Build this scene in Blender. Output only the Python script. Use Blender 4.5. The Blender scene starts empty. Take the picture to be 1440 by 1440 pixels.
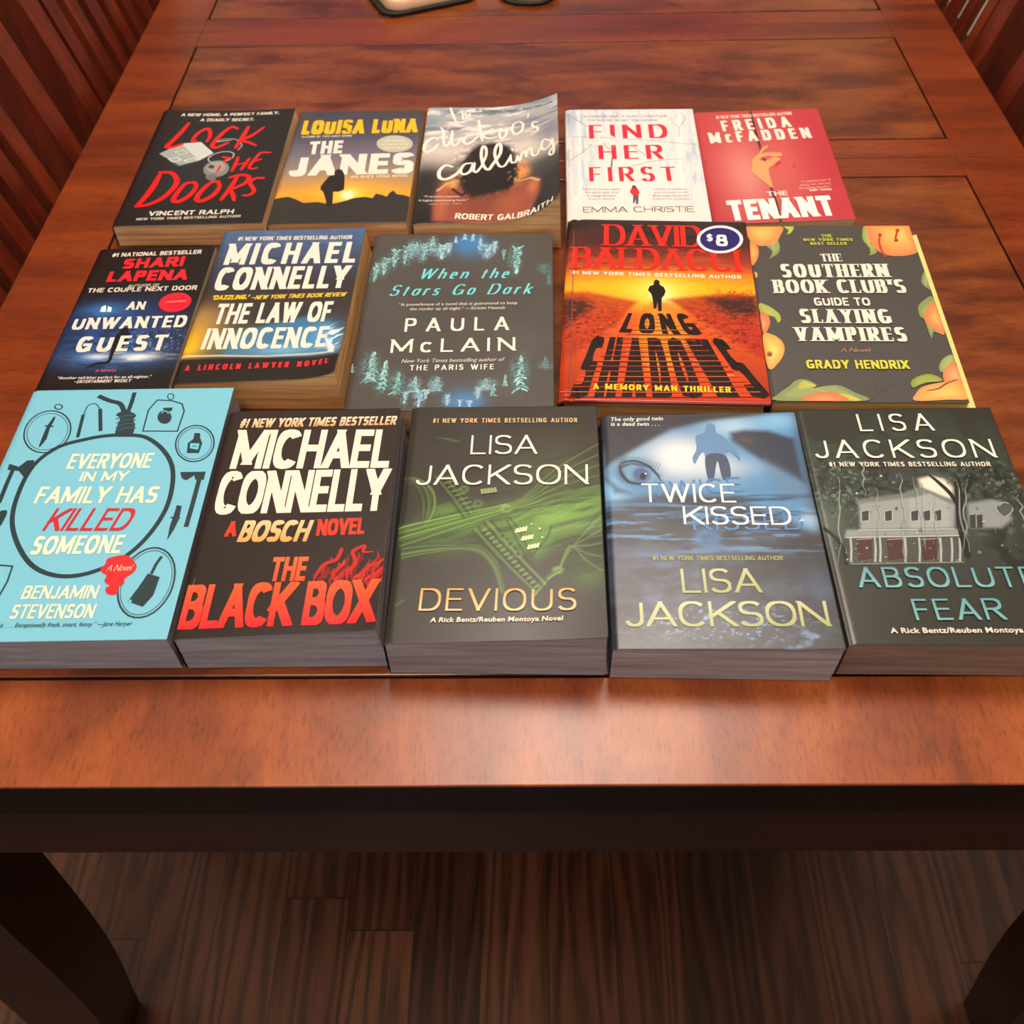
import bpy, bmesh, math, random
import numpy as np
from mathutils import Vector, Matrix
from mathutils.geometry import tessellate_polygon

S = bpy.context.scene
COL = S.collection
TZ = 0.76                      # height of the table top above the floor
# ------------------------------------------------------------------ camera
CAM=dict(pitch=0.877826,yaw=-0.022033,roll=-0.024143,x=-0.02337,z=0.51943,f=1400)
def add_camera():
    p, yw, rl = CAM['pitch'], CAM['yaw'], CAM['roll']
    f = Vector((math.sin(yw)*math.cos(p), math.cos(yw)*math.cos(p), -math.sin(p)))
    r = Vector((math.cos(yw), -math.sin(yw), 0)); u = r.cross(f)
    c, s = math.cos(rl), math.sin(rl)
    r2 = c*r+s*u; u2 = -s*r+c*u
    cd = bpy.data.cameras.new('camera'); co = bpy.data.objects.new('camera', cd); COL.objects.link(co)
    M = Matrix((r2, u2, -f)).transposed().to_4x4(); M.translation = Vector((CAM['x'], 0, CAM['z']+TZ))
    co.matrix_world = M
    cd.sensor_width = 36; cd.lens = CAM['f']*36/1440; cd.clip_start = .02
    cd.dof.use_dof = True; cd.dof.focus_distance = .68; cd.dof.aperture_fstop = 11.0
    S.camera = co
add_camera()
S.view_settings.view_transform = 'Standard'; S.view_settings.look = 'None'
S.view_settings.gamma = 1.0; S.view_settings.exposure = 0.1; S.view_settings.use_curve_mapping = False
# ------------------------------------------------------------------ world and lights
W = bpy.data.worlds.new('evening'); S.world = W; W.use_nodes = True
W.node_tree.nodes['Background'].inputs[0].default_value = (.25, .3, .45, 1)
W.node_tree.nodes['Background'].inputs[1].default_value = .3
def light(name, kind, loc, power, color, size=.3, rot=None, size_y=None):
    d = bpy.data.lights.new(name, kind); d.energy = power; d.color = color
    if kind == 'POINT': d.shadow_soft_size = size
    else:
        d.size = size
        if size_y: d.shape = 'RECTANGLE'; d.size_y = size_y
    o = bpy.data.objects.new(name, d); COL.objects.link(o); o.location = loc
    if rot: o.rotation_euler = rot
    return o
light('ceiling_lamp', 'POINT', (.09, 1.04, TZ+1.50), 61, (1, .88, .77), .36)
light('warm_fill', 'POINT', (-.35, -.12, TZ+1.5), 24, (1, .82, .62), .15)  # unseen warm fill, added to brighten page edges in the rear rows
light('daylight', 'AREA', (-.5, -1.55, TZ+.75), 13, (.66, .80, 1), 1.8, (math.radians(82), 0, 0), 1.1)

# ------------------------------------------------------------------ helpers
def lin(h):
    if not isinstance(h, str): return tuple(h)
    v = [int(h[i:i+2], 16)/255 for i in (1, 3, 5)]
    return tuple(x/12.92 if x <= .04045 else ((x+.055)/1.055)**2.4 for x in v)
def tag(o, label=None, cat=None, group=None, kind=None):
    if label: o['label'] = label
    if cat: o['category'] = cat
    if group: o['group'] = group
    if kind: o['kind'] = kind
    return o
def empty(name, loc, rz=0):
    o = bpy.data.objects.new(name, None); COL.objects.link(o); o.location = loc; o.rotation_euler = (0, 0, rz)
    o.empty_display_size = .05
    return o
def mesh_obj(name, verts, faces, mat, parent=None, smooth=False):
    me = bpy.data.meshes.new(name); me.from_pydata([tuple(v) for v in verts], [], faces); me.update()
    if mat: me.materials.append(mat)
    if smooth: me.polygons.foreach_set('use_smooth', [True]*len(me.polygons))
    o = bpy.data.objects.new(name, me); COL.objects.link(o)
    if parent: o.parent = parent
    return o
def bm_obj(name, bm, mat, parent=None, smooth=False):
    me = bpy.data.meshes.new(name); bm.normal_update(); bm.to_mesh(me); bm.free()
    if mat: me.materials.append(mat)
    if smooth: me.polygons.foreach_set('use_smooth', [True]*len(me.polygons))
    o = bpy.data.objects.new(name, me); COL.objects.link(o)
    if parent: o.parent = parent
    return o
def box(bm, x0, x1, y0, y1, z0, z1, bev=0):
    g = bmesh.ops.create_cube(bm, size=1)['verts']
    for v in g:
        v.co = Vector(((x0+x1)/2+v.co.x*(x1-x0), (y0+y1)/2+v.co.y*(y1-y0), (z0+z1)/2+v.co.z*(z1-z0)))
    if bev:
        es = list({e for v in g for e in v.link_edges})
        bmesh.ops.bevel(bm, geom=es, offset=bev, segments=2, affect='EDGES', profile=.5)
def loft(rings, caps=True):
    n = len(rings[0]); vs = [p for r in rings for p in r]; fs = []
    for k in range(len(rings)-1):
        for i in range(n):
            j = (i+1) % n
            fs.append((k*n+i, k*n+j, (k+1)*n+j, (k+1)*n+i))
    if caps:
        fs.append(tuple(range(n))[::-1]); fs.append(tuple((len(rings)-1)*n+i for i in range(n)))
    return vs, fs
# ------------------------------------------------------------------ materials
class NT:
    def __init__(s, name):
        s.m = bpy.data.materials.new(name); s.m.use_nodes = True; s.t = s.m.node_tree; s.b = s.t.nodes['Principled BSDF']
    def n(s, typ, **kw):
        nd = s.t.nodes.new(typ)
        for k, v in kw.items(): setattr(nd, k, v)
        return nd
    def l(s, a, b): s.t.links.new(a, b)
    def coords(s, scale, rot=(0, 0, 0), loc=(0, 0, 0)):
        tc = s.n('ShaderNodeTexCoord'); mp = s.n('ShaderNodeMapping'); s.l(tc.outputs['Object'], mp.inputs[0])
        mp.inputs['Scale'].default_value = scale; mp.inputs['Rotation'].default_value = rot; mp.inputs['Location'].default_value = loc
        return mp.outputs[0]
    def noise(s, vec, scale=1, detail=4, rough=.55, dist=0):
        nd = s.n('ShaderNodeTexNoise'); nd.inputs['Scale'].default_value = scale; nd.inputs['Detail'].default_value = detail
        nd.inputs['Roughness'].default_value = rough; nd.inputs['Distortion'].default_value = dist
        if vec is not None: s.l(vec, nd.inputs['Vector'])
        return nd.outputs['Fac']
    def ramp(s, fac, stops):
        r = s.n('ShaderNodeValToRGB'); e = r.color_ramp.elements
        while len(e) < len(stops): e.new(.5)
        for i, (p, c) in enumerate(stops): e[i].position = p; c = lin(c); e[i].color = (*c[:3], 1)
        s.l(fac, r.inputs[0]); return r.outputs[0]
    def mix(s, fac, a, b, mode='MIX'):
        m = s.n('ShaderNodeMix', data_type='RGBA', blend_type=mode)
        for k, v in ((0, fac), (6, a), (7, b)):
            if isinstance(v, (int, float)): m.inputs[k].default_value = v
            elif isinstance(v, (tuple, str)): m.inputs[k].default_value = (*lin(v)[:3], 1)
            else: s.l(v, m.inputs[k])
        return m.outputs[2]
    def math(s, op, a, b=None):
        m = s.n('ShaderNodeMath', operation=op)
        for i, v in enumerate((a, b)):
            if v is None: continue
            if isinstance(v, (int, float)): m.inputs[i].default_value = v
            else: s.l(v, m.inputs[i])
        return m.outputs[0]
    def bump(s, h, dist, strength=.5):
        b = s.n('ShaderNodeBump'); b.inputs['Distance'].default_value = dist; b.inputs['Strength'].default_value = strength
        s.l(h, b.inputs['Height']); s.l(b.outputs[0], s.b.inputs['Normal'])
    def set(s, **kw):
        for k, v in kw.items():
            i = s.b.inputs[k.replace('_', ' ')]
            if hasattr(v, 'is_output') or isinstance(v, bpy.types.NodeSocket): s.l(v, i)
            elif isinstance(v, str): i.default_value = (*lin(v), 1)
            else: i.default_value = v
        return s.m
def wood(name, c, grain, pore, rough=.3, coat=.0, patch=7, rot=(0, 0, 0), spec=.5, contrast=1.0):
    t = NT(name)
    a = t.noise(t.coords(grain, rot), 1, 5, .6, .4)
    base = t.ramp(a, [(.5-.2/contrast, c[0]), (.5, c[1]), (.5+.22/contrast, c[2])])
    p = t.noise(t.coords((patch, patch*.7, patch)), 1, 3)
    base = t.mix(t.math('MULTIPLY', p, .55), base, c[0])
    f = t.noise(t.coords(pore, rot), 1, 3, .7)
    pr = t.ramp(f, [(.3, '#7a6a62'), (.5, '#ffffff')])
    base = t.mix(.5, base, pr, 'MULTIPLY')
    rr = t.math('ADD', t.math('MULTIPLY', p, .10), rough-.05)
    return t.set(Base_Color=base, Roughness=rr, Coat_Weight=coat, Coat_Roughness=.12, Specular_IOR_Level=spec)
M = {}
M['border'] = wood('cherry_border', ('#5a2412', '#823818', '#98461c'), (3, 26, 20), (60, 420, 200), .28)
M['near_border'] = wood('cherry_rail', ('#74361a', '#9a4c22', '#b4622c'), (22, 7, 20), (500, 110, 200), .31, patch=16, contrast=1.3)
M['panel'] = wood('mahogany_panel', ('#582814', '#7c3c1a', '#934e22'), (10, 34, 20), (90, 520, 200), .28, patch=9, rot=(0, 0, .5), contrast=1.7)
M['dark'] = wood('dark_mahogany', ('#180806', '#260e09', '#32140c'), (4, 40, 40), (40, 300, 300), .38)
M['edge'] = wood('near_black_edge', ('#060303', '#0b0605', '#100806'), (4, 40, 40), (40, 300, 300), .4, spec=.3)  # nearly black tone, darker than the apron
M['groove'] = NT('groove').set(Base_Color='#1c0a05', Roughness=.7)
M['chair'] = wood('chair_cherry', ('#481810', '#742a16', '#8c3a1c'), (30, 30, 3), (300, 300, 30), .32)
M['seat'] = NT('seat_leather').set(Base_Color='#17100d', Roughness=.5)
def floor_mat():
    t = NT('oak_strip_floor')
    tc = t.n('ShaderNodeTexCoord'); sp = t.n('ShaderNodeSeparateXYZ'); t.l(tc.outputs['Object'], sp.inputs[0])
    px = t.math('DIVIDE', sp.outputs[0], .083); idx = t.math('FLOOR', px); fx = t.math('SUBTRACT', px, idx)
    wn = t.n('ShaderNodeTexWhiteNoise', noise_dimensions='1D'); t.l(idx, wn.inputs['W'])
    py = t.math('DIVIDE', t.math('ADD', sp.outputs[1], t.math('MULTIPLY', wn.outputs['Value'], 7.0)), .62)
    iy = t.math('FLOOR', py); fy = t.math('SUBTRACT', py, iy)
    w2 = t.n('ShaderNodeTexWhiteNoise', noise_dimensions='2D'); cb = t.n('ShaderNodeCombineXYZ'); t.l(idx, cb.inputs[0]); t.l(iy, cb.inputs[1]); t.l(cb.outputs[0], w2.inputs['Vector'])
    # grain coordinates shifted per board
    cv = t.n('ShaderNodeCombineXYZ')
    t.l(t.math('MULTIPLY', sp.outputs[0], 1), cv.inputs[0]); t.l(t.math('MULTIPLY', sp.outputs[1], .09), cv.inputs[1]); t.l(t.math('MULTIPLY', w2.outputs['Value'], 37), cv.inputs[2])
    warp = t.noise(cv.outputs[0], 16, 2, .5)
    band = t.math('SINE', t.math('ADD', t.math('MULTIPLY', sp.outputs[0], 210), t.math('MULTIPLY', warp, 44)))
    cf = t.n('ShaderNodeCombineXYZ'); t.l(t.math('MULTIPLY', sp.outputs[0], 900), cf.inputs[0]); t.l(t.math('MULTIPLY', sp.outputs[1], 14), cf.inputs[1]); t.l(idx, cf.inputs[2])
    fine = t.noise(cf.outputs[0], 1, 3, .6)
    g = t.math('ADD', t.math('MULTIPLY', band, .15), t.math('MULTIPLY', fine, 1.0))
    c = t.ramp(g, [(.2, '#24120a'), (.42, '#4e2c1a'), (.6, '#663c26'), (.85, '#744830')])
    tone = t.ramp(w2.outputs['Value'], [(0, '#8f8f8f'), (.5, '#d0c4bc'), (1, '#ffffff')])
    c = t.mix(1, c, tone, 'MULTIPLY')
    ex = t.math('LESS_THAN', t.math('MULTIPLY', t.math('MINIMUM', fx, t.math('SUBTRACT', 1, fx)), .083), .0006)
    ey = t.math('LESS_THAN', t.math('MULTIPLY', t.math('MINIMUM', fy, t.math('SUBTRACT', 1, fy)), .62), .0008)
    c = t.mix(t.math('MAXIMUM', ex, ey), c, '#0c0705')
    return t.set(Base_Color=c, Roughness=.38)
M['floor'] = floor_mat()
def plain(name, c, rough=.8, spec=.3):
    t = NT(name); n = t.noise(t.coords((40, 40, 40)), 1, 3)
    return t.set(Base_Color=t.mix(t.math('MULTIPLY', n, .12), c, '#8a8278'), Roughness=rough, Specular_IOR_Level=spec)
M['wall'] = plain('wall_paint', '#d9d2c6'); M['ceiling'] = plain('ceiling_paint', '#e6e0d6'); M['trim'] = plain('white_trim', '#e8e4dc', .5)
def cover_mat(name, rough, coat=0.0, spec=.5):
    t = NT(name); a = t.n('ShaderNodeAttribute', attribute_name='Col')
    v = t.noise(t.coords((45, 45, 45)), 1, 4)
    t.bump(v, .0006, .10)
    rr = t.math('ADD', t.math('MULTIPLY', t.noise(t.coords((25, 25, 25)), 1, 2), .12), rough-.06)
    return t.set(Base_Color=a.outputs['Color'], Roughness=rr, Coat_Weight=coat, Coat_Roughness=.08, Specular_IOR_Level=spec)
M['matte'] = cover_mat('matte_cover', .42); M['gloss'] = cover_mat('laminated_cover', .30); M['jacket'] = cover_mat('glossy_jacket', .2, .5)
PAPERS = {}
def lit_paper(c):
    if c in PAPERS: return PAPERS[c]
    t = NT('page_edges'); a = t.noise(t.coords((6, 6, 2600)), 1, 4, .7); b = t.noise(t.coords((14, 14, 260)), 1, 2)
    col = t.mix(1, c, t.ramp(a, [(.3, '#d0ccc8'), (.62, '#ffffff')]), 'MULTIPLY')
    col = t.mix(1, col, t.ramp(b, [(.3, '#d8d4d0'), (.6, '#ffffff')]), 'MULTIPLY')
    t.bump(a, .0004, .35)
    PAPERS[c] = t.set(Base_Color=col, Roughness=.85, Specular_IOR_Level=.2); return PAPERS[c]

# ------------------------------------------------------------------ room
def slab(name, x0, x1, y0, y1, z0, z1, mat):
    bm = bmesh.new(); box(bm, x0, x1, y0, y1, z0, z1)
    return tag(bm_obj(name, bm, mat), kind='structure')
XL, XR, YN, YF, H = -1.8, 1.8, -1.7, 3.3, 2.55
slab('floor', XL-.1, XR+.1, YN-.1, YF+.1, -.05, 0, M['floor'])
slab('ceiling', XL-.1, XR+.1, YN-.1, YF+.1, H, H+.05, M['ceiling'])
slab('wall_left', XL-.1, XL, YN-.1, YF+.1, 0, H, M['wall'])
slab('wall_right', XR, XR+.1, YN-.1, YF+.1, 0, H, M['wall'])
slab('wall_near', XL, XR, YN-.1, YN, 0, H, M['wall'])
WX0, WX1, WZ0, WZ1 = -1.0, .75, TZ+.35, TZ+1.35
bm = bmesh.new()
box(bm, XL, WX0, YF, YF+.1, 0, H); box(bm, WX1, XR, YF, YF+.1, 0, H); box(bm, WX0, WX1, YF, YF+.1, 0, WZ0); box(bm, WX0, WX1, YF, YF+.1, WZ1, H)
tag(bm_obj('wall_far', bm, M['wall']), kind='structure')
bm = bmesh.new()
for x in (WX0, (WX0+WX1)/2, WX1): box(bm, x-.03, x+.03, YF-.02, YF+.04, WZ0-.03, WZ1+.03)
for z in (WZ0, WZ1): box(bm, WX0-.03, WX1+.03, YF-.02, YF+.04, z-.03, z+.03)
win = tag(bm_obj('window_1', bm, M['trim']), kind='structure')
t = NT('dusk_pane'); t.set(Base_Color='#101420', Roughness=.1, Emission_Color='#7d86d8', Emission_Strength=.32)
bm = bmesh.new(); box(bm, WX0, WX1, YF+.05, YF+.06, WZ0, WZ1); bm_obj('window_pane', bm, t.m, win)
for nm, x0, x1 in (('baseboard_left', XL, XL+.015), ('baseboard_right', XR-.015, XR)):
    slab(nm, x0, x1, YN, YF, 0, .11, M['trim'])

# ------------------------------------------------------------------ dining table
XH = .457
table = empty('dining_table', (0, .235, 0))
tag(table, 'long cherry dining table with inlaid panels, carrying all the books', 'table')
TO = Vector((0, .235, 0))
def tpart(name, bm, mat, parent=table, off=TO):
    o = bm_obj(name, bm, mat, parent)
    for v in o.data.vertices: v.co -= off
    return o
PXI, G = .3885, .0011
ZS = TZ-.0026
for (nm, y0, y1, p0, p1) in (('tabletop', .235, .8664, .304, .834), ('extension_leaf', .8672, 1.1466, .9003, 1.1105), ('tabletop', 1.1474, 1.779, 1.1795, 1.71)):
    bm = bmesh.new(); box(bm, -XH, XH, y0, y1, TZ-.0377, ZS, .0006)
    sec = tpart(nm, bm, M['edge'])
    for bn, a, b, c, d in (('side_border', -XH, -PXI-G, y0, y1), ('side_border', PXI+G, XH, y0, y1), ('end_border', -PXI-G, PXI+G, y0, p0-G), ('end_border', -PXI-G, PXI+G, p1+G, y1), ('inlay_panel', -PXI+G, PXI-G, p0+G, p1-G)):
        bm = bmesh.new(); box(bm, a, b, c, d, ZS, TZ, .0007)
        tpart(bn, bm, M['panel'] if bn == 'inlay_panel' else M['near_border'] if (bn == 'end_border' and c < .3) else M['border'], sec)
for (x0, x1, y0, y1) in ((-.43, .43, .243, .265), (-.43, .43, 1.749, 1.771), (-.447, -.425, .265, 1.749), (.425, .447, .265, 1.749)):
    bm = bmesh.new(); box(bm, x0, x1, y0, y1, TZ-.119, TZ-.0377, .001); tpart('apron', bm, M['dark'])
LEGP = [(-.0377, -.37, -.448, 0, .072), (-.119, -.405, -.455, 0, .071), (-.19, -.424, -.47, 0, .07), (-.27, -.432, -.488, 0, .07), (-.34, -.436, -.502, 0, .07), (-.43, -.442, -.516, 0, .069), (-.53, -.451, -.528, 0, .068), (-.585, -.459, -.534, 0, .067), (-.66, -.471, -.542, 0, .065), (-.76, -.49, -.556, 0, .062)]
LEGS = []
zz = [p[0] for p in LEGP]
for k in range(25):
    z = zz[0]+(zz[-1]-zz[0])*k/24; r = [z]
    for c in range(1, 5):
        v = sum(w_*np.interp(-(z+d), [-q for q in zz], [p[c] for p in LEGP]) for d, w_ in ((-.05, .25), (0, .5), (.05, .25))); r.append(float(v))
    LEGS.append(r)
for sx in (-1, 1):
    for sy in (0, 1):
        rings = []
        for z, xi, xo, a, b in LEGS:
            y0, y1 = (.2445+a, .2445+b) if sy == 0 else (1.7695-b, 1.7695-a)
            q = [(-sx*xi, y0), (-sx*xo, y0), (-sx*xo, y1), (-sx*xi, y1)]
            rings.append([(x-TO.x, y-TO.y, TZ+z) for x, y in q])
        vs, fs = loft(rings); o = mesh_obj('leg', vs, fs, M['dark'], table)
        bm = bmesh.new(); bm.from_mesh(o.data); bmesh.ops.recalc_face_normals(bm, faces=bm.faces); bm.to_mesh(o.data); bm.free()

# ------------------------------------------------------------------ dining chairs
LEAN = .25
def bar(a, b, wx, wy, n=1):
    # square bar from a to b (mostly vertical), wx x wy
    rings = []
    for k in range(n+1):
        p = Vector(a).lerp(Vector(b), k/n)
        rings.append([(p.x-wx/2, p.y-wy/2, p.z), (p.x+wx/2, p.y-wy/2, p.z), (p.x+wx/2, p.y+wy/2, p.z), (p.x-wx/2, p.y+wy/2, p.z)])
    return loft(rings)
def chair(x, yc, rz, label, nslat=8, w=.43, thick=.016, wide=.024):
    # local frame: table towards +x, back plane passes x=0 at table height, leaning to -x above
    t = empty('dining_chair', (x, yc, 0), rz); tag(t, label, 'chair', 'dining chairs along the table')
    bx = lambda z: -LEAN*(z-TZ)
    zs, zt = .42, 1.02
    for sy in (-1, 1):
        y = sy*(w/2-.016)
        vs, fs = loft([[(bx(z)+dx-.018, y+dy, z) if False else (px+dx, y+dy, z) for dx, dy in ((-.02, -.016), (.02, -.016), (.02, .016), (-.02, .016))] for z, px in ((0, bx(zs)-.05), (.2, bx(zs)-.012), (zs, bx(zs)), (zt-.03, bx(zt-.03)))])
        mesh_obj('back_post', vs, fs, M['chair'], t)
        vs, fs = bar((bx(zs)+.34, sy*(w/2-.03), 0), (bx(zs)+.34, sy*(w/2-.03), zs), .036, .036); mesh_obj('front_leg', vs, fs, M['chair'], t)
    sp = (w-.064)/(nslat+1)
    for k in range(nslat):
        y = -w/2+.032+sp*(k+1)
        vs, fs = bar((bx(zs+.06), y, zs+.06), (bx(zt-.03), y, zt-.03), thick, wide); mesh_obj('slat', vs, fs, M['chair'], t)
    vs, fs = loft([[(bx(z)+dx, y, z) for dx in (-.014, .014)] + [(bx(z)+.014, -y, z), (bx(z)-.014, -y, z)] for z, y in ((zt-.03, w/2+.003), (zt+.04, w/2+.003))]); mesh_obj('top_rail', vs, fs, M['chair'], t)
    bm = bmesh.new(); box(bm, bx(zs+.05)-.014, bx(zs+.05)+.014, -w/2+.03, w/2-.03, zs+.03, zs+.07, .003); bm_obj('lower_rail', bm, M['chair'], t)
    bm = bmesh.new(); box(bm, bx(zs)-.01, bx(zs)+.36, -w/2+.005, w/2-.005, zs-.045, zs, .004); bm_obj('seat_frame', bm, M['chair'], t)
    bm = bmesh.new(); box(bm, bx(zs)+.02, bx(zs)+.35, -w/2+.03, w/2-.03, zs, zs+.035, .012); bm_obj('seat_cushion', bm, M['seat'], t)
chair(-.50, 1.20, 0, 'slatted cherry dining chair at the left side of the table, farther from the books')
chair(-.50, .722, 0, 'slatted cherry dining chair at the left side of the table, nearer, beside the books')
chair(.50, 1.29, math.pi, 'right side chair with slatted back, farther, pale gaps between its slats', thick=.009, wide=.02)
chair(.50, .798, math.pi, 'right side chair with slatted back, nearer, cut by the right frame edge', thick=.009, wide=.02)

# ------------------------------------------------------------------ pouch at the far end
def pad(name, outline, z0, z1, inset, mats, label, cat):
    n = len(outline); c = sum((Vector(p) for p in outline), Vector((0, 0)))/n
    t = empty(name, (c.x, c.y, TZ)); tag(t, label, cat)
    def rg(k, z): return [((p[0]-c.x)*k, (p[1]-c.y)*k, z) for p in outline]
    vs, fs = loft([rg(.97, .0005), rg(1, .004), rg(1, z0), rg(.97, z0+.001)]); mesh_obj('base', vs, fs, mats[0], t, False)
    k = 1-inset
    vs, fs = loft([rg(k-.02, z0), rg(k, z0+.003), rg(k, z1-.004), rg(k-.015, z1-.001), rg(k-.06, z1)]); mesh_obj('top_panel', vs, fs, mats[1], t, True).location = (.004, .002, 0)
def rounded(cx, cy, hw, hl, r, rot):
    o = []
    for sx, sy, a0 in ((1, 1, 0), (-1, 1, 90), (-1, -1, 180), (1, -1, 270)):
        for i in range(7):
            a = math.radians(a0+i*15); x = sx*(hw-r)+r*math.cos(a); y = sy*(hl-r)+r*math.sin(a)
            o.append((cx+x*math.cos(rot)-y*math.sin(rot), cy+x*math.sin(rot)+y*math.cos(rot)))
    return o
M['black'] = plain('black_fabric', '#0c0b0c', .6); M['cream'] = plain('cream_fabric', '#f2cda4', .7)
pad('pouch', rounded(-.161, 1.27, .06, .085, .02, .42), .005, .02, .03, (M['black'], M['cream']), 'cream topped black pouch at the far table end, larger of the two tips', 'pouch')
pad('pouch', rounded(-.012, 1.284, .035, .085, .03, -.1), .004, .014, .02, (M['black'], M['cream']), 'cream and black pouch right of the larger one, only its tip showing', 'pouch')

# ------------------------------------------------------------------ curtain glimpsed between the chair slats
def curtain(x, y0, y1, label):
    n = 60; f = []; b = []
    for i in range(n+1):
        y = y0+(y1-y0)*i/n; dx = .018*math.sin(i*.9)+.006*math.sin(i*2.3)
        f.append((x+dx, y)); b.append((x+dx+.003, y))
    o = f+b[::-1]; vs, fs = loft([[(p[0]-x, p[1]-y0, z) for p in o] for z in (0, 1.1, 2.3)])
    c = mesh_obj('curtain', vs, fs, M['trim']); c.location = (x, y0, .004); tag(c, label, 'curtain')
curtain(1.2, 2.6, 3.05, 'white curtain glimpsed through the slats of the right chair')
# ------------------------------------------------------------------ printed art: raster on the cover grid + printed shapes
def hashgrid(seed, n=64):
    return np.random.RandomState(seed).rand(n, n)
def vnoise(x, y, seed):
    g = hashgrid(seed); n = 64; xi = np.floor(x).astype(int); yi = np.floor(y).astype(int); fx = x-xi; fy = y-yi
    fx = fx*fx*(3-2*fx); fy = fy*fy*(3-2*fy); a = lambda i, j: g[(xi+i) % n, (yi+j) % n]
    return (a(0, 0)*(1-fx)+a(1, 0)*fx)*(1-fy)+(a(0, 1)*(1-fx)+a(1, 1)*fx)*fy
def fbm(x, y, seed):
    s = 0; t = 0; w = 1
    for k in range(4):
        s = s+w*vnoise(x*2**k+k*7.3, y*2**k+k*3.1, seed+k); t += w; w *= .55
    return s/t
def seg_dist(U, V, a, b):
    dx, dy = b[0]-a[0], b[1]-a[1]; L = dx*dx+dy*dy+1e-9
    t = np.clip(((U-a[0])*dx+(V-a[1])*dy)/L, 0, 1)
    return np.hypot(U-a[0]-t*dx, V-a[1]-t*dy)
def sstep(a, b, x):
    t = np.clip((x-a)/(b-a+1e-9), 0, 1); return t*t*(3-2*t)
def raster(ops, U, V):
    C = np.zeros(U.shape+(3,)); C[:] = lin('#808080')
    def over(col, al): C[:] = C*(1-al[..., None])+np.array(lin(col))*al[..., None]
    for op in ops:
        k = op[0]
        if k == 'fill': C[:] = lin(op[1])
        elif k == 'grad':
            st = sorted(op[1]); vs = [s[0] for s in st]; cs = np.array([lin(s[1]) for s in st])
            for c in range(3): C[..., c] = np.interp(V, vs, cs[:, c])
        elif k == 'blob':
            _, u, v, ru, rv, rot, col, al, p = op; ca, sa = math.cos(rot), math.sin(rot); x = U-u; y = V-v
            d = ((x*ca+y*sa)/max(ru, .1))**2+((-x*sa+y*ca)/max(rv, .1))**2
            over(col, al*np.exp(-(d*1.2)**p))
        elif k == 'noise':
            _, sd, sx, sy, rot, lo, hi, col, al, mk = op; ca, sa = math.cos(rot), math.sin(rot)
            n = fbm((U*ca+V*sa)/sx+50, (-U*sa+V*ca)/sy+50, sd); a = al*sstep(lo, hi, n)
            if mk: a = a*np.exp(-((((U-mk[0])/mk[2])**2+((V-mk[1])/mk[3])**2)*.9)**2)
            over(col, a)
        elif k == 'sp':
            _, pts, col, al, bl = op; ins = np.zeros(U.shape, bool); D = np.full(U.shape, 1e9)
            for i in range(len(pts)):
                a, b = pts[i], pts[(i+1) % len(pts)]; D = np.minimum(D, seg_dist(U, V, a, b))
                with np.errstate(divide='ignore', invalid='ignore'):
                    ins ^= ((a[1] > V) != (b[1] > V)) & (U < (b[0]-a[0])*(V-a[1])/(b[1]-a[1]+1e-12)+a[0])
            over(col, al*sstep(-bl, bl, np.where(ins, D, -D)))
        elif k == 'sl':
            _, pts, wd, col, al, bl = op; D = np.full(U.shape, 1e9)
            for a, b in zip(pts[:-1], pts[1:]): D = np.minimum(D, seg_dist(U, V, a, b))
            over(col, al*(1-sstep(wd/2-bl, wd/2+bl, D)))
    return C
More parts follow.
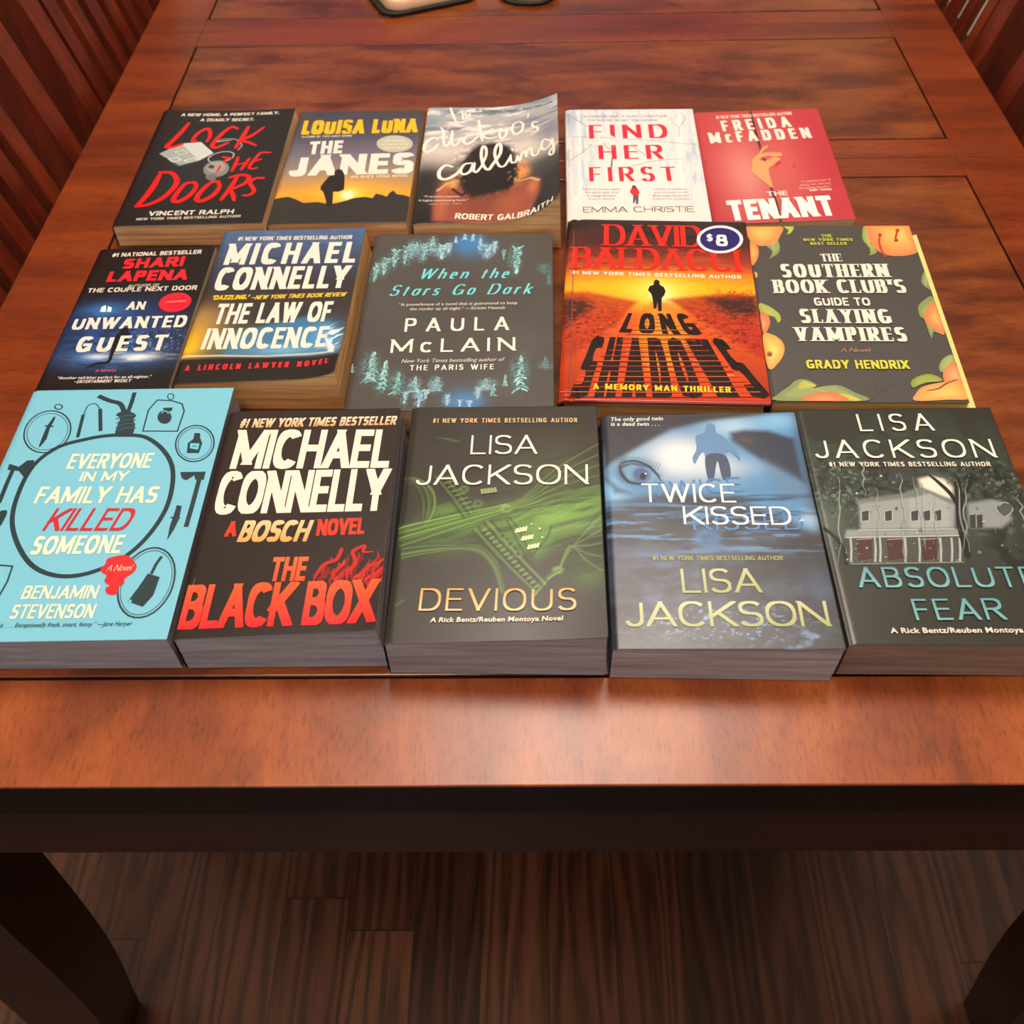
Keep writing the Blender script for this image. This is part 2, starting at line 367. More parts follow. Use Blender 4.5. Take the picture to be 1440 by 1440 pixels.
# --- stroke lettering
def arc(cx, cy, rx, ry, a0, a1, n=11, e=2.35):
    o = []
    for i in range(n):
        a = math.radians(a0+(a1-a0)*i/(n-1)); c, s = math.cos(a), math.sin(a)
        o.append((cx+rx*math.copysign(abs(c)**(2/e), c), cy+ry*math.copysign(abs(s)**(2/e), s)))
    return o
O_ = lambda: arc(.5, .5, .5, .5, 90, 450, 25)
LC = lambda: arc(.5, .31, .5, .31, 0, 360, 21)
GL = {
'A': (1.05, [[(0, 0), (.5, 1)], [(.5, 1), (1, 0)], [(.2, .3), (.8, .3)]]),
'B': (.88, [[(0, 0), (0, 1)], [(0, 1), (.5, 1)]+arc(.52, .77, .4, .23, 90, -90)+[(0, .54)], [(0, .54), (.5, .54)]+arc(.54, .27, .46, .27, 90, -90)+[(0, 0)]]),
'C': (.98, [arc(.52, .5, .52, .5, 42, 318, 21)]),
'D': (1., [[(0, 0), (0, 1)], [(0, 1), (.42, 1)]+arc(.45, .5, .55, .5, 90, -90, 15)+[(0, 0)]]),
'E': (.78, [[(0, 0), (0, 1)], [(0, 1), (1, 1)], [(0, .52), (.9, .52)], [(0, 0), (1, 0)]]),
'F': (.74, [[(0, 0), (0, 1)], [(0, 1), (1, 1)], [(0, .5), (.85, .5)]]),
'G': (1.02, [arc(.5, .5, .5, .5, 42, 330, 21), [(1, .46), (1, .06)], [(.58, .46), (1, .46)]]),
'H': (.98, [[(0, 0), (0, 1)], [(1, 0), (1, 1)], [(0, .52), (1, .52)]]),
'I': (0, [[(.5, 0), (.5, 1)]]),
'J': (.66, [[(1, 1), (1, .3)]+arc(.5, .3, .5, .3, 0, -165)]),
'K': (.95, [[(0, 0), (0, 1)], [(.05, .4), (1, 1)], [(.32, .55), (1, 0)]]),
'L': (.74, [[(0, 1), (0, 0)], [(0, 0), (1, 0)]]),
'M': (1.28, [[(0, 0), (0, 1)], [(0, 1), (.5, .12)], [(.5, .12), (1, 1)], [(1, 1), (1, 0)]]),
'N': (1.02, [[(0, 0), (0, 1)], [(0, 1), (1, 0)], [(1, 0), (1, 1)]]),
'O': (1.08, [O_()]), 'Q': (1.08, [O_(), [(.6, .25), (1, -.05)]]),
'P': (.84, [[(0, 0), (0, 1)], [(0, 1), (.5, 1)]+arc(.54, .74, .46, .26, 90, -90)+[(0, .48)]]),
'R': (.92, [[(0, 0), (0, 1)], [(0, 1), (.5, 1)]+arc(.54, .75, .44, .25, 90, -90)+[(0, .5)], [(.5, .5), (1, 0)]]),
'S': (.84, [arc(.5, .76, .48, .24, 25, 270, 15)+arc(.5, .26, .5, .26, 90, -160, 15)[1:]]),
'T': (.9, [[(.5, 0), (.5, 1)], [(0, 1), (1, 1)]]),
'U': (.98, [[(0, 1), (0, .36)]+arc(.5, .36, .5, .36, 180, 360, 15)+[(1, 1)]]),
'V': (1.02, [[(0, 1), (.5, 0)], [(.5, 0), (1, 1)]]),
'W': (1.5, [[(0, 1), (.26, 0)], [(.26, 0), (.5, 1)], [(.5, 1), (.74, 0)], [(.74, 0), (1, 1)]]),
'X': (1., [[(0, 1), (1, 0)], [(0, 0), (1, 1)]]),
'Y': (.98, [[(0, 1), (.5, .45)], [(1, 1), (.5, .45)], [(.5, .5), (.5, 0)]]),
'Z': (.9, [[(0, 1), (1, 1)], [(1, 1), (0, 0)], [(0, 0), (1, 0)]]),
'1': (.4, [[(.8, 0), (.8, 1)], [(0, .74), (.8, 1)]]),
'8': (.85, [arc(.5, .76, .42, .24, 90, 450, 19), arc(.5, .27, .5, .27, 90, 450, 19)]),
'#': (.85, [[(.2, 0), (.38, 1)], [(.62, 0), (.8, 1)], [(0, .34), (1, .34)], [(0, .68), (1, .68)]]),
'$': (.7, [arc(.5, .72, .48, .2, 25, 270, 13)+arc(.5, .28, .5, .24, 90, -160, 13)[1:], [(.5, -.08), (.5, 1.08)]]),
"'": (0, [[(.5, .68), (.5, 1)]]), '’': (0, [[(.5, .66), (.5, 1)]]), '.': (0, [[(.5, 0), (.5, .12)]]),
'“': (.3, [[(0, .7), (.2, 1)], [(.8, .7), (1, 1)]]), '”': (.3, [[(0, .7), (.2, 1)], [(.8, .7), (1, 1)]]),
'—': (1., [[(0, .42), (1, .42)]]), ',': (0, [[(.5, -.15), (.5, .12)]]),
'c': (.72, [arc(.5, .5, .5, .5, 42, 318, 17)]),
'a': (.7, [LC(), [(1, .62), (1, .08)]]), 'd': (.72, [LC(), [(1, 1), (1, .05)]]),
'e': (.66, [[(0, .33), (1, .33)]+arc(.5, .31, .5, .31, 5, 310, 15)]),
'h': (.7, [[(0, 0), (0, 1)], arc(.5, .36, .5, .26, 180, 0)+[(1, 0)]]),
'k': (.7, [[(0, 0), (0, 1)], [(.05, .24), (.95, .62)], [(.35, .38), (1, 0)]]),
'l': (0, [[(.5, 0), (.5, 1)]]), 'n': (.7, [[(0, 0), (0, .62)], arc(.5, .36, .5, .26, 180, 0)+[(1, 0)]]),
'o': (.7, [LC()]), 'r': (.5, [[(0, 0), (0, .62)], arc(.55, .34, .55, .28, 180, 40)]),
's': (.56, [[(x, y*.62) for x, y in arc(.5, .76, .48, .24, 25, 270, 13)+arc(.5, .26, .5, .26, 90, -160, 13)[1:]]]),
't': (.46, [[(.4, .86), (.4, .2)]+arc(.75, .16, .35, .16, 180, 290, 7), [(0, .62), (1, .62)]]),
'v': (.66, [[(0, .62), (.5, 0)], [(.5, 0), (1, .62)]]),
}
GL['c'] = (.72, [[(x, y*.72) for x, y in arc(.5, .5, .5, .5, 42, 318, 17)]])
def clip_y(poly, lo, hi):
    for s, lim in ((1, lo), (-1, -hi)):
        out = []
        for i in range(len(poly)):
            a, b = poly[i], poly[(i+1) % len(poly)]; da, db = s*a[1]-lim, s*b[1]-lim
            if da >= 0: out.append(a)
            if (da >= 0) != (db >= 0):
                t = da/(da-db); out.append((a[0]+(b[0]-a[0])*t, a[1]+(b[1]-a[1])*t))
        poly = out
        if len(poly) < 3: return []
    return poly
def ribbon(pts, hwf, closed=False, taper=0):
    pts = [p for i, p in enumerate(pts) if i == 0 or math.hypot(p[0]-pts[i-1][0], p[1]-pts[i-1][1]) > 1e-4]
    n = len(pts); L = []; R = []
    cum = [0]
    for a, b in zip(pts[:-1], pts[1:]): cum.append(cum[-1]+math.hypot(b[0]-a[0], b[1]-a[1]))
    for i in range(n):
        if closed: a, b = pts[(i-1) % n], pts[(i+1) % n]; p0, p1 = a, b
        else: p0, p1 = pts[max(i-1, 0)], pts[min(i+1, n-1)]
        def nrm(a, b):
            dx, dy = b[0]-a[0], b[1]-a[1]; l = math.hypot(dx, dy) or 1e-9; return (-dy/l, dx/l)
        n0 = nrm(p0, pts[i]) if p0 != pts[i] else nrm(pts[i], p1); n1 = nrm(pts[i], p1) if p1 != pts[i] else n0
        mx, my = n0[0]+n1[0], n0[1]+n1[1]; l = math.hypot(mx, my)
        if l < .3: mx, my = n1; l = 1
        mx /= l; my /= l; k = 1/max(.6, mx*n1[0]+my*n1[1])
        h = hwf((-my, mx))*k
        if taper:
            f = cum[i]/(cum[-1] or 1); h *= 1-taper*abs(2*f-1)**2.2
        L.append((pts[i][0]+mx*h, pts[i][1]+my*h)); R.append((pts[i][0]-mx*h, pts[i][1]-my*h))
    q = [[R[i], R[i+1], L[i+1], L[i]] for i in range(n-1)]
    if closed: q.append([R[-1], R[0], L[0], L[-1]])
    return q
def letters(text, aspect, t, font, gap):
    """convex polygons in a frame one cap height tall; returns polys and total width"""
    adv = aspect/max(1, len(text)); sq = min(1, adv/(.78 if font != 'f' else .74))
    t0 = t; t = t*sq**.75; gap = gap*sq; spc = .36*sq
    contrast = {'s': .86, 'f': .34, 'i': .4}[font]; thin = t*contrast if font != 's' else (t*.86+t0*.70*(1-sq))
    gl = [GL.get(ch) or GL.get(ch.upper()) if ch != ' ' else None for ch in text]
    const = sum((spc if g is None else (t if g[0] == 0 else 0)) for g in gl)+gap*(len(gl)-1); sm = sum(g[0] for g in gl if g)
    w = max((aspect-const)/max(sm, .01), 1.5*t)
    polys = []; x = 0
    for g in gl:
        if g is None: x += spc+gap; continue
        W = t if g[0] == 0 else max(g[0]*w, t*1.2)
        for path in g[1]:
            P = [(x+t/2+X*(W-t), thin/2+Y*(1-thin)) for X, Y in path]
            hwf = lambda d: .5*(t*abs(d[1])+thin*abs(d[0]))
            cl = len(P) > 12 and math.hypot(P[0][0]-P[-1][0], P[0][1]-P[-1][1]) < .02
            if len(P) == 2:
                (x0, y0), (x1, y1) = P; dx, dy = x1-x0, y1-y0; l = math.hypot(dx, dy); dx /= l; dy /= l
                ext = thin/2 if abs(dx) < .02 else (t*.9 if abs(dy) > .1 else t*.35*(font == 's'))
                lo, hi = min(path[0][1], path[1][1]), max(path[0][1], path[1][1])
                e0, e1 = ext, ext
                if abs(dy) <= .1: e0 = e1 = t/2
                P = [(x0-dx*e0, y0-dy*e0), (x1+dx*e1, y1+dy*e1)]
                lim = (lo*(1-thin) if lo > .001 else 0, hi*(1-thin)+thin if hi < .999 else 1)
                if lo < 0: lim = (lo, hi)
                dg = 1 if abs(dx) < .02 or abs(dy) < .1 else max(.62, 1-1.1*max(0, t-.09))
                for q in ribbon(P, lambda d: hwf(d)*dg):
                    q = clip_y(q, *lim)
                    if q: polys.append(q)
                if font == 'f':
                    for (X, Y), (px, py) in zip(path, P):
                        if abs(dy) > .35 and (Y in (0, 1)):
                            ts = .055; s = .075; cx = x+t/2+X*(W-t); hw = hwf((dx, dy))/max(.5, abs(dy))+s
                            yy = (0, ts) if Y == 0 else (1-ts, 1)
                            polys.append([(cx-hw, yy[0]), (cx+hw, yy[0]), (cx+hw, yy[1]), (cx-hw, yy[1])])
                        elif abs(dy) < .1 and X in (0, 1, .9, .85) and Y in (0, 1):
                            far = abs(X-1) < .2 or g[1][0][0][0] == .5
                            if far:
                                cx = x+t/2+X*(W-t)+(t/2 if X > .5 else -t/2)*.8; a = .05
                                yy = (0, .24) if Y == 0 else (.76, 1)
                                polys.append([(cx-a/2, yy[0]), (cx+a/2, yy[0]), (cx+a/2, yy[1]), (cx-a/2, yy[1])])
            else:
                if cl: polys += ribbon(P[:-1], hwf, True)
                else: polys += ribbon(P, hwf)
        x += W+gap
    return polys, max(x-gap, .01)
FONTCACHE = {}
def bfont(text, off):
    cu = bpy.data.curves.new('lettering', 'FONT'); cu.body = text; cu.offset = off; cu.resolution_u = 2; cu.space_character = 1+off*2
    ob = bpy.data.objects.new('lettering', cu); COL.objects.link(ob)
    me = bpy.data.meshes.new_from_object(ob.evaluated_get(bpy.context.evaluated_depsgraph_get()))
    vs = [(v.co.x, v.co.y) for v in me.vertices]; fs = [tuple(p.vertices) for p in me.polygons]
    bpy.data.objects.remove(ob); bpy.data.meshes.remove(me); bpy.data.curves.remove(cu)
    return vs, fs
def catmull(pts, closed, n=5):
    if len(pts) < 3: return list(pts)
    o = []; N = len(pts); rng = range(N if closed else N-1)
    for i in rng:
        g = (lambda k: pts[k % N]) if closed else (lambda k: pts[min(max(k, 0), N-1)])
        p0, p1, p2, p3 = g(i-1), g(i), g(i+1), g(i+2)
        for j in range(n):
            t = j/n; t2 = t*t; t3 = t2*t
            o.append(tuple(.5*(2*p1[c]+(p2[c]-p0[c])*t+(2*p0[c]-5*p1[c]+4*p2[c]-p3[c])*t2+(3*p1[c]-p0[c]-3*p2[c]+p3[c])*t3) for c in (0, 1)))
    if not closed: o.append(tuple(pts[-1]))
    return o
class Art:
    def __init__(s): s.v = []; s.f = []; s.c = []; s.z = []; s.layer = 0; s.n = 0
    def add(s, vs, fs, cols):
        b = len(s.v); s.v += vs; s.f += [tuple(b+i for i in f) for f in fs]
        s.c += cols if isinstance(cols, list) else [cols]*len(vs); s.z += [s.layer+.22*(s.n % 7)]*len(vs); s.n += 1
    def polys(s, ps, colf):
        for p in ps:
            ar = sum(p[i][0]*p[(i+1) % len(p)][1]-p[(i+1) % len(p)][0]*p[i][1] for i in range(len(p)))
            if ar < 0: p = p[::-1]
            s.add(list(p), [tuple(range(len(p)))], [colf(q) for q in p])
def vector_art(ops):
    A = Art()
    for op in ops:
        k = op[0]; A.layer += {'P': 2, 'T': 2, 'Q': 2}.get(k, 1)
        if k in ('T', 'Q'):
            if k == 'T':
                _, tx, u0, v0, u1, v1, h, c, w, sh, f, c2, gap = op
                d = Vector((u1-u0, v1-v0)); L = d.length; e = d/L; n = Vector((-e.y, e.x)); a = Vector((u0, v0))
                mp = lambda s, r, X=0: tuple(a+e*(s*L+sh*h*(r))+n*(h*r))
                asp = L/h
            else:
                _, tx, q, c, w, f, c2, gap = op; BL, BR, TR, TL = [Vector(p) for p in q]
                mp = lambda s, r, X=0: tuple((BL*(1-s)+BR*s)*(1-r)+(TL*(1-s)+TR*s)*r)
                asp = ((BR-BL).length+(TR-TL).length)/((TL-BL).length+(TR-BR).length)
            c = lin(c); cc = lin(c2) if c2 else c
            colr = lambda r: tuple(c[i]+(cc[i]-c[i])*min(max(r, 0), 1) for i in range(3))
            if f == 'b':
                vs, fs = bfont(tx, w)
                if not vs: continue
                x0 = min(p[0] for p in vs); x1 = max(p[0] for p in vs); ch = .69+2*w
                pv = [((p[0]-x0)/(x1-x0), (p[1]+w)/ch) for p in vs]
                A.add([mp(*p) for p in pv], fs, [colr(p[1]) for p in pv])
            else:
                ps, Wt = letters(tx, asp, w, f, gap)
                for p in ps:
                    m = [mp(x/Wt, y) for x, y in p]; cl = [colr(y) for x, y in p]
                    ar = sum(m[i][0]*m[(i+1) % len(m)][1]-m[(i+1) % len(m)][0]*m[i][1] for i in range(len(m)))
                    if ar < 0: m.reverse(); cl.reverse()
                    A.add(m, [tuple(range(len(m)))], cl)
        elif k == 'S':
            _, pts, wd, c, taper, closed, smooth = op; pts = [tuple(p) for p in pts]
            pts = [p for i, p in enumerate(pts) if i == 0 or math.hypot(p[0]-pts[i-1][0], p[1]-pts[i-1][1]) > .05]
            if smooth: pts = catmull(pts, closed)
            if len(pts) < 2: continue
            c = lin(c); hw = wd/2
            A.polys(ribbon(pts, lambda d: hw, bool(closed), taper), lambda q: c)
            if taper and smooth:            # round brush ends
                for e in (pts[0], pts[-1]):
                    r = hw*(1-taper)
                    A.polys([[(e[0]+r*math.cos(i*.7854), e[1]+r*math.sin(i*.7854)) for i in range(8)]], lambda q: c)
        elif k == 'tree':                   # fir of short needle strokes
            _, u, v, h, wd, cs = op; rd = random.Random(int(u*31+v*7)); n = 10
            for i in range(n):
                f = (i+.5)/n; hw = wd*(f*.9+.12); y = v+h*(1-f)
                for sg in (-1, 1):
                    for q in (0, 1):
                        j = rd.uniform(.5, 1.15)*(1-.45*q); d = rd.uniform(.02, .10)*h; x = u+rd.uniform(-.5, .5); yy = y+rd.uniform(-.04, .04)*h
                        c = lin(rd.choice(cs))
                        A.polys(ribbon([(x, yy+d*.5), (x+sg*hw*j*.6, yy), (x+sg*hw*j, yy-d)], lambda z: max(.35, abs(h)*.022), False, .5), lambda z: c)
        elif k == 'P':
            _, pts, c, smooth, c2 = op; pts = [tuple(p) for p in pts]
            if smooth: pts = catmull(pts, True, 4)
            c = lin(c)
            tri = tessellate_polygon([[Vector((p[0], p[1], 0)) for p in pts]])
            fs = []
            for a, b, d in tri:
                ar = (pts[b][0]-pts[a][0])*(pts[d][1]-pts[a][1])-(pts[d][0]-pts[a][0])*(pts[b][1]-pts[a][1])
                fs.append((a, b, d) if ar > 0 else (a, d, b))
            A.add(pts, fs, c)
    return A
def refine(A, lim=7.0):
    v, c, z, out = A.v, A.c, A.z, []
    big = []
    for f in A.f:
        xs = [v[i][0] for i in f]; ys = [v[i][1] for i in f]
        if max(xs)-min(xs) < lim and max(ys)-min(ys) < lim: out.append(f)
        else: big += [(f[0], f[k], f[k+1]) for k in range(1, len(f)-1)]
    while big:
        a, b, d = big.pop()
        e = [math.hypot(v[p][0]-v[q][0], v[p][1]-v[q][1]) for p, q in ((a, b), (b, d), (d, a))]
        m = max(e)
        if m < lim: out.append((a, b, d)); continue
        k = e.index(m); a, b, d = ((a, b, d), (b, d, a), (d, a, b))[k]
        n = len(v); v.append(((v[a][0]+v[b][0])/2, (v[a][1]+v[b][1])/2)); c.append(tuple((c[a][i]+c[b][i])/2 for i in range(3))); z.append(z[a])
        big += [(a, n, d), (n, b, d)]
    A.f = out
    return A
GEO={  # page colour: yellowed stock plus painted light, cool shade in front, warm behind
 'blue':dict(c=(-0.3031,0.4157),w=0.1462,l=0.2126,a=0.00135,t=0.0309,tr=0.0009,br=0.0028,fe=0.001,lit_paper='#8f8a8e'),
 'blackbox':dict(c=(-0.1672,0.4032),w=0.1231,l=0.1868,a=0.00563,t=0.0332,tr=0.0015,br=0.0068,fe=0.0034,lit_paper='#8f8a8e'),
 'devious':dict(c=(-0.0393,0.4005),w=0.1293,l=0.1924,a=-0.01843,t=0.0341,tr=0.0025,br=0.0068,fe=0.0008,lit_paper='#928889'),
 'twice':dict(c=(0.0928,0.3947),w=0.1322,l=0.1892,a=-0.02147,t=0.0325,tr=0.0039,br=0.0034,fe=0,lit_paper='#988c8c'),
 'abs':dict(c=(0.2266,0.3968),w=0.1325,l=0.1894,a=-0.01452,t=0.0339,tr=0.0027,br=0.0003,fe=0,lit_paper='#84695c'),
 'guest':dict(c=(-0.3284,0.6103),w=0.0994,l=0.1729,a=-0.01344,t=0.0260,tr=0.0036,br=0.0009,fe=0.0008,lit_paper='#d8bc94'),
 'law':dict(c=(-0.2168,0.6258),w=0.1244,l=0.1885,a=-0.01638,t=0.0260,tr=0.0033,br=0.0062,fe=0.0032,lit_paper='#e6b47a'),
 'stars':dict(c=(-0.0760,0.6120),w=0.1505,l=0.2129,a=-0.01671,t=0.0220,tr=0.0009,br=0.0027,fe=0,lit_paper='#d8b488'),
 'long':dict(c=(0.0800,0.6094),w=0.1475,l=0.2175,a=-0.06481,t=0.0330,tr=0.0015,br=0.0035,fe=0,lit_paper='#dca868'),
 'south':dict(c=(0.2231,0.6092),w=0.1354,l=0.2108,a=-0.05207,t=0.0270,tr=0.0036,br=0.0043,fe=0,lit_paper='#dcb878'),
 'lock':dict(c=(-0.3120,0.8352),w=0.1342,l=0.1965,a=-0.00342,t=0.0211,tr=0.0004,br=0.0019,fe=0.0032,lit_paper='#e2b888'),
 'janes':dict(c=(-0.1811,0.8267),w=0.1229,l=0.1888,a=-0.01732,t=0.0240,tr=0.0006,br=0.0018,fe=0.0022,lit_paper='#dfac78'),
 'cuck':dict(c=(-0.0535,0.8247),w=0.1283,l=0.1930,a=-0.01212,t=0.0260,tr=0.0000,br=0.0000,fe=0.0022,lit_paper='#e0b480'),
 'find':dict(c=(0.0765,0.8174),w=0.1228,l=0.1917,a=-0.02258,t=0.0260,tr=0.0008,br=0.0002,fe=0,lit_paper='#dcc4a0'),
 'tenant':dict(c=(0.2007,0.8265),w=0.1203,l=0.1867,a=-0.01828,t=0.0180,tr=0.0040,br=0.0052,fe=0,lit_paper='#dcc8ac'),
}
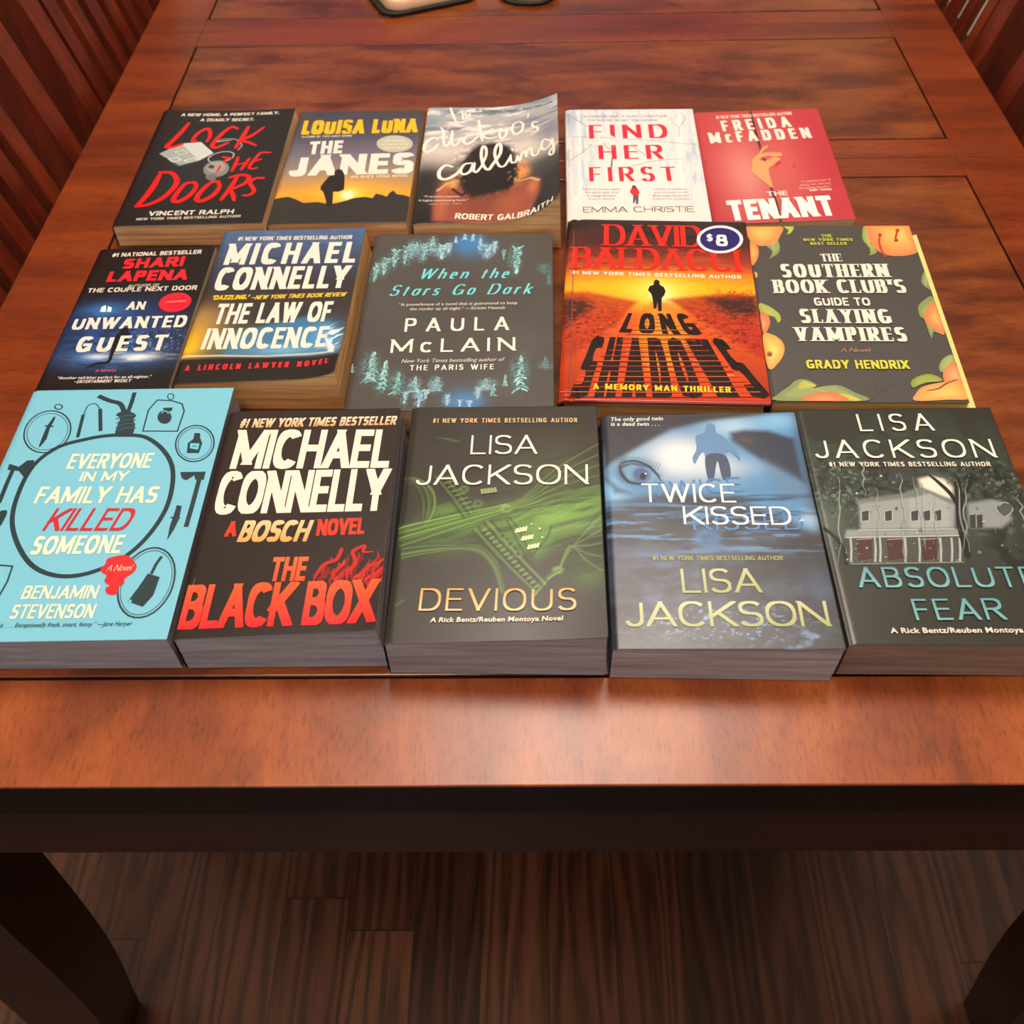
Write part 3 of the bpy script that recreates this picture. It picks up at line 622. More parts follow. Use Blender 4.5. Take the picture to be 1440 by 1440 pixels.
ART={
 'lock':[
["fill","#1d1a18"],
["blob",47.5,88.2,42.5,63.8,0,"#2a2e38",0.5,1],
["T","A NEW HOME. A PERFECT FAMILY.",19.6,185.1,116,186.4,5.17,"#e8dccb",0.2,0,"s",None,0.12],
["T","A DEADLY SECRET.",40.3,175.7,93.3,175.2,5.09,"#e8dccb",0.2,0,"s",None,0.12],
["P",[[14.1,115.9],[30.9,133.9],[54.2,104.7],[38.2,95.4]],"#9aa6a4",0,None],
["P",[[30.9,133.9],[49.4,136.7],[65.4,116.5],[54.5,103.5]],"#c3cbc8",0,None],
["P",[[14.3,115.2],[38.2,95.4],[54.4,104],[54.9,101.5],[36.8,93.1]],"#4a4e50",0,None],
["S",[[25.4,106.3],[32.4,109.8],[37.3,105],[30.4,101.5]],0.91,"#e8e6de",0,1,0],
["S",[[40.2,103.7],[48.2,108.4],[53.3,104.2],[45.4,100.6]],0.91,"#e8e6de",0,1,0],
["S",[[28.3,119.1],[34.8,122.5],[41.1,117.5],[34.6,114.2]],0.91,"#d8d6c0",0,1,0],
["P",[[85.2,91.2],[85.7,88],[85.7,84.8],[85,81.9],[83.8,79.2],[82.1,77.1],[79.9,75.5],[77.5,74.6],[74.9,74.3],[72.2,74.8],[69.5,76],[67.1,77.7],[65,80.1],[63.3,82.8],[62.1,85.9],[61.5,89.1],[61.5,92.3],[62.1,95.3],[63.3,98],[65,100.2],[67.2,101.9],[69.7,102.9],[72.3,103.1],[75.1,102.6],[77.8,101.4],[80.2,99.6],[82.3,97.2],[84,94.3]],"#7f7d7b",0,None],
["P",[[81.6,92.9],[82,90.9],[81.9,88.8],[81.3,86.9],[80.3,85.2],[79,83.8],[77.4,82.7],[75.6,82],[73.7,81.8],[71.7,82.1],[69.8,82.7],[68.1,83.8],[66.6,85.3],[65.4,87],[64.7,89],[64.3,91],[64.4,93.1],[64.9,95],[65.9,96.8],[67.2,98.2],[68.8,99.3],[70.6,100],[72.6,100.2],[74.6,100],[76.5,99.3],[78.3,98.2],[79.7,96.7],[80.9,94.9]],"#989593",0,None],
["P",[[71.2,92.2],[71.3,91.5],[71.2,90.8],[71,90.2],[70.7,89.7],[70.2,89.3],[69.7,89.1],[69,89],[68.4,89.1],[67.8,89.4],[67.1,89.8],[66.6,90.3],[66.1,91],[65.8,91.7],[65.5,92.4],[65.4,93.2],[65.5,93.9],[65.7,94.5],[66.1,95],[66.5,95.4],[67.1,95.6],[67.7,95.7],[68.3,95.6],[69,95.3],[69.6,94.9],[70.2,94.3],[70.6,93.7],[71,93]],"#3a3836",0,None],
["P",[[67.4,78.3],[75.9,80.3],[76.8,66.4],[71.9,68.9],[65.8,73.7]],"#6d6a68",0,None],
["S",[[85.3,113.2],[85.6,111.2],[85.3,109],[84.5,106.9],[83.1,104.8],[81.3,103],[79.2,101.5],[76.7,100.3],[74.2,99.6],[71.6,99.3],[69.2,99.5],[67,100.1],[65.2,101.2],[63.8,102.7],[62.9,104.5],[62.6,106.5],[62.8,108.7],[63.6,110.8],[65,112.9],[66.8,114.8],[68.9,116.4],[71.4,117.6],[74,118.4],[76.5,118.6],[79,118.4],[81.2,117.7],[83.1,116.6],[84.5,115.1]],1.31,"#b0aca6",0,1,0],
["S",[[59.3,130.3],[67.9,140.1],[81,140.9],[89.6,130.4],[87.5,120.5]],1.59,"#8e8b88",0,0,1],
["S",[[64.7,136.4],[78.6,139.7]],0.66,"#e5e2da",0,0,1],
["S",[[30,171.4],[26.4,154.5],[21.8,139.3],[18.4,128.1],[23.9,127.4],[32.4,133.1]],4.57,"#f01414",0.35,0,1],
["S",[[44.3,139.3],[40.7,137.3]],3.71,"#f01414",0.35,0,1],
["S",[[40.1,138.8],[42.9,152],[49.7,161],[54.1,155.8],[55.8,144.2],[54.6,137.2]],3.97,"#f01414",0.35,0,1],
["S",[[80.1,160.2],[74,163.8],[67.8,154.2],[62.8,139],[61.6,129],[66.7,126.3],[75.6,134.8]],4.34,"#f01414",0.35,0,1],
["S",[[90.2,163.6],[87.7,144.3],[84.7,125.1]],4.36,"#f01414",0.35,0,1],
["S",[[105.5,161.3],[96,146.4],[88,139.2],[96.3,133.7],[103.2,128.3]],3.82,"#f01414",0.35,0,1],
["S",[[76,108.8],[84.9,106.5]],3.4,"#f01414",0.35,0,1],
["S",[[80.3,106.7],[78.4,100.3]],3.4,"#f01414",0.35,0,1],
["S",[[76.5,93.2],[75.5,83.8]],3.37,"#f01414",0.35,0,1],
["S",[[90.4,108.2],[90.1,96.2],[89,83.9]],3.41,"#f01414",0.35,0,1],
["S",[[101.4,105.2],[99,93.3],[97.2,85.9]],3.4,"#f01414",0.35,0,1],
["S",[[90.5,94.2],[99.4,98.1]],2.86,"#f01414",0.35,0,1],
["S",[[119.9,114.4],[110.8,114.3],[107.3,104.8],[104,90.7],[107.2,87],[111.4,88.4]],3.16,"#f01414",0.35,0,1],
["S",[[105.7,98.9],[112.7,103.3]],2.87,"#f01414",0.35,0,1],
["S",[[23.4,79.3],[22,61.2],[18.8,43.5],[14.4,29]],5.61,"#f01414",0.35,0,1],
["S",[[22.4,83.3],[33.4,82.6],[41.4,69.8],[40.7,56.3],[34.3,40.9],[24.2,31.5],[14.3,29.4]],5.11,"#f01414",0.35,0,1],
["S",[[58.6,65.9],[50.3,63.9],[45.9,47.2],[45.6,37.3],[51.5,36.1],[59,46.8],[61.1,60.2],[57.1,67.1]],4.82,"#f01414",0.35,0,1],
["S",[[80.4,67.4],[72.8,64.3],[66.7,48.8],[66.5,37.7],[72.4,36.4],[80.3,46],[82.6,59.4],[78.5,67.5]],4.83,"#f01414",0.35,0,1],
["S",[[96,75.2],[93.2,56.7],[88.3,36.9]],4.61,"#f01414",0.35,0,1],
["S",[[88.8,72.8],[98.2,77],[106.4,73.8],[105.6,64],[98.2,56.4],[92.6,53.3]],4.09,"#f01414",0.35,0,1],
["S",[[93,54.4],[97.2,45.3],[100.4,35.3]],4.03,"#f01414",0.35,0,1],
["S",[[120.8,70.7],[113.3,70.4],[109.4,63.8],[113.4,55.7],[115.6,48.9],[112.4,43.5],[106.9,43.1]],3.82,"#f01414",0.35,0,1],
["T","VINCENT RALPH",28.4,14.1,103.4,14.8,6.86,"#d6cdc0",0.22,0,"s",None,0.12],
["T","NEW YORK TIMES BESTSELLING AUTHOR",19.4,7.4,110.8,9,3.6,"#c9c0b3",0.2,0,"s",None,0.12],
 ],
 'janes':[
["grad",[[189.9,"#454143"],[144.4,"#4c4a55"],[110.4,"#6e6876"],[80,"#93806f"],[59,"#b98a4c"],[42.7,"#e29a2c"],[33.7,"#e08a20"],[28.8,"#3a302a"],[22.9,"#2f2c29"]]],
["blob",65,42.7,37.6,24.6,0,"#f8b32c",0.75,1],
["blob",65,42.7,13.7,12.2,0,"#ffd34a",0.9,1],
["blob",65,42.7,5.1,6.5,0,"#fff6d8",1,1],
["noise",3,30,6,0,0.45,0.7,"#3a3a48",0.35,[10.5,163.9,86.9,36.5]],
["P",[[1.2,0.4],[-0.8,37.2],[4.6,39.1],[12.2,40.9],[19.8,36.7],[27.5,30.6],[39.7,32.3],[47.6,29.2],[46.4,37.1],[53.8,29],[64.5,33.7],[70.8,37.5],[80.8,39.3],[87.8,37.1],[89.9,44.1],[95.8,42],[100.1,38.9],[101.8,44.9],[104.8,48.8],[108.8,42.7],[114.6,41.5],[120.5,38.4],[121.6,1.3]],"#2f2c29",0,None],
["T","LOUISA LUNA",7,145.2,117.8,147.3,25.6,"#f6b70c",0.27,0,"s",None,0.12],
["T","AUTHOR OF TWO GIRLS DOWN",8.4,139.4,56.2,140.8,3.24,"#d9cdbb",0.18,0,"s",None,0.12],
["T","THE",19.4,110,50.6,111.6,22.5,"#e4dbcf",0.25,0,"s",None,0.12],
["T","JANES",6.8,73.7,119.5,76.5,34.61,"#e4dbcf",0.25,0,"s",None,0.12],
["P",[[115.7,126.6],[115.6,123.3],[114.6,120.2],[112.8,117.4],[110.3,115.1],[107.3,113.4],[103.8,112.4],[100,112.1],[96.2,112.5],[92.5,113.7],[89.1,115.5],[86.2,117.9],[83.8,120.8],[82.2,124],[81.4,127.3],[81.5,130.6],[82.4,133.8],[84.2,136.6],[86.7,139],[89.8,140.8],[93.3,141.8],[97.1,142.1],[101,141.7],[104.8,140.5],[108.2,138.6],[111.2,136.1],[113.5,133.2],[115,130]],"#b9b7a2",0,None],
["T","A NEW YORK TIMES BOOK",88.3,131,107.6,131.1,2.75,"#d6d4c2",0.18,0,"s",None,0.12],
["T","BEST THRILLERS OF THE YEAR",85.9,124.7,111.8,124.7,2.73,"#d6d4c2",0.18,0,"s",None,0.12],
["T","A NEW YORK TIMES BOOK",88.4,118.4,111.2,118.4,2.7,"#d6d4c2",0.18,0,"s",None,0.12],
["T","AN ALICE VEGA NOVEL",64,69.3,116.6,70.3,4.21,"#e3cdb0",0.2,0,"s",None,0.12],
["P",[[48.1,25.2],[47.6,31.1],[43.9,43.2],[41.8,49.3],[40,50.3],[38.7,55.4],[40.9,63.6],[44.3,72.9],[48.7,74.9],[48,81.3],[50.9,84.8],[54.6,83.2],[57.7,75.8],[59.5,63.2],[60.5,50.9],[55.8,47.9],[51.2,48],[52.5,37],[53.1,26.1]],"#241d19",0,None],
 ],
 'cuck':[
["grad",[[203.7,"#9fb0bb"],[172.2,"#a7a6a8"],[142.1,"#a9a5a6"],[113.1,"#c9bdb4"],[97,"#9b938f"],[77.4,"#4c4544"],[54.6,"#2c2828"],[0.7,"#181515"]]],
["noise",11,26,7,0,0.5,0.7,"#4d6073",0.75,[60,167.9,99.8,33.6]],
["noise",12,20,6,0.2,0.52,0.7,"#ece6e0",0.8,[54.3,167.9,100,52.1]],
["blob",119.4,122,18,26.8,0,"#4f5c76",0.7,1.5],
["blob",6.6,168.5,10.2,13.3,0,"#4d8296",0.5,1],
["blob",94.2,154.2,17.8,13.2,0,"#4c5570",0.5,1],
["blob",72.9,103.9,65.5,18.3,0,"#d7ccc2",0.7,1],
["blob",117.9,71.6,20.3,19,0,"#3b4a40",0.7,1],
["blob",118.5,31.5,17.5,32.6,0,"#22222e",0.9,1],
["blob",8.1,66.5,15.9,25.2,0,"#201d1d",0.8,1],
["sp",[[17,4.7],[16.4,29.4],[18.6,51.4],[27.5,60.7],[42.5,54.9],[63.6,50.9],[84.5,52.9],[101.2,56.5],[108.5,46.9],[108.4,29.7],[103.4,13.8],[102.4,-8.7]],"#8f4a36",1,3],
["blob",56.2,25.5,16.5,25.5,0,"#6e3426",0.6,1],
["blob",82.8,33.1,14.5,24.1,0,"#a4583a",0.6,1],
["blob",23.1,29.4,6.2,29.4,0,"#b8664a",0.6,1],
["blob",103.3,43.6,5.1,11.5,0,"#cf7a50",0.7,1],
["sl",[[18.7,49.5],[26.4,60.7],[37.8,64.3]],1.47,"#f2c08a",0.9,1.5],
["sl",[[90.7,58.3],[101.2,58.5],[108.5,48.9]],1.47,"#f4cfa0",0.9,1.5],
["blob",31.7,60.6,7.4,7.6,0,"#e8a860",0.9,1],
["blob",92.7,70.8,7.4,11.7,0,"#e89a4a",0.9,1],
["blob",94.8,79.6,4.3,11.9,0,"#d98a60",0.8,1],
["sp",[[44.2,113.3],[52.5,125.5],[67.9,128],[80.2,120.8],[87,104.6],[89.4,79.9],[87.6,57.5],[81.5,48.1],[72.1,46.3],[57.7,41.8],[49.5,38.2],[39.5,51.2],[37.4,73.9],[38.4,97.3]],"#1d1613",1,3.5],
["noise",14,4,5,0,0.4,0.55,"#1d1613",1,[62.7,81.3,31.1,42]],
["noise",15,3,4,0,0.55,0.68,"#d89a58",0.8,[90.6,73.6,8.5,17.7]],
["noise",16,3,4,0,0.5,0.65,"#cf9050",0.8,[33.5,66.3,7.4,11.5]],
["noise",13,3,9,0,0.55,0.75,"#5a3520",0.5,[62,105,21.8,24.5]],
["sl",[[32.2,51.3],[40,42],[44.9,47.5]],2.72,"#1d1613",1,1],
["blob",64.1,104.9,2.7,14.2,0,"#5a3026",0.6,1],
["S",[[22.3,193.3],[23.9,184.9],[28.8,167.2]],2.54,"#efe4d6",0.3,0,1],
["S",[[19.2,176.7],[25.2,181.6]],1.6,"#efe4d6",0.3,0,1],
["S",[[33.9,187],[35.8,170.4]],2.3,"#efe4d6",0.3,0,1],
["S",[[35.1,176.5],[37.6,181.8],[39.2,171.4]],1.83,"#efe4d6",0.3,0,1],
["S",[[41.7,171.4],[41.8,181.3],[39.8,176.5]],1.59,"#efe4d6",0.3,0,1],
["S",[[13.5,134.6],[9.2,137.4],[3.6,130.2],[1.3,118.9],[4.3,112.3],[10,116.7],[14.4,125.9]],3.12,"#efe4d6",0.3,0,1],
["S",[[15.1,155],[17.7,150],[19.3,130],[21.8,122.7],[25.2,129.9],[26.7,149.9]],2.48,"#efe4d6",0.3,0,1],
["S",[[26.7,149.9],[27.1,129.9],[30,123.3],[35.6,132.9]],2.47,"#efe4d6",0.3,0,1],
["S",[[46.3,141.2],[40.8,140.2],[37.9,131.9],[40.9,126],[45.7,129.7],[51.4,140.1]],2.68,"#efe4d6",0.3,0,1],
["S",[[50.9,168.4],[52.7,150.7],[55.6,131.7]],2.95,"#efe4d6",0.3,0,1],
["S",[[64.4,152.5],[59.6,146.3],[55.3,141.1],[61,135.7],[68.2,137.4]],2.48,"#efe4d6",0.3,0,1],
["S",[[76.2,152.1],[72.3,150.6],[71.5,139.1],[74.4,134.4],[77.6,140.1],[77.4,149.7],[75.7,152.8],[80.8,147.9],[83.5,153.6]],2.48,"#efe4d6",0.3,0,1],
["S",[[90.2,160.1],[84.6,157.6],[83.6,145],[87.6,138.4],[92.6,144.1],[93.6,154.4],[90.2,160.6]],2.49,"#efe4d6",0.3,0,1],
["S",[[98.8,171.9],[98,164.5]],1.59,"#efe4d6",0.3,0,1],
["S",[[107.3,151.5],[103.1,153],[102.6,146.7],[107,140.8],[107,135.3],[101.5,135.9]],2.44,"#efe4d6",0.3,0,1],
["S",[[29.7,87.5],[23.2,89.6],[18.4,79.9],[19.6,69.3],[25.5,67.3],[33.1,73.9],[37.9,84.5]],3.44,"#efe4d6",0.3,0,1],
["S",[[47.2,93.3],[40.8,91.3],[37.6,80.6],[40.5,74.8],[46.2,79.6],[49.4,93.2],[49.3,81.5],[52.1,78.6],[56.1,87.3]],3.02,"#efe4d6",0.3,0,1],
["S",[[56.1,87.3],[59.8,105.1],[59.4,118.2],[56.5,121.3],[55.4,107.1],[58.1,89.2],[62.7,82.3],[67.2,92.7],[72.8,108],[73,122.2],[70.2,124.7],[67.8,108.6],[72.1,88.2],[77.5,87.2],[82.7,101.8]],3.01,"#efe4d6",0.3,0,1],
["S",[[82.6,103.9],[83.4,91.7],[87.2,90.5],[89.2,99.8]],2.4,"#efe4d6",0.3,0,1],
["S",[[83.6,113.7],[84.2,110.5]],1.98,"#efe4d6",0.3,0,1],
["S",[[89.2,99.8],[90.9,91.2],[93,102.3],[95.6,105.2],[96.8,94.5]],2.17,"#efe4d6",0.3,0,1],
["S",[[96.8,94.5],[98.3,105.8],[101,108.4],[102.7,95.1],[106.4,92.5],[109.6,102.5]],2.15,"#efe4d6",0.3,0,1],
["S",[[118.8,107.2],[112.9,114.7],[110.7,103.8],[113.9,95.8],[118.7,100.7],[120.4,108.8],[121.7,88.6],[120.6,80.2],[117.5,84.7],[120.2,92.6],[125.5,98.4]],2.31,"#efe4d6",0.3,0,1],
["T","#1 INTERNATIONAL BESTSELLER",46.8,185.7,121.1,177.6,4.1,"#6b6a6c",0.18,0,"s",None,0.12],
["T","ROBERT GALBRAITH",36.1,6.3,119.6,-1.2,8.23,"#f0e4d2",0.17,0,"s",None,0.12],
["T","“Propulsive suspense.",6.9,38.6,39.6,38.7,2.74,"#e6d8c8",0,0,"b",None,0.12],
["T","A highly entertaining book.”",3,32.3,46.6,32.8,3.08,"#e6d8c8",0,0,"b",None,0.12],
["T","—NEW YORK TIMES",10.9,26.8,40.7,27.5,2.16,"#b0a090",0.15,0,"s",None,0.12],
 ],
 'find':[
["fill","#dbd8d6"],
["noise",21,3,26,0,0.45,0.7,"#a9bccf",0.55,[22.1,160.8,53.5,55.5]],
["noise",22,2.2,22,0,0.5,0.7,"#8aa6c4",0.6,[8.8,130.7,18.9,88]],
["noise",23,3,18,0,0.5,0.68,"#9db2cc",0.7,[111.1,100.9,17.4,64.9]],
["noise",24,2,14,0,0.5,0.7,"#93a9c6",0.5,[66.1,183.1,54.1,12.8]],
["blob",6.1,173.4,4.3,23.4,0,"#5d86b4",0.7,1],
["blob",62.3,108.9,34,59.6,0,"#e6ddd4",0.5,1],
["blob",57.6,19.4,77.3,20.4,0,"#e2d9cf",0.9,1],
["sl",[[6.3,190.4],[6.5,120.9],[7.1,46.9]],3.29,"#b9c6d3",0.6,1.5],
["sl",[[12.4,190.3],[12.3,120.8],[12.5,46.9]],2.41,"#f4efea",0.6,1.5],
["sl",[[21.7,190.2],[21.2,120.8],[20.9,46.9]],1.31,"#b9c6d3",0.6,1.5],
["sl",[[110,188.9],[105.5,120],[101,46.6]],3.04,"#f4efea",0.6,1.5],
["sl",[[118.7,188.7],[113.7,120],[108.8,46.6]],1.74,"#b9c6d3",0.6,1.5],
["S",[[0.8,185.1],[11.5,171.3],[21,159.8]],0.66,"#7d8794",0.4,0,1],
["S",[[-0.1,141.7],[19.5,142.1],[44.8,139.3]],0.64,"#7d8794",0.4,0,1],
["S",[[52.2,139.2],[84.6,133.9],[120.6,127.3]],0.63,"#7d8794",0.4,0,1],
["S",[[24.5,129.5],[14.8,115],[2.1,99.8]],0.63,"#7d8794",0.4,0,1],
["S",[[42.9,89.2],[55.2,90.1],[77.1,99.3],[97.9,102.9],[108.2,103.8]],0.61,"#7d8794",0.4,0,1],
["S",[[42,105.2],[40.4,92],[39.5,80.9]],0.62,"#7d8794",0.4,0,1],
["S",[[62,124.3],[70.7,112.6],[72.5,106.9]],0.63,"#7d8794",0.4,0,1],
["S",[[108.7,186.8],[114.3,176.2],[111.3,165.9],[107.5,157.7],[106,139.6]],0.65,"#7d8794",0.4,0,1],
["S",[[100.2,174.3],[105.3,157.7]],0.65,"#7d8794",0.4,0,1],
["S",[[42,107.1],[41,93.9],[39.3,80.9]],1.45,"#5a5a5c",0.6,0,1],
["T","FIND",21.9,138.9,95.5,139.3,24.29,"#cc2338",0.19,0,"i",None,0.3],
["T","HER",29.8,103.4,88.9,103.7,23.5,"#cc2338",0.19,0,"i",None,0.3],
["T","FIRST",20.4,67,98,67.5,23.05,"#cc2338",0.19,0,"i",None,0.3],
["S",[[24.6,132.5],[32.3,143.4],[40.8,143.3],[48.9,135.2],[58.2,132.2]],3.16,"#ddd8d2",0.8,0,1],
["S",[[22.4,128.6],[26.4,122.7]],1.05,"#8a8a90",0.6,0,1],
["S",[[35.1,132.4],[37,124.5],[42,120.6],[44.5,129.4]],0.84,"#8f8f95",0.5,0,1],
["S",[[26.7,150.5],[34.7,151.4]],1.07,"#c8b8b0",0.5,0,1],
["T","A MISSING GIRL. A QUIET COASTLINE.",17.6,177.1,98.2,176.8,3.36,"#8b8f9c",0.15,0,"s",None,0.12],
["T","THE KILLER WHAT YOU KNOW",20.7,170.1,87.5,169.3,3.33,"#8b8f9c",0.15,0,"s",None,0.12],
["T","Dark, dense and superb",14.6,53.6,47.3,53.5,2.83,"#8a8488",0,0,"b",None,0.12],
["T","An eerie tale that",15.9,48.5,45.3,48.4,2.81,"#8a8488",0,0,"b",None,0.12],
["T","is magnificent",17.2,43.4,43.3,43.3,2.79,"#8a8488",0,0,"b",None,0.12],
["T","Trevor Wood",18.5,38.3,41.3,38.3,2.77,"#d07a68",0,0,"b",None,0.12],
["T","What a brilliant",77.2,53.4,105.5,53.6,2.82,"#8a8488",0,0,"b",None,0.12],
["T","and unusual novel",76.3,48.3,106,48.6,2.8,"#8a8488",0,0,"b",None,0.12],
["T","Exceptional",75.4,43.2,106.6,43.5,2.78,"#8a8488",0,0,"b",None,0.12],
["T","Catherine Cooper",74.5,38.2,107.1,38.5,2.76,"#d07a68",0,0,"b",None,0.12],
["P",[[58,45],[62.9,45.9],[61.7,32.1],[60,31.2],[59.8,38.9],[58.3,32.9],[57.2,33.3]],"#5a5460",0,None],
["P",[[57.6,58.2],[61.6,58.2],[63.9,49.4],[62.4,45.9],[58,45],[55.3,50.3]],"#c8242f",0,None],
["P",[[61.1,58.2],[61.1,57.7],[60.9,57.1],[60.7,56.7],[60.4,56.3],[60,56],[59.7,55.8],[59.3,55.7],[58.9,55.8],[58.6,56],[58.3,56.3],[58,56.7],[57.9,57.1],[57.8,57.7],[57.7,58.2],[57.8,58.8],[58,59.3],[58.2,59.8],[58.5,60.2],[58.8,60.5],[59.2,60.6],[59.6,60.7],[59.9,60.6],[60.3,60.5],[60.6,60.2],[60.8,59.8],[61,59.3],[61.1,58.8]],"#4a3a38",0,None],
["T","EMMA CHRISTIE",13.8,19.1,109.4,20.2,8.44,"#6f6a68",0.1,0,"s",None,0.12],
 ],
 'tenant':[
["fill","#b4323c"],
["blob",34.9,80.6,28.4,72.1,0,"#cf756c",0.85,1],
["blob",39.3,72.2,13,38.9,0,"#d28a84",0.6,1],
["blob",72.1,86.2,21.8,81.9,0,"#c85e58",0.75,1],
["blob",118.3,103.9,13.4,94.4,0,"#ae2c38",0.6,1],
["blob",-6.5,31.9,16,38.9,0,"#ae2836",0.6,1],
["blob",30.2,165,34.8,37.1,0,"#be5044",0.6,1],
["sl",[[55,184.1],[55.3,125.4],[56.1,51.2],[56.8,-5]],1.88,"#5a2a2a",0.8,1],
["S",[[55,184.6],[55.2,154.2],[55.9,121]],2,"#3a2422",0.1,0,1],
["S",[[56.2,52.2],[57.3,30],[56.8,-5]],2.14,"#4a2422",0.2,0,1],
["S",[[72,130.8],[74,98.6],[74.2,50],[73.1,15.8]],0.45,"#b04a48",0.1,0,1],
["S",[[40,56.2],[41.7,36.7]],0.43,"#c86a64",0,0,1],
["P",[[52.5,108.4],[57.8,118.8],[62.9,122.7],[62.7,119.5],[58.4,114.4],[56.1,110.3],[63.5,110.9],[73.9,108.7],[73.7,103.8],[65.8,103.3],[59.3,104.8],[51.8,99],[57.2,96.6],[65.6,102.3],[71.2,98.7],[69.1,95.8],[61.2,87],[58.4,83.1],[57.5,68.9],[57.5,52.1],[50.2,63.4],[43.3,77],[44.2,88.1],[46.6,100.4]],"#e39a62",1,None],
["S",[[51.9,108.5],[62.2,109.9],[73.6,107]],0.56,"#a85a38",0.3,0,1],
["S",[[52.4,95.8],[58,95.5],[66.4,100.1]],0.55,"#a85a38",0.3,0,1],
["S",[[43.5,76.9],[50.2,63.4],[57.2,53.1]],0.55,"#9a4a30",0.2,0,1],
["P",[[58,98],[57.9,97.4],[57.7,96.9],[57.5,96.4],[57.3,96.1],[57.1,95.8],[56.9,95.6],[56.6,95.6],[56.4,95.6],[56.2,95.8],[56.1,96.1],[56,96.5],[55.9,97],[55.9,97.6],[56,98.1],[56.1,98.7],[56.2,99.2],[56.4,99.6],[56.6,100],[56.9,100.3],[57.1,100.5],[57.3,100.5],[57.5,100.5],[57.7,100.3],[57.9,99.9],[58,99.5],[58,99.1],[58,98.5]],"#4a2a30",0,None],
["P",[[68.6,95.8],[71.6,93.5],[70,90.5],[65.4,85.7],[64.9,89.8]],"#c22a38",0,None],
["P",[[83.4,84.8],[83.3,84.5],[83.1,84.2],[82.9,84],[82.6,83.8],[82.2,83.6],[81.8,83.6],[81.4,83.5],[81.1,83.6],[80.7,83.7],[80.4,83.9],[80.2,84.2],[80,84.5],[79.9,84.8],[79.9,85.1],[80,85.4],[80.2,85.7],[80.4,85.9],[80.7,86.2],[81.1,86.3],[81.5,86.4],[81.9,86.4],[82.3,86.3],[82.6,86.2],[82.9,86],[83.2,85.8],[83.3,85.5],[83.4,85.2]],"#b02a3a",0,None],
["P",[[86.7,77.1],[86.6,76.8],[86.5,76.5],[86.3,76.3],[86.1,76.1],[85.9,76],[85.6,75.9],[85.4,75.9],[85.1,76],[84.9,76.1],[84.7,76.2],[84.6,76.4],[84.5,76.7],[84.5,76.9],[84.5,77.2],[84.6,77.5],[84.7,77.7],[84.8,77.9],[85.1,78.1],[85.3,78.3],[85.5,78.3],[85.8,78.3],[86,78.3],[86.2,78.2],[86.4,78],[86.5,77.8],[86.6,77.6],[86.7,77.3]],"#b83a44",0,None],
["P",[[74.5,109.1],[75.7,102.6],[73,102.8]],"#d04a50",0,None],
["T","#1 NEW YORK TIMES BESTSELLING AUTHOR",21.1,173,94,176.3,5.54,"#f0c8b8",0.2,0,"s",None,0.12],
["T","FREIDA",25,150,90.3,154,19.2,"#e4dbcf",0.2,0,"s",None,0.35],
["T","McFADDEN",10.7,129.5,105.6,132.9,18.66,"#e4dbcf",0.2,0,"s",None,0.3],
["T","THE",51.1,39,69,39.5,7.27,"#e4dbcf",0.2,0,"s",None,0.12],
["T","TENANT",14.9,4,105,6.3,30.52,"#f6efe4",0.25,0,"s",None,0.1],
["T","“A relentless tour of",83.6,58.2,109.9,60.4,3.34,"#f0b8ac",0,0,"b",None,0.12],
["T","deceit, lies, and jaw-",81.9,53,109.4,55.1,3.31,"#f0b8ac",0,0,"b",None,0.12],
["T","dropping shocks.”",80.2,47.9,108.8,49.8,3.29,"#f0b8ac",0,0,"b",None,0.12],
["T","MARY TANAKA",88.8,44.2,108.1,44.8,3.27,"#f4cdbf",0.2,0,"s",None,0.12],
 ],
 'guest':[
["fill","#1a1513"],
["blob",41.3,78.7,45.7,25.3,0,"#25427a",0.9,1],
["blob",27.7,92.4,17.7,8.5,0,"#3a7cc0",0.8,1],
["blob",45.5,51.4,45.6,22.4,0,"#2c5494",0.9,1],
["blob",47.6,36,31.4,9.2,0,"#4a86c8",0.8,1],
["noise",31,12,4,0,0.45,0.62,"#1a2a4a",0.8,[41.2,59.4,53.5,32.8]],
["noise",32,16,2.5,0,0.5,0.7,"#c8d8e6",0.9,[55.4,38.1,34.6,4.9]],
["blob",68,37.9,14.7,3.4,0,"#e6ecf0",0.9,1],
["blob",36.5,38.5,9.5,3.1,0,"#d0dcec",0.8,1],
["noise",33,10,3,0,0.45,0.6,"#16213a",0.7,[39.7,27,34.3,6.1]],
["noise",34,1.2,1.2,0,0.66,0.75,"#9ab4d8",0.7,[74.1,55.5,26.6,17.6]],
["S",[[32.1,26.4],[38.7,30.8],[46.1,32.2],[46.6,39],[45.6,53],[46,63.2],[48.3,68.8]],2.71,"#161214",0.3,0,1],
["P",[[52.6,67.9],[52.7,67.2],[52.6,66.6],[52.4,66.1],[52.1,65.6],[51.6,65.3],[51,65.1],[50.3,65.1],[49.6,65.1],[49,65.4],[48.3,65.7],[47.7,66.2],[47.2,66.8],[46.8,67.4],[46.5,68],[46.4,68.7],[46.5,69.3],[46.7,69.8],[47.1,70.3],[47.5,70.6],[48.1,70.8],[48.8,70.9],[49.5,70.8],[50.2,70.5],[50.8,70.2],[51.4,69.7],[52,69.1],[52.3,68.5]],"#161214",0,None],
["P",[[44.2,64.1],[54.2,64.6],[54.7,60.7],[53.4,49.7],[46.8,46.7]],"#15151c",1,None],
["P",[[23.6,90.5],[23.1,96.7],[25.9,98.8],[28.3,90.3]],"#e8eef2",0,None],
["P",[[29.1,90.3],[27.9,97.4],[31.7,95.6],[32.5,90.2]],"#d2e2ee",0,None],
["T","#1 NATIONAL BESTSELLER",13.2,161.3,88.2,162.1,5.31,"#dccfbd",0.22,0,"s",None,0.12],
["T","SHARI",26.1,144.9,76.5,146.2,13.01,"#e6222c",0.25,0,"s",None,0.12],
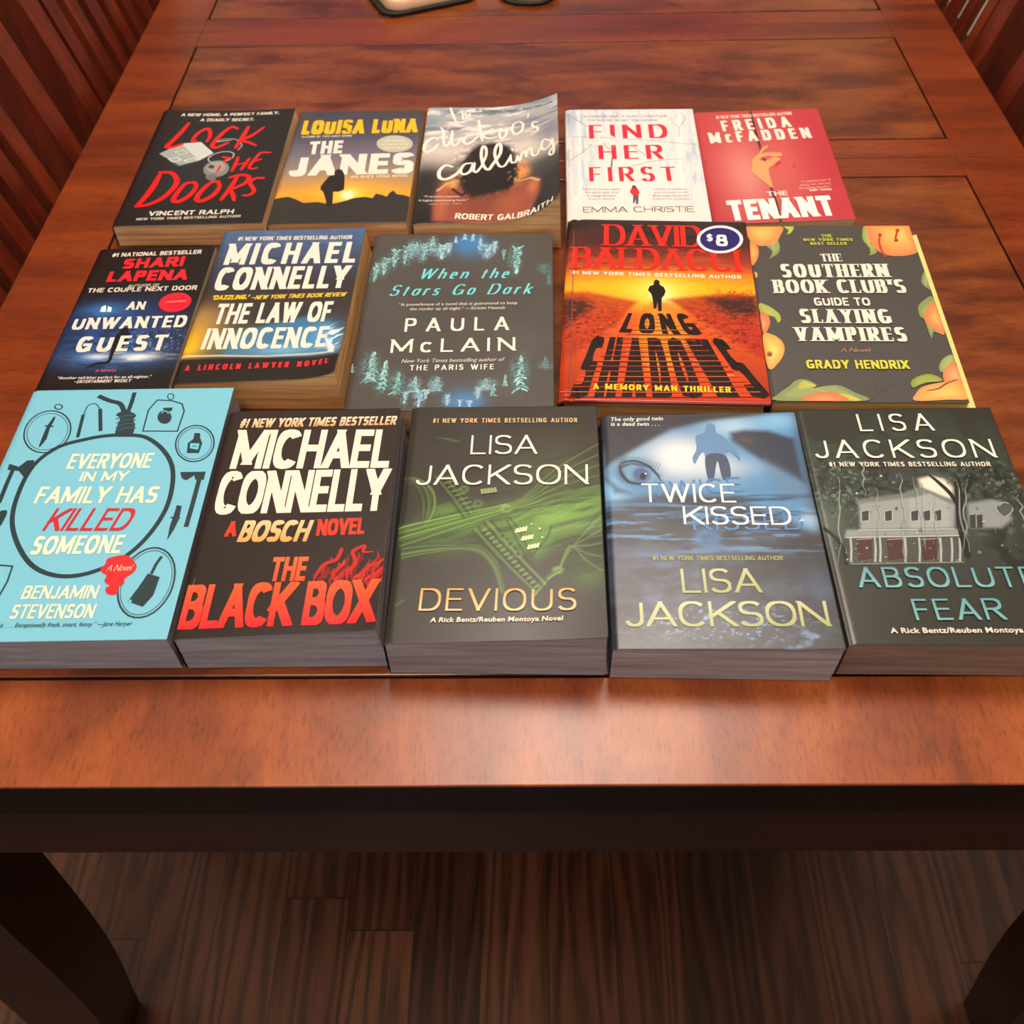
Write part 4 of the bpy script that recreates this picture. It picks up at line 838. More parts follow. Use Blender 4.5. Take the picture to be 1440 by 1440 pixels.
["T","LAPENA",17.6,128.2,83.6,128.4,13.38,"#e6222c",0.25,0,"s",None,0.12],
["T","AUTHOR OF",37.5,120.8,63.2,121.2,3.19,"#b8aca0",0.2,0,"s",None,0.12],
["T","THE COUPLE NEXT DOOR",5.9,114.7,94.7,115.2,5.62,"#d8cab8",0.2,0,"s",None,0.12],
["P",[[93.4,103.3],[93.9,100.7],[93.8,98.1],[93.1,95.6],[91.7,93.3],[89.9,91.4],[87.6,89.9],[85,88.9],[82.2,88.5],[79.3,88.7],[76.5,89.5],[74,90.7],[71.8,92.5],[70,94.7],[68.8,97.1],[68.2,99.7],[68.3,102.4],[69,104.9],[70.3,107.2],[72.1,109.2],[74.4,110.7],[77.1,111.7],[79.9,112.1],[82.9,111.9],[85.7,111.1],[88.3,109.8],[90.5,108],[92.2,105.8]],"#dc1f30",0,None],
["T","NEW YORK",72.7,106.9,86.4,107.6,1.54,"#a01422",0.2,0,"s",None,0.12],
["T","TIMES BESTSELLING",73.2,103.5,87.9,104.2,1.53,"#a01422",0.2,0,"s",None,0.12],
["T","A NATIONAL BESTSELLER",73.8,100.1,89.3,100.8,1.53,"#f0a0a0",0.2,0,"s",None,0.12],
["T","SENSATIONAL READ",75.7,96.7,89.4,97.4,1.52,"#a01422",0.2,0,"s",None,0.12],
["T","OF THE YEAR",77.6,93.3,89.5,94.1,1.51,"#a01422",0.2,0,"s",None,0.12],
["T","AN",43.6,92.2,57.9,92.2,9.84,"#e2d9cd",0.2,0,"s",None,0.12],
["T","UNWANTED",6.6,69.5,95.6,70.5,13.77,"#e2d9cd",0.2,0,"s",None,0.14],
["T","GUEST",17.2,43.4,85.7,44.4,17.61,"#e2d9cd",0.2,0,"s",None,0.25],
["T","A NOVEL",39.6,21.2,55.6,21.5,2.69,"#d84a78",0.16,0,"s",None,0.12],
["T","“Another nail-biter perfect for an all-nighter.”",13.3,13.7,83.2,14.6,2.95,"#e2d9cd",0.012,0,"b",None,0.12],
["T","—ENTERTAINMENT WEEKLY",26.9,9.5,68.8,10.2,3.22,"#e2d9cd",0.16,0.2,"s",None,0.12],
 ],
 'law':[
["grad",[[186.1,"#46618a"],[146,"#3a4660"],[114.4,"#332f35"],[90.1,"#37312f"],[66.8,"#3a3635"],[33.5,"#2c3236"],[28.1,"#3a3834"],[-4.7,"#2a2624"]]],
["noise",41,14,5,0,0.5,0.7,"#6a7c94",0.35,[39.6,173.1,80.3,22.8]],
["blob",4.2,51.6,18.5,26.3,0,"#d8a21a",0.9,1],
["blob",7.9,73.7,20.1,15.5,0,"#a8865a",0.6,1],
["blob",2.3,39.1,11,10.9,0,"#e6b81c",0.95,1],
["blob",41.1,44.3,24.4,14.8,0,"#6f8a66",0.8,1],
["sp",[[31.9,30.5],[43.4,57],[66.4,65.2],[89.9,71.6],[106.9,64.7],[118.5,51.4],[123.4,34.3],[121.3,24.2],[101.8,25.4],[73.5,24.8]],"#3f78a4",0.85,4],
["blob",105.7,47.7,13.7,15.4,0,"#4f9ad0",0.9,1],
["blob",76.7,33.5,24.1,7.2,0,"#7ab4d8",0.7,1],
["noise",42,7,2.5,0.7,0.5,0.62,"#e6eef0",0.9,[112.2,44.8,10,13.7]],
["sp",[[105.4,49.6],[116.4,32.5],[116.2,25.9],[112.3,27.9]],"#e2e6e6",0.9,1],
["sl",[[-0.4,29.9],[29.8,29.2],[66,26.6],[89.6,27.5],[116,27.3]],1.21,"#e8e2c0",0.9,1.2],
["sp",[[-2.1,26.8],[42.3,26.1],[78.1,25.3],[122.7,23.1],[123.4,-4.5],[71.6,-4.1],[-0.2,-0.6]],"#241f1d",1,2],
["T","#1 NEW YORK TIMES BESTSELLING AUTHOR",14.2,174.2,111.3,172.6,5.44,"#d8d6d0",0.2,0,"s",None,0.12],
["T","MICHAEL",8.7,141.2,117.6,139.4,28.94,"#e4dbcf",0.21,0,"s",None,0.2],
["T","CONNELLY",7.3,107.9,114.8,106.1,29.55,"#e4dbcf",0.21,0,"s",None,0.12],
["T","“DAZZLING.”",8.7,95.9,38.5,95.5,5.6,"#f0c418",0.25,0.15,"s",None,0.12],
["T","—NEW YORK TIMES BOOK REVIEW",40.5,94.8,115.6,95.3,5.21,"#e8c63a",0.18,0.25,"s",None,0.12],
["T","THE LAW OF",16.1,65.8,107.5,64.6,24.8,"#e4dbcf",0.2,0,"s",None,0.1],
["T","INNOCENCE",13.1,36.7,108.7,34.2,24.34,"#e4dbcf",0.2,0,"s",None,0.12],
["T","A LINCOLN LAWYER NOVEL",6.5,13.5,113.9,13.6,5.95,"#e42a30",0.22,0,"s",None,0.35],
 ],
 'stars':[
["fill","#45413d"],
["noise",51,60,60,0,0.4,0.7,"#4f4b47",0.5,None],
["blob",80.7,197.4,15,17.4,0,"#3c7ab8",0.95,1.6],
["blob",86.2,9.3,15.2,11.9,0,"#3f7eb8",0.95,1.6],
["blob",85.6,21.2,25.9,10.4,0,"#4a5a6a",0.5,1],
["blob",80,183.8,20.2,11.3,0,"#46586a",0.5,1],
["tree",6,172.5,-23.7,4,["#6fa6a4","#8fc0c0","#5c9094","#a6d0d4","#7ab0b8"]],
["tree",12.5,180.2,-24,5.1,["#6fa6a4","#8fc0c0","#5c9094","#a6d0d4","#7ab0b8"]],
["tree",20.1,191.3,-24.4,5.1,["#6fa6a4","#8fc0c0","#5c9094","#a6d0d4","#7ab0b8"]],
["tree",28.4,195.7,-24.6,3.8,["#6fa6a4","#8fc0c0","#5c9094","#a6d0d4","#7ab0b8"]],
["tree",33.1,199.1,-20.3,4.1,["#6fa6a4","#8fc0c0","#5c9094","#a6d0d4","#7ab0b8"]],
["tree",43.4,200.1,-23.7,4.6,["#6fa6a4","#8fc0c0","#5c9094","#a6d0d4","#7ab0b8"]],
["tree",36.5,186.6,15.9,3.5,["#6fa6a4","#8fc0c0","#5c9094","#a6d0d4","#7ab0b8"]],
["tree",50,188.7,20.6,4.6,["#6fa6a4","#8fc0c0","#5c9094","#a6d0d4","#7ab0b8"]],
["tree",58.8,197.7,-20.3,5.9,["#7ab2d0","#9cc8e0","#b8dcea"]],
["tree",63.7,199.9,-13.7,4.1,["#7ab2d0","#9cc8e0","#b8dcea"]],
["tree",69,199.8,9.3,1.9,["#7ab2d0","#9cc8e0","#b8dcea"]],
["tree",76.3,204.4,9.3,3,["#7ab2d0","#9cc8e0","#b8dcea"]],
["tree",83.3,202,14,2.7,["#7ab2d0","#9cc8e0","#b8dcea"]],
["tree",89.9,190.5,16.1,2.7,["#7ab2d0","#9cc8e0","#b8dcea"]],
["tree",96.4,197.2,-18.1,5.1,["#7ab2d0","#9cc8e0","#b8dcea"]],
["tree",102.2,201.8,-16,3.2,["#7ab2d0","#9cc8e0","#b8dcea"]],
["tree",109.9,190.2,-13.5,2.4,["#6fa6a4","#8fc0c0","#5c9094","#a6d0d4","#7ab0b8"]],
["tree",120.9,194.7,-37.7,6.1,["#6fa6a4","#8fc0c0","#5c9094","#a6d0d4","#7ab0b8"]],
["tree",143.3,169.7,-13.1,5.3,["#4f6e74","#5a7e84"]],
["tree",147.2,154.4,-12.8,2.1,["#4f6e74","#5a7e84"]],
["tree",15.5,29,33.9,7.4,["#6fa6a4","#8fc0c0","#5c9094","#a6d0d4","#7ab0b8"]],
["tree",25.2,22,31.7,5.2,["#6fa6a4","#8fc0c0","#5c9094","#a6d0d4","#7ab0b8"]],
["tree",36.4,16.7,24.3,5.4,["#6fa6a4","#8fc0c0","#5c9094","#a6d0d4","#7ab0b8"]],
["tree",0.3,40.6,8.9,2.9,["#6fa6a4","#8fc0c0","#5c9094","#a6d0d4","#7ab0b8"]],
["tree",49.2,18.3,17.3,5.2,["#6fa6a4","#8fc0c0","#5c9094","#a6d0d4","#7ab0b8"]],
["tree",65.1,19.7,15.6,5.4,["#6fa6a4","#8fc0c0","#5c9094","#a6d0d4","#7ab0b8"]],
["tree",43.1,19.2,-11.8,2.3,["#7ab2d0","#9cc8e0","#b8dcea"]],
["tree",53.4,21.6,-18.5,4,["#7ab2d0","#9cc8e0","#b8dcea"]],
["tree",58,21.6,-10.2,3.5,["#7ab2d0","#9cc8e0","#b8dcea"]],
["tree",73.7,16.2,-11.7,3,["#7ab2d0","#9cc8e0","#b8dcea"]],
["tree",83,10.2,-6.7,1.9,["#7ab2d0","#9cc8e0","#b8dcea"]],
["tree",95.5,22.7,-11.9,2.8,["#7ab2d0","#9cc8e0","#b8dcea"]],
["tree",100.9,20.9,12.1,4.7,["#6fa6a4","#8fc0c0","#5c9094","#a6d0d4","#7ab0b8"]],
["tree",106.5,14.1,12,3,["#6fa6a4","#8fc0c0","#5c9094","#a6d0d4","#7ab0b8"]],
["tree",115,24.2,12.2,2.8,["#6fa6a4","#8fc0c0","#5c9094","#a6d0d4","#7ab0b8"]],
["tree",126.2,18.9,38.8,6.3,["#6fa6a4","#8fc0c0","#5c9094","#a6d0d4","#7ab0b8"]],
["tree",144.4,43,12.6,5.3,["#5a7e84","#6a9296"]],
["tree",90,9.3,-6.7,2.8,["#7ab2d0","#9cc8e0","#b8dcea"]],
["noise",400,1.1,1,0,0.42,0.6,"#5f9698",0.75,[4.3,158.4,4,9.8]],
["noise",401,1.1,1,0,0.42,0.6,"#5f9698",0.75,[11.4,167,5.4,12.1]],
["noise",402,1.1,1,0,0.42,0.6,"#5f9698",0.75,[19,179,4.7,13.5]],
["noise",403,1.1,1,0,0.42,0.6,"#5f9698",0.75,[29,180,4.7,11.2]],
["noise",404,1.1,1,0,0.42,0.6,"#86b4c8",0.75,[34.8,191.1,6.8,12.6]],
["noise",405,1.1,1,0,0.42,0.6,"#86b4c8",0.75,[42.8,184.3,4.1,10.2]],
["noise",406,1.1,1,0,0.42,0.6,"#86b4c8",0.75,[49.5,195.5,5.5,11.5]],
["noise",407,1.1,1,0,0.42,0.6,"#86b4c8",0.75,[58.3,186.3,6.1,9.1]],
["noise",408,1.1,1,0,0.42,0.6,"#86b4c8",0.75,[63.3,193,3.4,8]],
["noise",409,1.1,1,0,0.42,0.6,"#86b4c8",0.75,[96.1,188.1,6.1,10.3]],
["noise",410,1.1,1,0,0.42,0.6,"#86b4c8",0.75,[101.9,194.9,3.4,8]],
["noise",411,1.1,1,0,0.42,0.6,"#86b4c8",0.75,[89.5,199.6,2.2,11.6]],
["noise",412,1.1,1,0,0.42,0.6,"#5f9698",0.75,[119.3,176.6,5.6,18]],
["noise",413,1.1,1,0,0.42,0.6,"#5f9698",0.75,[143.3,165.3,5.3,5.5]],
["noise",414,1.1,1,0,0.42,0.6,"#5f9698",0.75,[147.2,152.3,2.1,8.6]],
["noise",415,1.1,1,0,0.42,0.6,"#5f9698",0.75,[13.5,46.7,6.7,16.3]],
["noise",416,1.1,1,0,0.42,0.6,"#5f9698",0.75,[24.1,32.4,5.4,14.1]],
["noise",417,1.1,1,0,0.42,0.6,"#5f9698",0.75,[35.9,28.8,5.4,12.3]],
["noise",418,1.1,1,0,0.42,0.6,"#5f9698",0.75,[42.6,13.3,2.9,8.5]],
["noise",419,1.1,1,0,0.42,0.6,"#86b4c8",0.75,[48.7,25.1,5.3,8.7]],
["noise",420,1.1,1,0,0.42,0.6,"#86b4c8",0.75,[53.3,11.4,4.1,7.6]],
["noise",421,1.1,1,0,0.42,0.6,"#86b4c8",0.75,[64,26.6,5.3,7.8]],
["noise",422,1.1,1,0,0.42,0.6,"#86b4c8",0.75,[73.3,11.2,2.9,6.8]],
["noise",423,1.1,1,0,0.42,0.6,"#86b4c8",0.75,[95.2,17.6,2.9,6.8]],
["noise",424,1.1,1,0,0.42,0.6,"#86b4c8",0.75,[101.9,26.1,6.5,6.1]],
["noise",425,1.1,1,0,0.42,0.6,"#5f9698",0.75,[125.3,39.7,6.6,18]],
["noise",426,1.1,1,0,0.42,0.6,"#5f9698",0.75,[144.4,46.6,4.8,4.5]],
["noise",427,1.1,1,0,0.42,0.6,"#5f9698",0.75,[-0.1,44.2,3,4.5]],
["T","When the",41.1,151.1,113.4,151.5,13.36,"#6ccbd4",0.15,0.32,"i",None,0.3],
["T","Stars Go Dark",19.2,129.7,132.3,131,13.33,"#6ccbd4",0.15,0.32,"i",None,0.3],
["T","“A powerhouse of a novel that is guaranteed to keep",28.8,116.9,122.2,118.1,3.44,"#cfc8bd",0.01,0,"b",None,0.12],
["T","the reader up all night.” —Kristin Hannah",37.9,111.4,112.8,112.2,3.41,"#cfc8bd",0.01,0,"b",None,0.12],
["T","PAULA",35.9,85.7,116.2,86.7,15.92,"#ece2d3",0.13,0,"s",None,0.5],
["T","McLAIN",27.5,61.5,121.6,62.9,15.28,"#ece2d3",0.13,0,"s",None,0.4],
["T","New York Times bestselling author of",36.9,50.3,113.1,51.3,3.98,"#d8d0c4",0,0.25,"b",None,0.12],
["T","THE PARIS WIFE",43.9,41.8,106.1,42.3,5.71,"#ece4d8",0.15,0,"s",None,0.3],
 ],
 'south':[
["fill","#45423f"],
["P",[[14,188.1],[23.4,197.7],[26.3,185.7],[24.2,173.9],[15.8,166.5],[19.8,175.1]],"#7f8f58",1,None],
["P",[[16.3,186.9],[23.1,193.7],[25.2,185.1],[23.7,176.6],[17.7,171.3],[20.5,177.5]],[0.268,0.33,0.115],1,None],
["S",[[19.6,175.4],[20.6,181.1],[23.1,196]],0.69,[0.387,0.443,0.183],0.6,0,1],
["P",[[31.4,212.3],[40.5,211],[38.1,202.5],[33.8,199.6],[36.4,206.1]],"#a8b43c",1,None],
["P",[[33.2,211.4],[39.8,210.4],[38,204.3],[34.9,202.2],[36.8,206.9]],[0.419,0.482,0.067],1,None],
["S",[[37.6,204.2],[36,206.3],[31.9,211.7]],0.71,[0.512,0.565,0.136],0.6,0,1],
["P",[[1.4,211.3],[30.3,211.1],[28.3,197.7],[22.2,186.9],[10.7,183.4],[5.5,188.2],[3,190.6]],[0.784,0.254,0.065],1,None],
["P",[[3,210],[27.7,209.9],[26,198.4],[20.8,189.2],[10.9,186.2],[6.5,190.3],[4.3,192.3]],[0.804,0.289,0.071],1,None],
["P",[[4.6,208.8],[25.1,208.7],[23.7,199.1],[19.4,191.5],[11.2,188.9],[7.5,192.4],[5.7,194.1]],[0.824,0.327,0.077],1,None],
["P",[[6.2,207.6],[22.5,207.5],[21.4,199.9],[18,193.8],[11.4,191.8],[8.5,194.5],[7.1,195.9]],[0.845,0.367,0.084],1,None],
["P",[[7.8,206.3],[19.9,206.3],[19.1,200.6],[16.6,196.1],[11.7,194.6],[9.5,196.6],[8.4,197.6]],[0.866,0.41,0.09],1,None],
["P",[[9.4,205.1],[17.3,205.1],[16.8,201.4],[15.1,198.4],[11.9,197.4],[10.5,198.7],[9.8,199.4]],[0.888,0.456,0.098],1,None],
["P",[[2.9,189.4],[7.9,183.4],[8.3,174],[6,164.7],[1,157.9]],[0.761,0.216,0.068],1,None],
["P",[[3,187.1],[7.3,182],[7.7,174],[5.7,166],[1.4,160.2]],[0.782,0.251,0.074],1,None],
["P",[[3.1,184.8],[6.7,180.6],[7,173.9],[5.4,167.3],[1.8,162.4]],[0.804,0.289,0.079],1,None],
["P",[[3.3,182.5],[6.1,179.2],[6.4,173.9],[5.1,168.6],[2.2,164.7]],[0.826,0.331,0.085],1,None],
["P",[[3.4,180.3],[5.5,177.8],[5.7,173.9],[4.7,170],[2.6,167.1]],[0.848,0.375,0.091],1,None],
["P",[[3.6,178],[4.9,176.4],[5.1,173.8],[4.4,171.3],[3,169.4]],[0.871,0.423,0.098],1,None],
["P",[[2.4,148.8],[4.5,146.6],[3.5,141.7],[2.6,141.7]],"#e8a04c",1,None],
["P",[[1.8,108.7],[8.1,106.6],[15.6,97.2],[16.3,89],[13.4,86],[12.4,92.1],[5.6,95.1],[1.9,97.2]],"#9aa644",1,None],
["P",[[4.4,105.8],[8.9,104.3],[14.3,97.6],[14.9,91.7],[12.7,89.5],[12,93.9],[7.1,96.1],[4.5,97.6]],[0.363,0.42,0.079],1,None],
["S",[[12,92.2],[9.4,96.4],[2.5,107.4]],0.65,[0.467,0.517,0.149],0.6,0,1],
["P",[[1.6,97.2],[6.9,95.1],[8,87],[5.8,78.9],[1.7,72.6]],[0.745,0.144,0.058],1,None],
["P",[[1.8,95.3],[6.3,93.5],[7.2,86.6],[5.4,79.7],[1.8,74.2]],[0.767,0.173,0.065],1,None],
["P",[[1.9,93.4],[5.7,91.9],[6.4,86.1],[4.9,80.4],[2,75.9]],[0.788,0.206,0.072],1,None],
["P",[[2.1,91.5],[5,90.3],[5.7,85.7],[4.4,81.2],[2.1,77.5]],[0.81,0.242,0.08],1,None],
["P",[[2.2,89.6],[4.4,88.7],[4.9,85.3],[4,81.9],[2.2,79.2]],[0.832,0.281,0.089],1,None],
["P",[[2.4,87.7],[3.8,87.1],[4.1,84.9],[3.5,82.7],[2.4,80.9]],[0.855,0.323,0.098],1,None],
["P",[[0.7,70.6],[8.3,72],[14.4,64.1],[14.8,53.5],[10,42.2],[1.1,34.3]],[0.761,0.323,0.065],1,None],
["P",[[1.6,68.2],[8,69.3],[13.2,62.7],[13.6,53.6],[9.5,43.9],[1.9,37.1]],[0.785,0.371,0.077],1,None],
["P",[[2.5,65.7],[7.8,66.7],[12.1,61.2],[12.4,53.7],[9,45.6],[2.7,39.9]],[0.81,0.423,0.09],1,None],
["P",[[3.4,63.3],[7.6,64.1],[11,59.7],[11.3,53.7],[8.6,47.3],[3.5,42.8]],[0.836,0.479,0.105],1,None],
["P",[[4.2,60.9],[7.4,61.5],[9.9,58.3],[10.1,53.8],[8.1,49],[4.3,45.7]],[0.862,0.539,0.121],1,None],
["P",[[5.1,58.5],[7.1,58.9],[8.8,56.8],[8.9,53.9],[7.6,50.7],[5.1,48.5]],[0.888,0.604,0.138],1,None],
["P",[[5.9,50.1],[5.7,49.4],[5.5,48.8],[5.2,48.2],[4.8,47.7],[4.3,47.3],[3.8,47.1],[3.3,47],[2.8,47.1],[2.3,47.3],[2,47.7],[1.7,48.2],[1.4,48.7],[1.3,49.4],[1.4,50.1],[1.5,50.7],[1.7,51.4],[2.1,52],[2.5,52.4],[2.9,52.8],[3.4,53],[3.9,53.1],[4.4,53],[4.9,52.8],[5.3,52.5],[5.6,52],[5.8,51.4],[5.9,50.8]],"#a86a3a",0,None],
["P",[[4.7,49.7],[4.6,49.4],[4.5,49],[4.4,48.7],[4.2,48.5],[3.9,48.3],[3.7,48.2],[3.4,48.2],[3.2,48.2],[2.9,48.3],[2.7,48.5],[2.6,48.7],[2.5,49],[2.4,49.3],[2.5,49.7],[2.5,50],[2.6,50.3],[2.8,50.6],[3,50.9],[3.2,51.1],[3.5,51.2],[3.7,51.2],[4,51.2],[4.2,51.1],[4.4,50.9],[4.6,50.6],[4.7,50.3],[4.7,50]],"#5a3a28",0,None],
["P",[[98.4,210.6],[102.7,210.6],[99.6,192.4],[99.3,182.9],[103.1,174.7],[95.8,170.1],[98.3,177.1],[94.3,192.5]],"#8a9a50",1,None],
["P",[[99.1,205.2],[102.1,205.1],[99.9,192.1],[99.7,185.2],[102.5,179.3],[97.2,176],[99,181],[96.1,192.1]],[0.304,0.372,0.099],1,None],
["S",[[99.1,181.2],[98.9,188.7],[98.5,208.4]],0.69,[0.418,0.478,0.169],0.6,0,1],
["P",[[102.9,211.8],[136,212.1],[136.6,212.2],[136.6,211.2],[135.7,185.1],[135.2,174.6],[124.2,169.3],[110.7,170],[102.6,178.2],[98.9,192.4],[99.5,202.1]],[0.784,0.216,0.068],1,None],
["P",[[106.2,210],[134.5,210.3],[134.9,210.3],[134.9,209.4],[134.2,187.2],[133.8,178.1],[124.3,173.6],[112.8,174.2],[105.9,181.3],[102.7,193.5],[103.3,201.7]],[0.807,0.26,0.075],1,None],
["P",[[109.4,208.3],[132.9,208.5],[133.3,208.5],[133.3,207.8],[132.7,189.3],[132.4,181.7],[124.5,177.9],[114.9,178.5],[109.2,184.3],[106.5,194.5],[107,201.4]],[0.831,0.309,0.083],1,None],
["P",[[112.7,206.5],[131.4,206.6],[131.7,206.6],[131.7,206.1],[131.2,191.4],[131,185.3],[124.7,182.3],[117,182.7],[112.4,187.4],[110.4,195.5],[110.8,201]],[0.855,0.362,0.09],1,None],
["P",[[116,204.7],[129.8,204.8],[130.1,204.8],[130,204.4],[129.7,193.5],[129.6,189],[124.9,186.7],[119.1,187],[115.7,190.5],[114.2,196.6],[114.5,200.6]],[0.88,0.421,0.099],1,None],
["P",[[119.2,202.9],[128.3,203],[128.4,203],[128.4,202.7],[128.2,195.6],[128.1,192.6],[125,191.1],[121.3,191.3],[119.1,193.6],[118.1,197.6],[118.3,200.3]],[0.905,0.485,0.107],1,None],
["S",[[109.1,197.2],[106.8,187.6],[106.8,177],[108.4,169.4]],1.94,"#b0401c",0.1,0,1],
["P",[[111.1,197.9],[110.9,197.4],[110.7,197],[110.4,196.5],[110.1,196.2],[109.7,195.9],[109.3,195.8],[108.9,195.7],[108.5,195.8],[108.1,196],[107.8,196.2],[107.6,196.6],[107.5,197],[107.4,197.4],[107.4,197.9],[107.6,198.4],[107.8,198.9],[108.1,199.3],[108.4,199.6],[108.8,199.9],[109.2,200],[109.6,200.1],[110,200],[110.4,199.9],[110.7,199.6],[110.9,199.2],[111,198.8],[111.1,198.4]],"#a83418",0,None],
["P",[[110.3,169.4],[110.2,168.9],[110,168.5],[109.7,168.1],[109.3,167.7],[108.9,167.5],[108.5,167.3],[108.1,167.3],[107.6,167.3],[107.3,167.5],[107,167.7],[106.7,168.1],[106.6,168.5],[106.5,168.9],[106.5,169.4],[106.7,169.8],[106.9,170.3],[107.2,170.7],[107.5,171],[107.9,171.2],[108.4,171.4],[108.8,171.4],[109.2,171.4],[109.6,171.2],[109.9,171],[110.2,170.7],[110.3,170.3],[110.4,169.8]],"#a83418",0,None],
["S",[[124.4,203.1],[121.4,194.7],[121,189.9]],1.95,"#b0401c",0.1,0,1],
["P",[[126.3,203.9],[126.2,203.4],[126,202.9],[125.7,202.5],[125.3,202.1],[124.9,201.9],[124.5,201.7],[124.1,201.7],[123.7,201.7],[123.4,201.9],[123.1,202.2],[122.9,202.5],[122.7,202.9],[122.7,203.4],[122.7,203.9],[122.9,204.4],[123.1,204.8],[123.4,205.2],[123.7,205.6],[124.1,205.8],[124.5,206],[124.9,206.1],[125.3,206],[125.7,205.8],[126,205.6],[126.2,205.2],[126.3,204.8],[126.4,204.3]],"#a83418",0,None],
["P",[[122.9,189.9],[122.7,189.4],[122.5,189],[122.2,188.6],[121.8,188.2],[121.4,188],[121,187.8],[120.6,187.8],[120.1,187.8],[119.8,188],[119.4,188.3],[119.2,188.6],[119,189],[119,189.5],[119,189.9],[119.2,190.4],[119.4,190.9],[119.7,191.3],[120.1,191.6],[120.5,191.9],[120.9,192],[121.4,192.1],[121.8,192],[122.2,191.9],[122.5,191.6],[122.7,191.3],[122.9,190.8],[122.9,190.4]],"#a83418",0,None],
["P",[[135.4,148.4],[135.5,126.6],[131.4,128.7],[129.9,136.3]],"#76855a",1,None],
["P",[[135.3,145.3],[135.4,129.5],[132.4,131.1],[131.3,136.6]],[0.239,0.295,0.119],1,None],
["S",[[132.3,130.3],[133.1,134.9],[135.2,147.1]],0.65,[0.362,0.413,0.187],0.6,0,1],
["P",[[135,114.8],[127.5,112.7],[121.3,104.4],[120.3,93.1],[122.7,89.1],[123.4,68.3],[126.7,75.1],[130.7,73.2],[134.2,75.1]],"#7d8e54",1,None],
["P",[[133.2,108.2],[127.8,106.7],[123.4,100.8],[122.7,92.7],[124.4,89.7],[124.9,74.7],[127.3,79.7],[130.1,78.2],[132.7,79.7]],[0.261,0.327,0.107],1,None],
["S",[[124.1,80.6],[126.9,89.3],[134.2,112.2]],0.63,[0.381,0.44,0.176],0.6,0,1],
["P",[[134.3,109.6],[128.4,104.4],[124.2,95.2],[123.8,85.1],[128.8,76.1],[134.5,73.8]],[0.761,0.181,0.065],1,None],
["P",[[134,106.8],[128.9,102.4],[125.3,94.5],[125,85.8],[129.3,78.2],[134.2,76.2]],[0.782,0.213,0.072],1,None],
["P",[[133.7,104],[129.5,100.3],[126.5,93.8],[126.2,86.6],[129.8,80.3],[133.9,78.6]],[0.804,0.248,0.08],1,None],
["P",[[133.4,101.2],[130,98.3],[127.7,93.1],[127.4,87.4],[130.2,82.3],[133.5,81]],[0.826,0.286,0.089],1,None],
["P",[[133.1,98.5],[130.6,96.3],[128.8,92.5],[128.6,88.2],[130.7,84.4],[133.2,83.4]],[0.848,0.327,0.098],1,None],
["P",[[132.7,95.7],[131.1,94.3],[130,91.8],[129.8,89],[131.2,86.5],[132.8,85.9]],[0.871,0.371,0.107],1,None],
["P",[[134.7,49.1],[128,46.3],[122.4,37],[123.4,30.6],[133.4,35.2]],"#8a985c",1,None],
["P",[[133.4,47],[128.6,45],[124.5,38.3],[125.3,33.7],[132.5,37]],[0.304,0.364,0.123],1,None],
["S",[[126.2,36.3],[128.4,39.6],[134.1,48.2]],0.6,[0.418,0.471,0.191],0.6,0,1],
["P",[[134,40.4],[127.6,36.1],[123.2,27.9],[123.8,18.9],[135.9,19.9]],[0.776,0.188,0.072],1,None],
["P",[[133.6,38.6],[128.1,35],[124.3,28],[124.9,20.3],[135.3,21.1]],[0.791,0.219,0.084],1,None],
["P",[[133.2,36.9],[128.7,33.9],[125.5,28.1],[126,21.7],[134.6,22.3]],[0.807,0.253,0.096],1,None],
["P",[[132.8,35.2],[129.2,32.8],[126.7,28.2],[127.1,23.1],[133.9,23.6]],[0.823,0.289,0.109],1,None],
["P",[[132.4,33.5],[129.7,31.7],[127.9,28.3],[128.1,24.5],[133.2,24.9]],[0.839,0.329,0.123],1,None],
["P",[[132,31.8],[130.3,30.6],[129.1,28.4],[129.2,25.9],[132.6,26.1]],[0.855,0.371,0.138],1,None],
["P",[[98.7,1.2],[100.3,8.1],[106.5,15.2],[119.3,19.7],[131.6,21.6],[136.1,15.4],[136.4,3.5],[121.4,2.2]],[0.807,0.305,0.076],1,None],
["P",[[102.2,2.3],[103.6,8.3],[108.9,14.3],[119.8,18.2],[130.3,19.8],[134.2,14.5],[134.5,4.3],[121.6,3.2]],[0.823,0.338,0.084],1,None],
["P",[[105.7,3.5],[106.9,8.4],[111.3,13.4],[120.4,16.6],[129.1,17.9],[132.3,13.6],[132.6,5.1],[121.9,4.2]],[0.839,0.373,0.091],1,None],
["P",[[109.3,4.6],[110.2,8.5],[113.7,12.5],[121,15.1],[127.9,16.1],[130.4,12.6],[130.6,5.9],[122.1,5.2]],[0.855,0.41,0.099],1,None],
["P",[[112.8,5.7],[113.5,8.7],[116.1,11.7],[121.5,13.5],[126.6,14.3],[128.5,11.7],[128.7,6.7],[122.4,6.2]],[0.871,0.45,0.108],1,None],
["P",[[116.4,6.9],[116.8,8.8],[118.5,10.8],[122.1,12],[125.4,12.5],[126.7,10.8],[126.8,7.5],[122.6,7.2]],[0.888,0.491,0.117],1,None],
["P",[[99.2,19.6],[103.7,25.1],[112.8,28.7],[119.4,26],[121.1,21.5],[110.9,19.7],[104.4,17],[99.7,14.3]],"#84943c",1,None],
["P",[[102.4,20.7],[105.6,24.6],[112.2,27.2],[116.9,25.3],[118.2,22.1],[110.8,20.7],[106.2,18.8],[102.8,16.8]],[0.284,0.349,0.067],1,None],
["S",[[104.6,21.5],[108.9,21.5],[119.9,21.5]],0.6,[0.401,0.459,0.136],0.6,0,1],
["S",[[108.6,11.3],[116.8,13.5],[123.8,18.9],[131.9,22.9]],1.42,"#7a4a40",0.4,0,1],
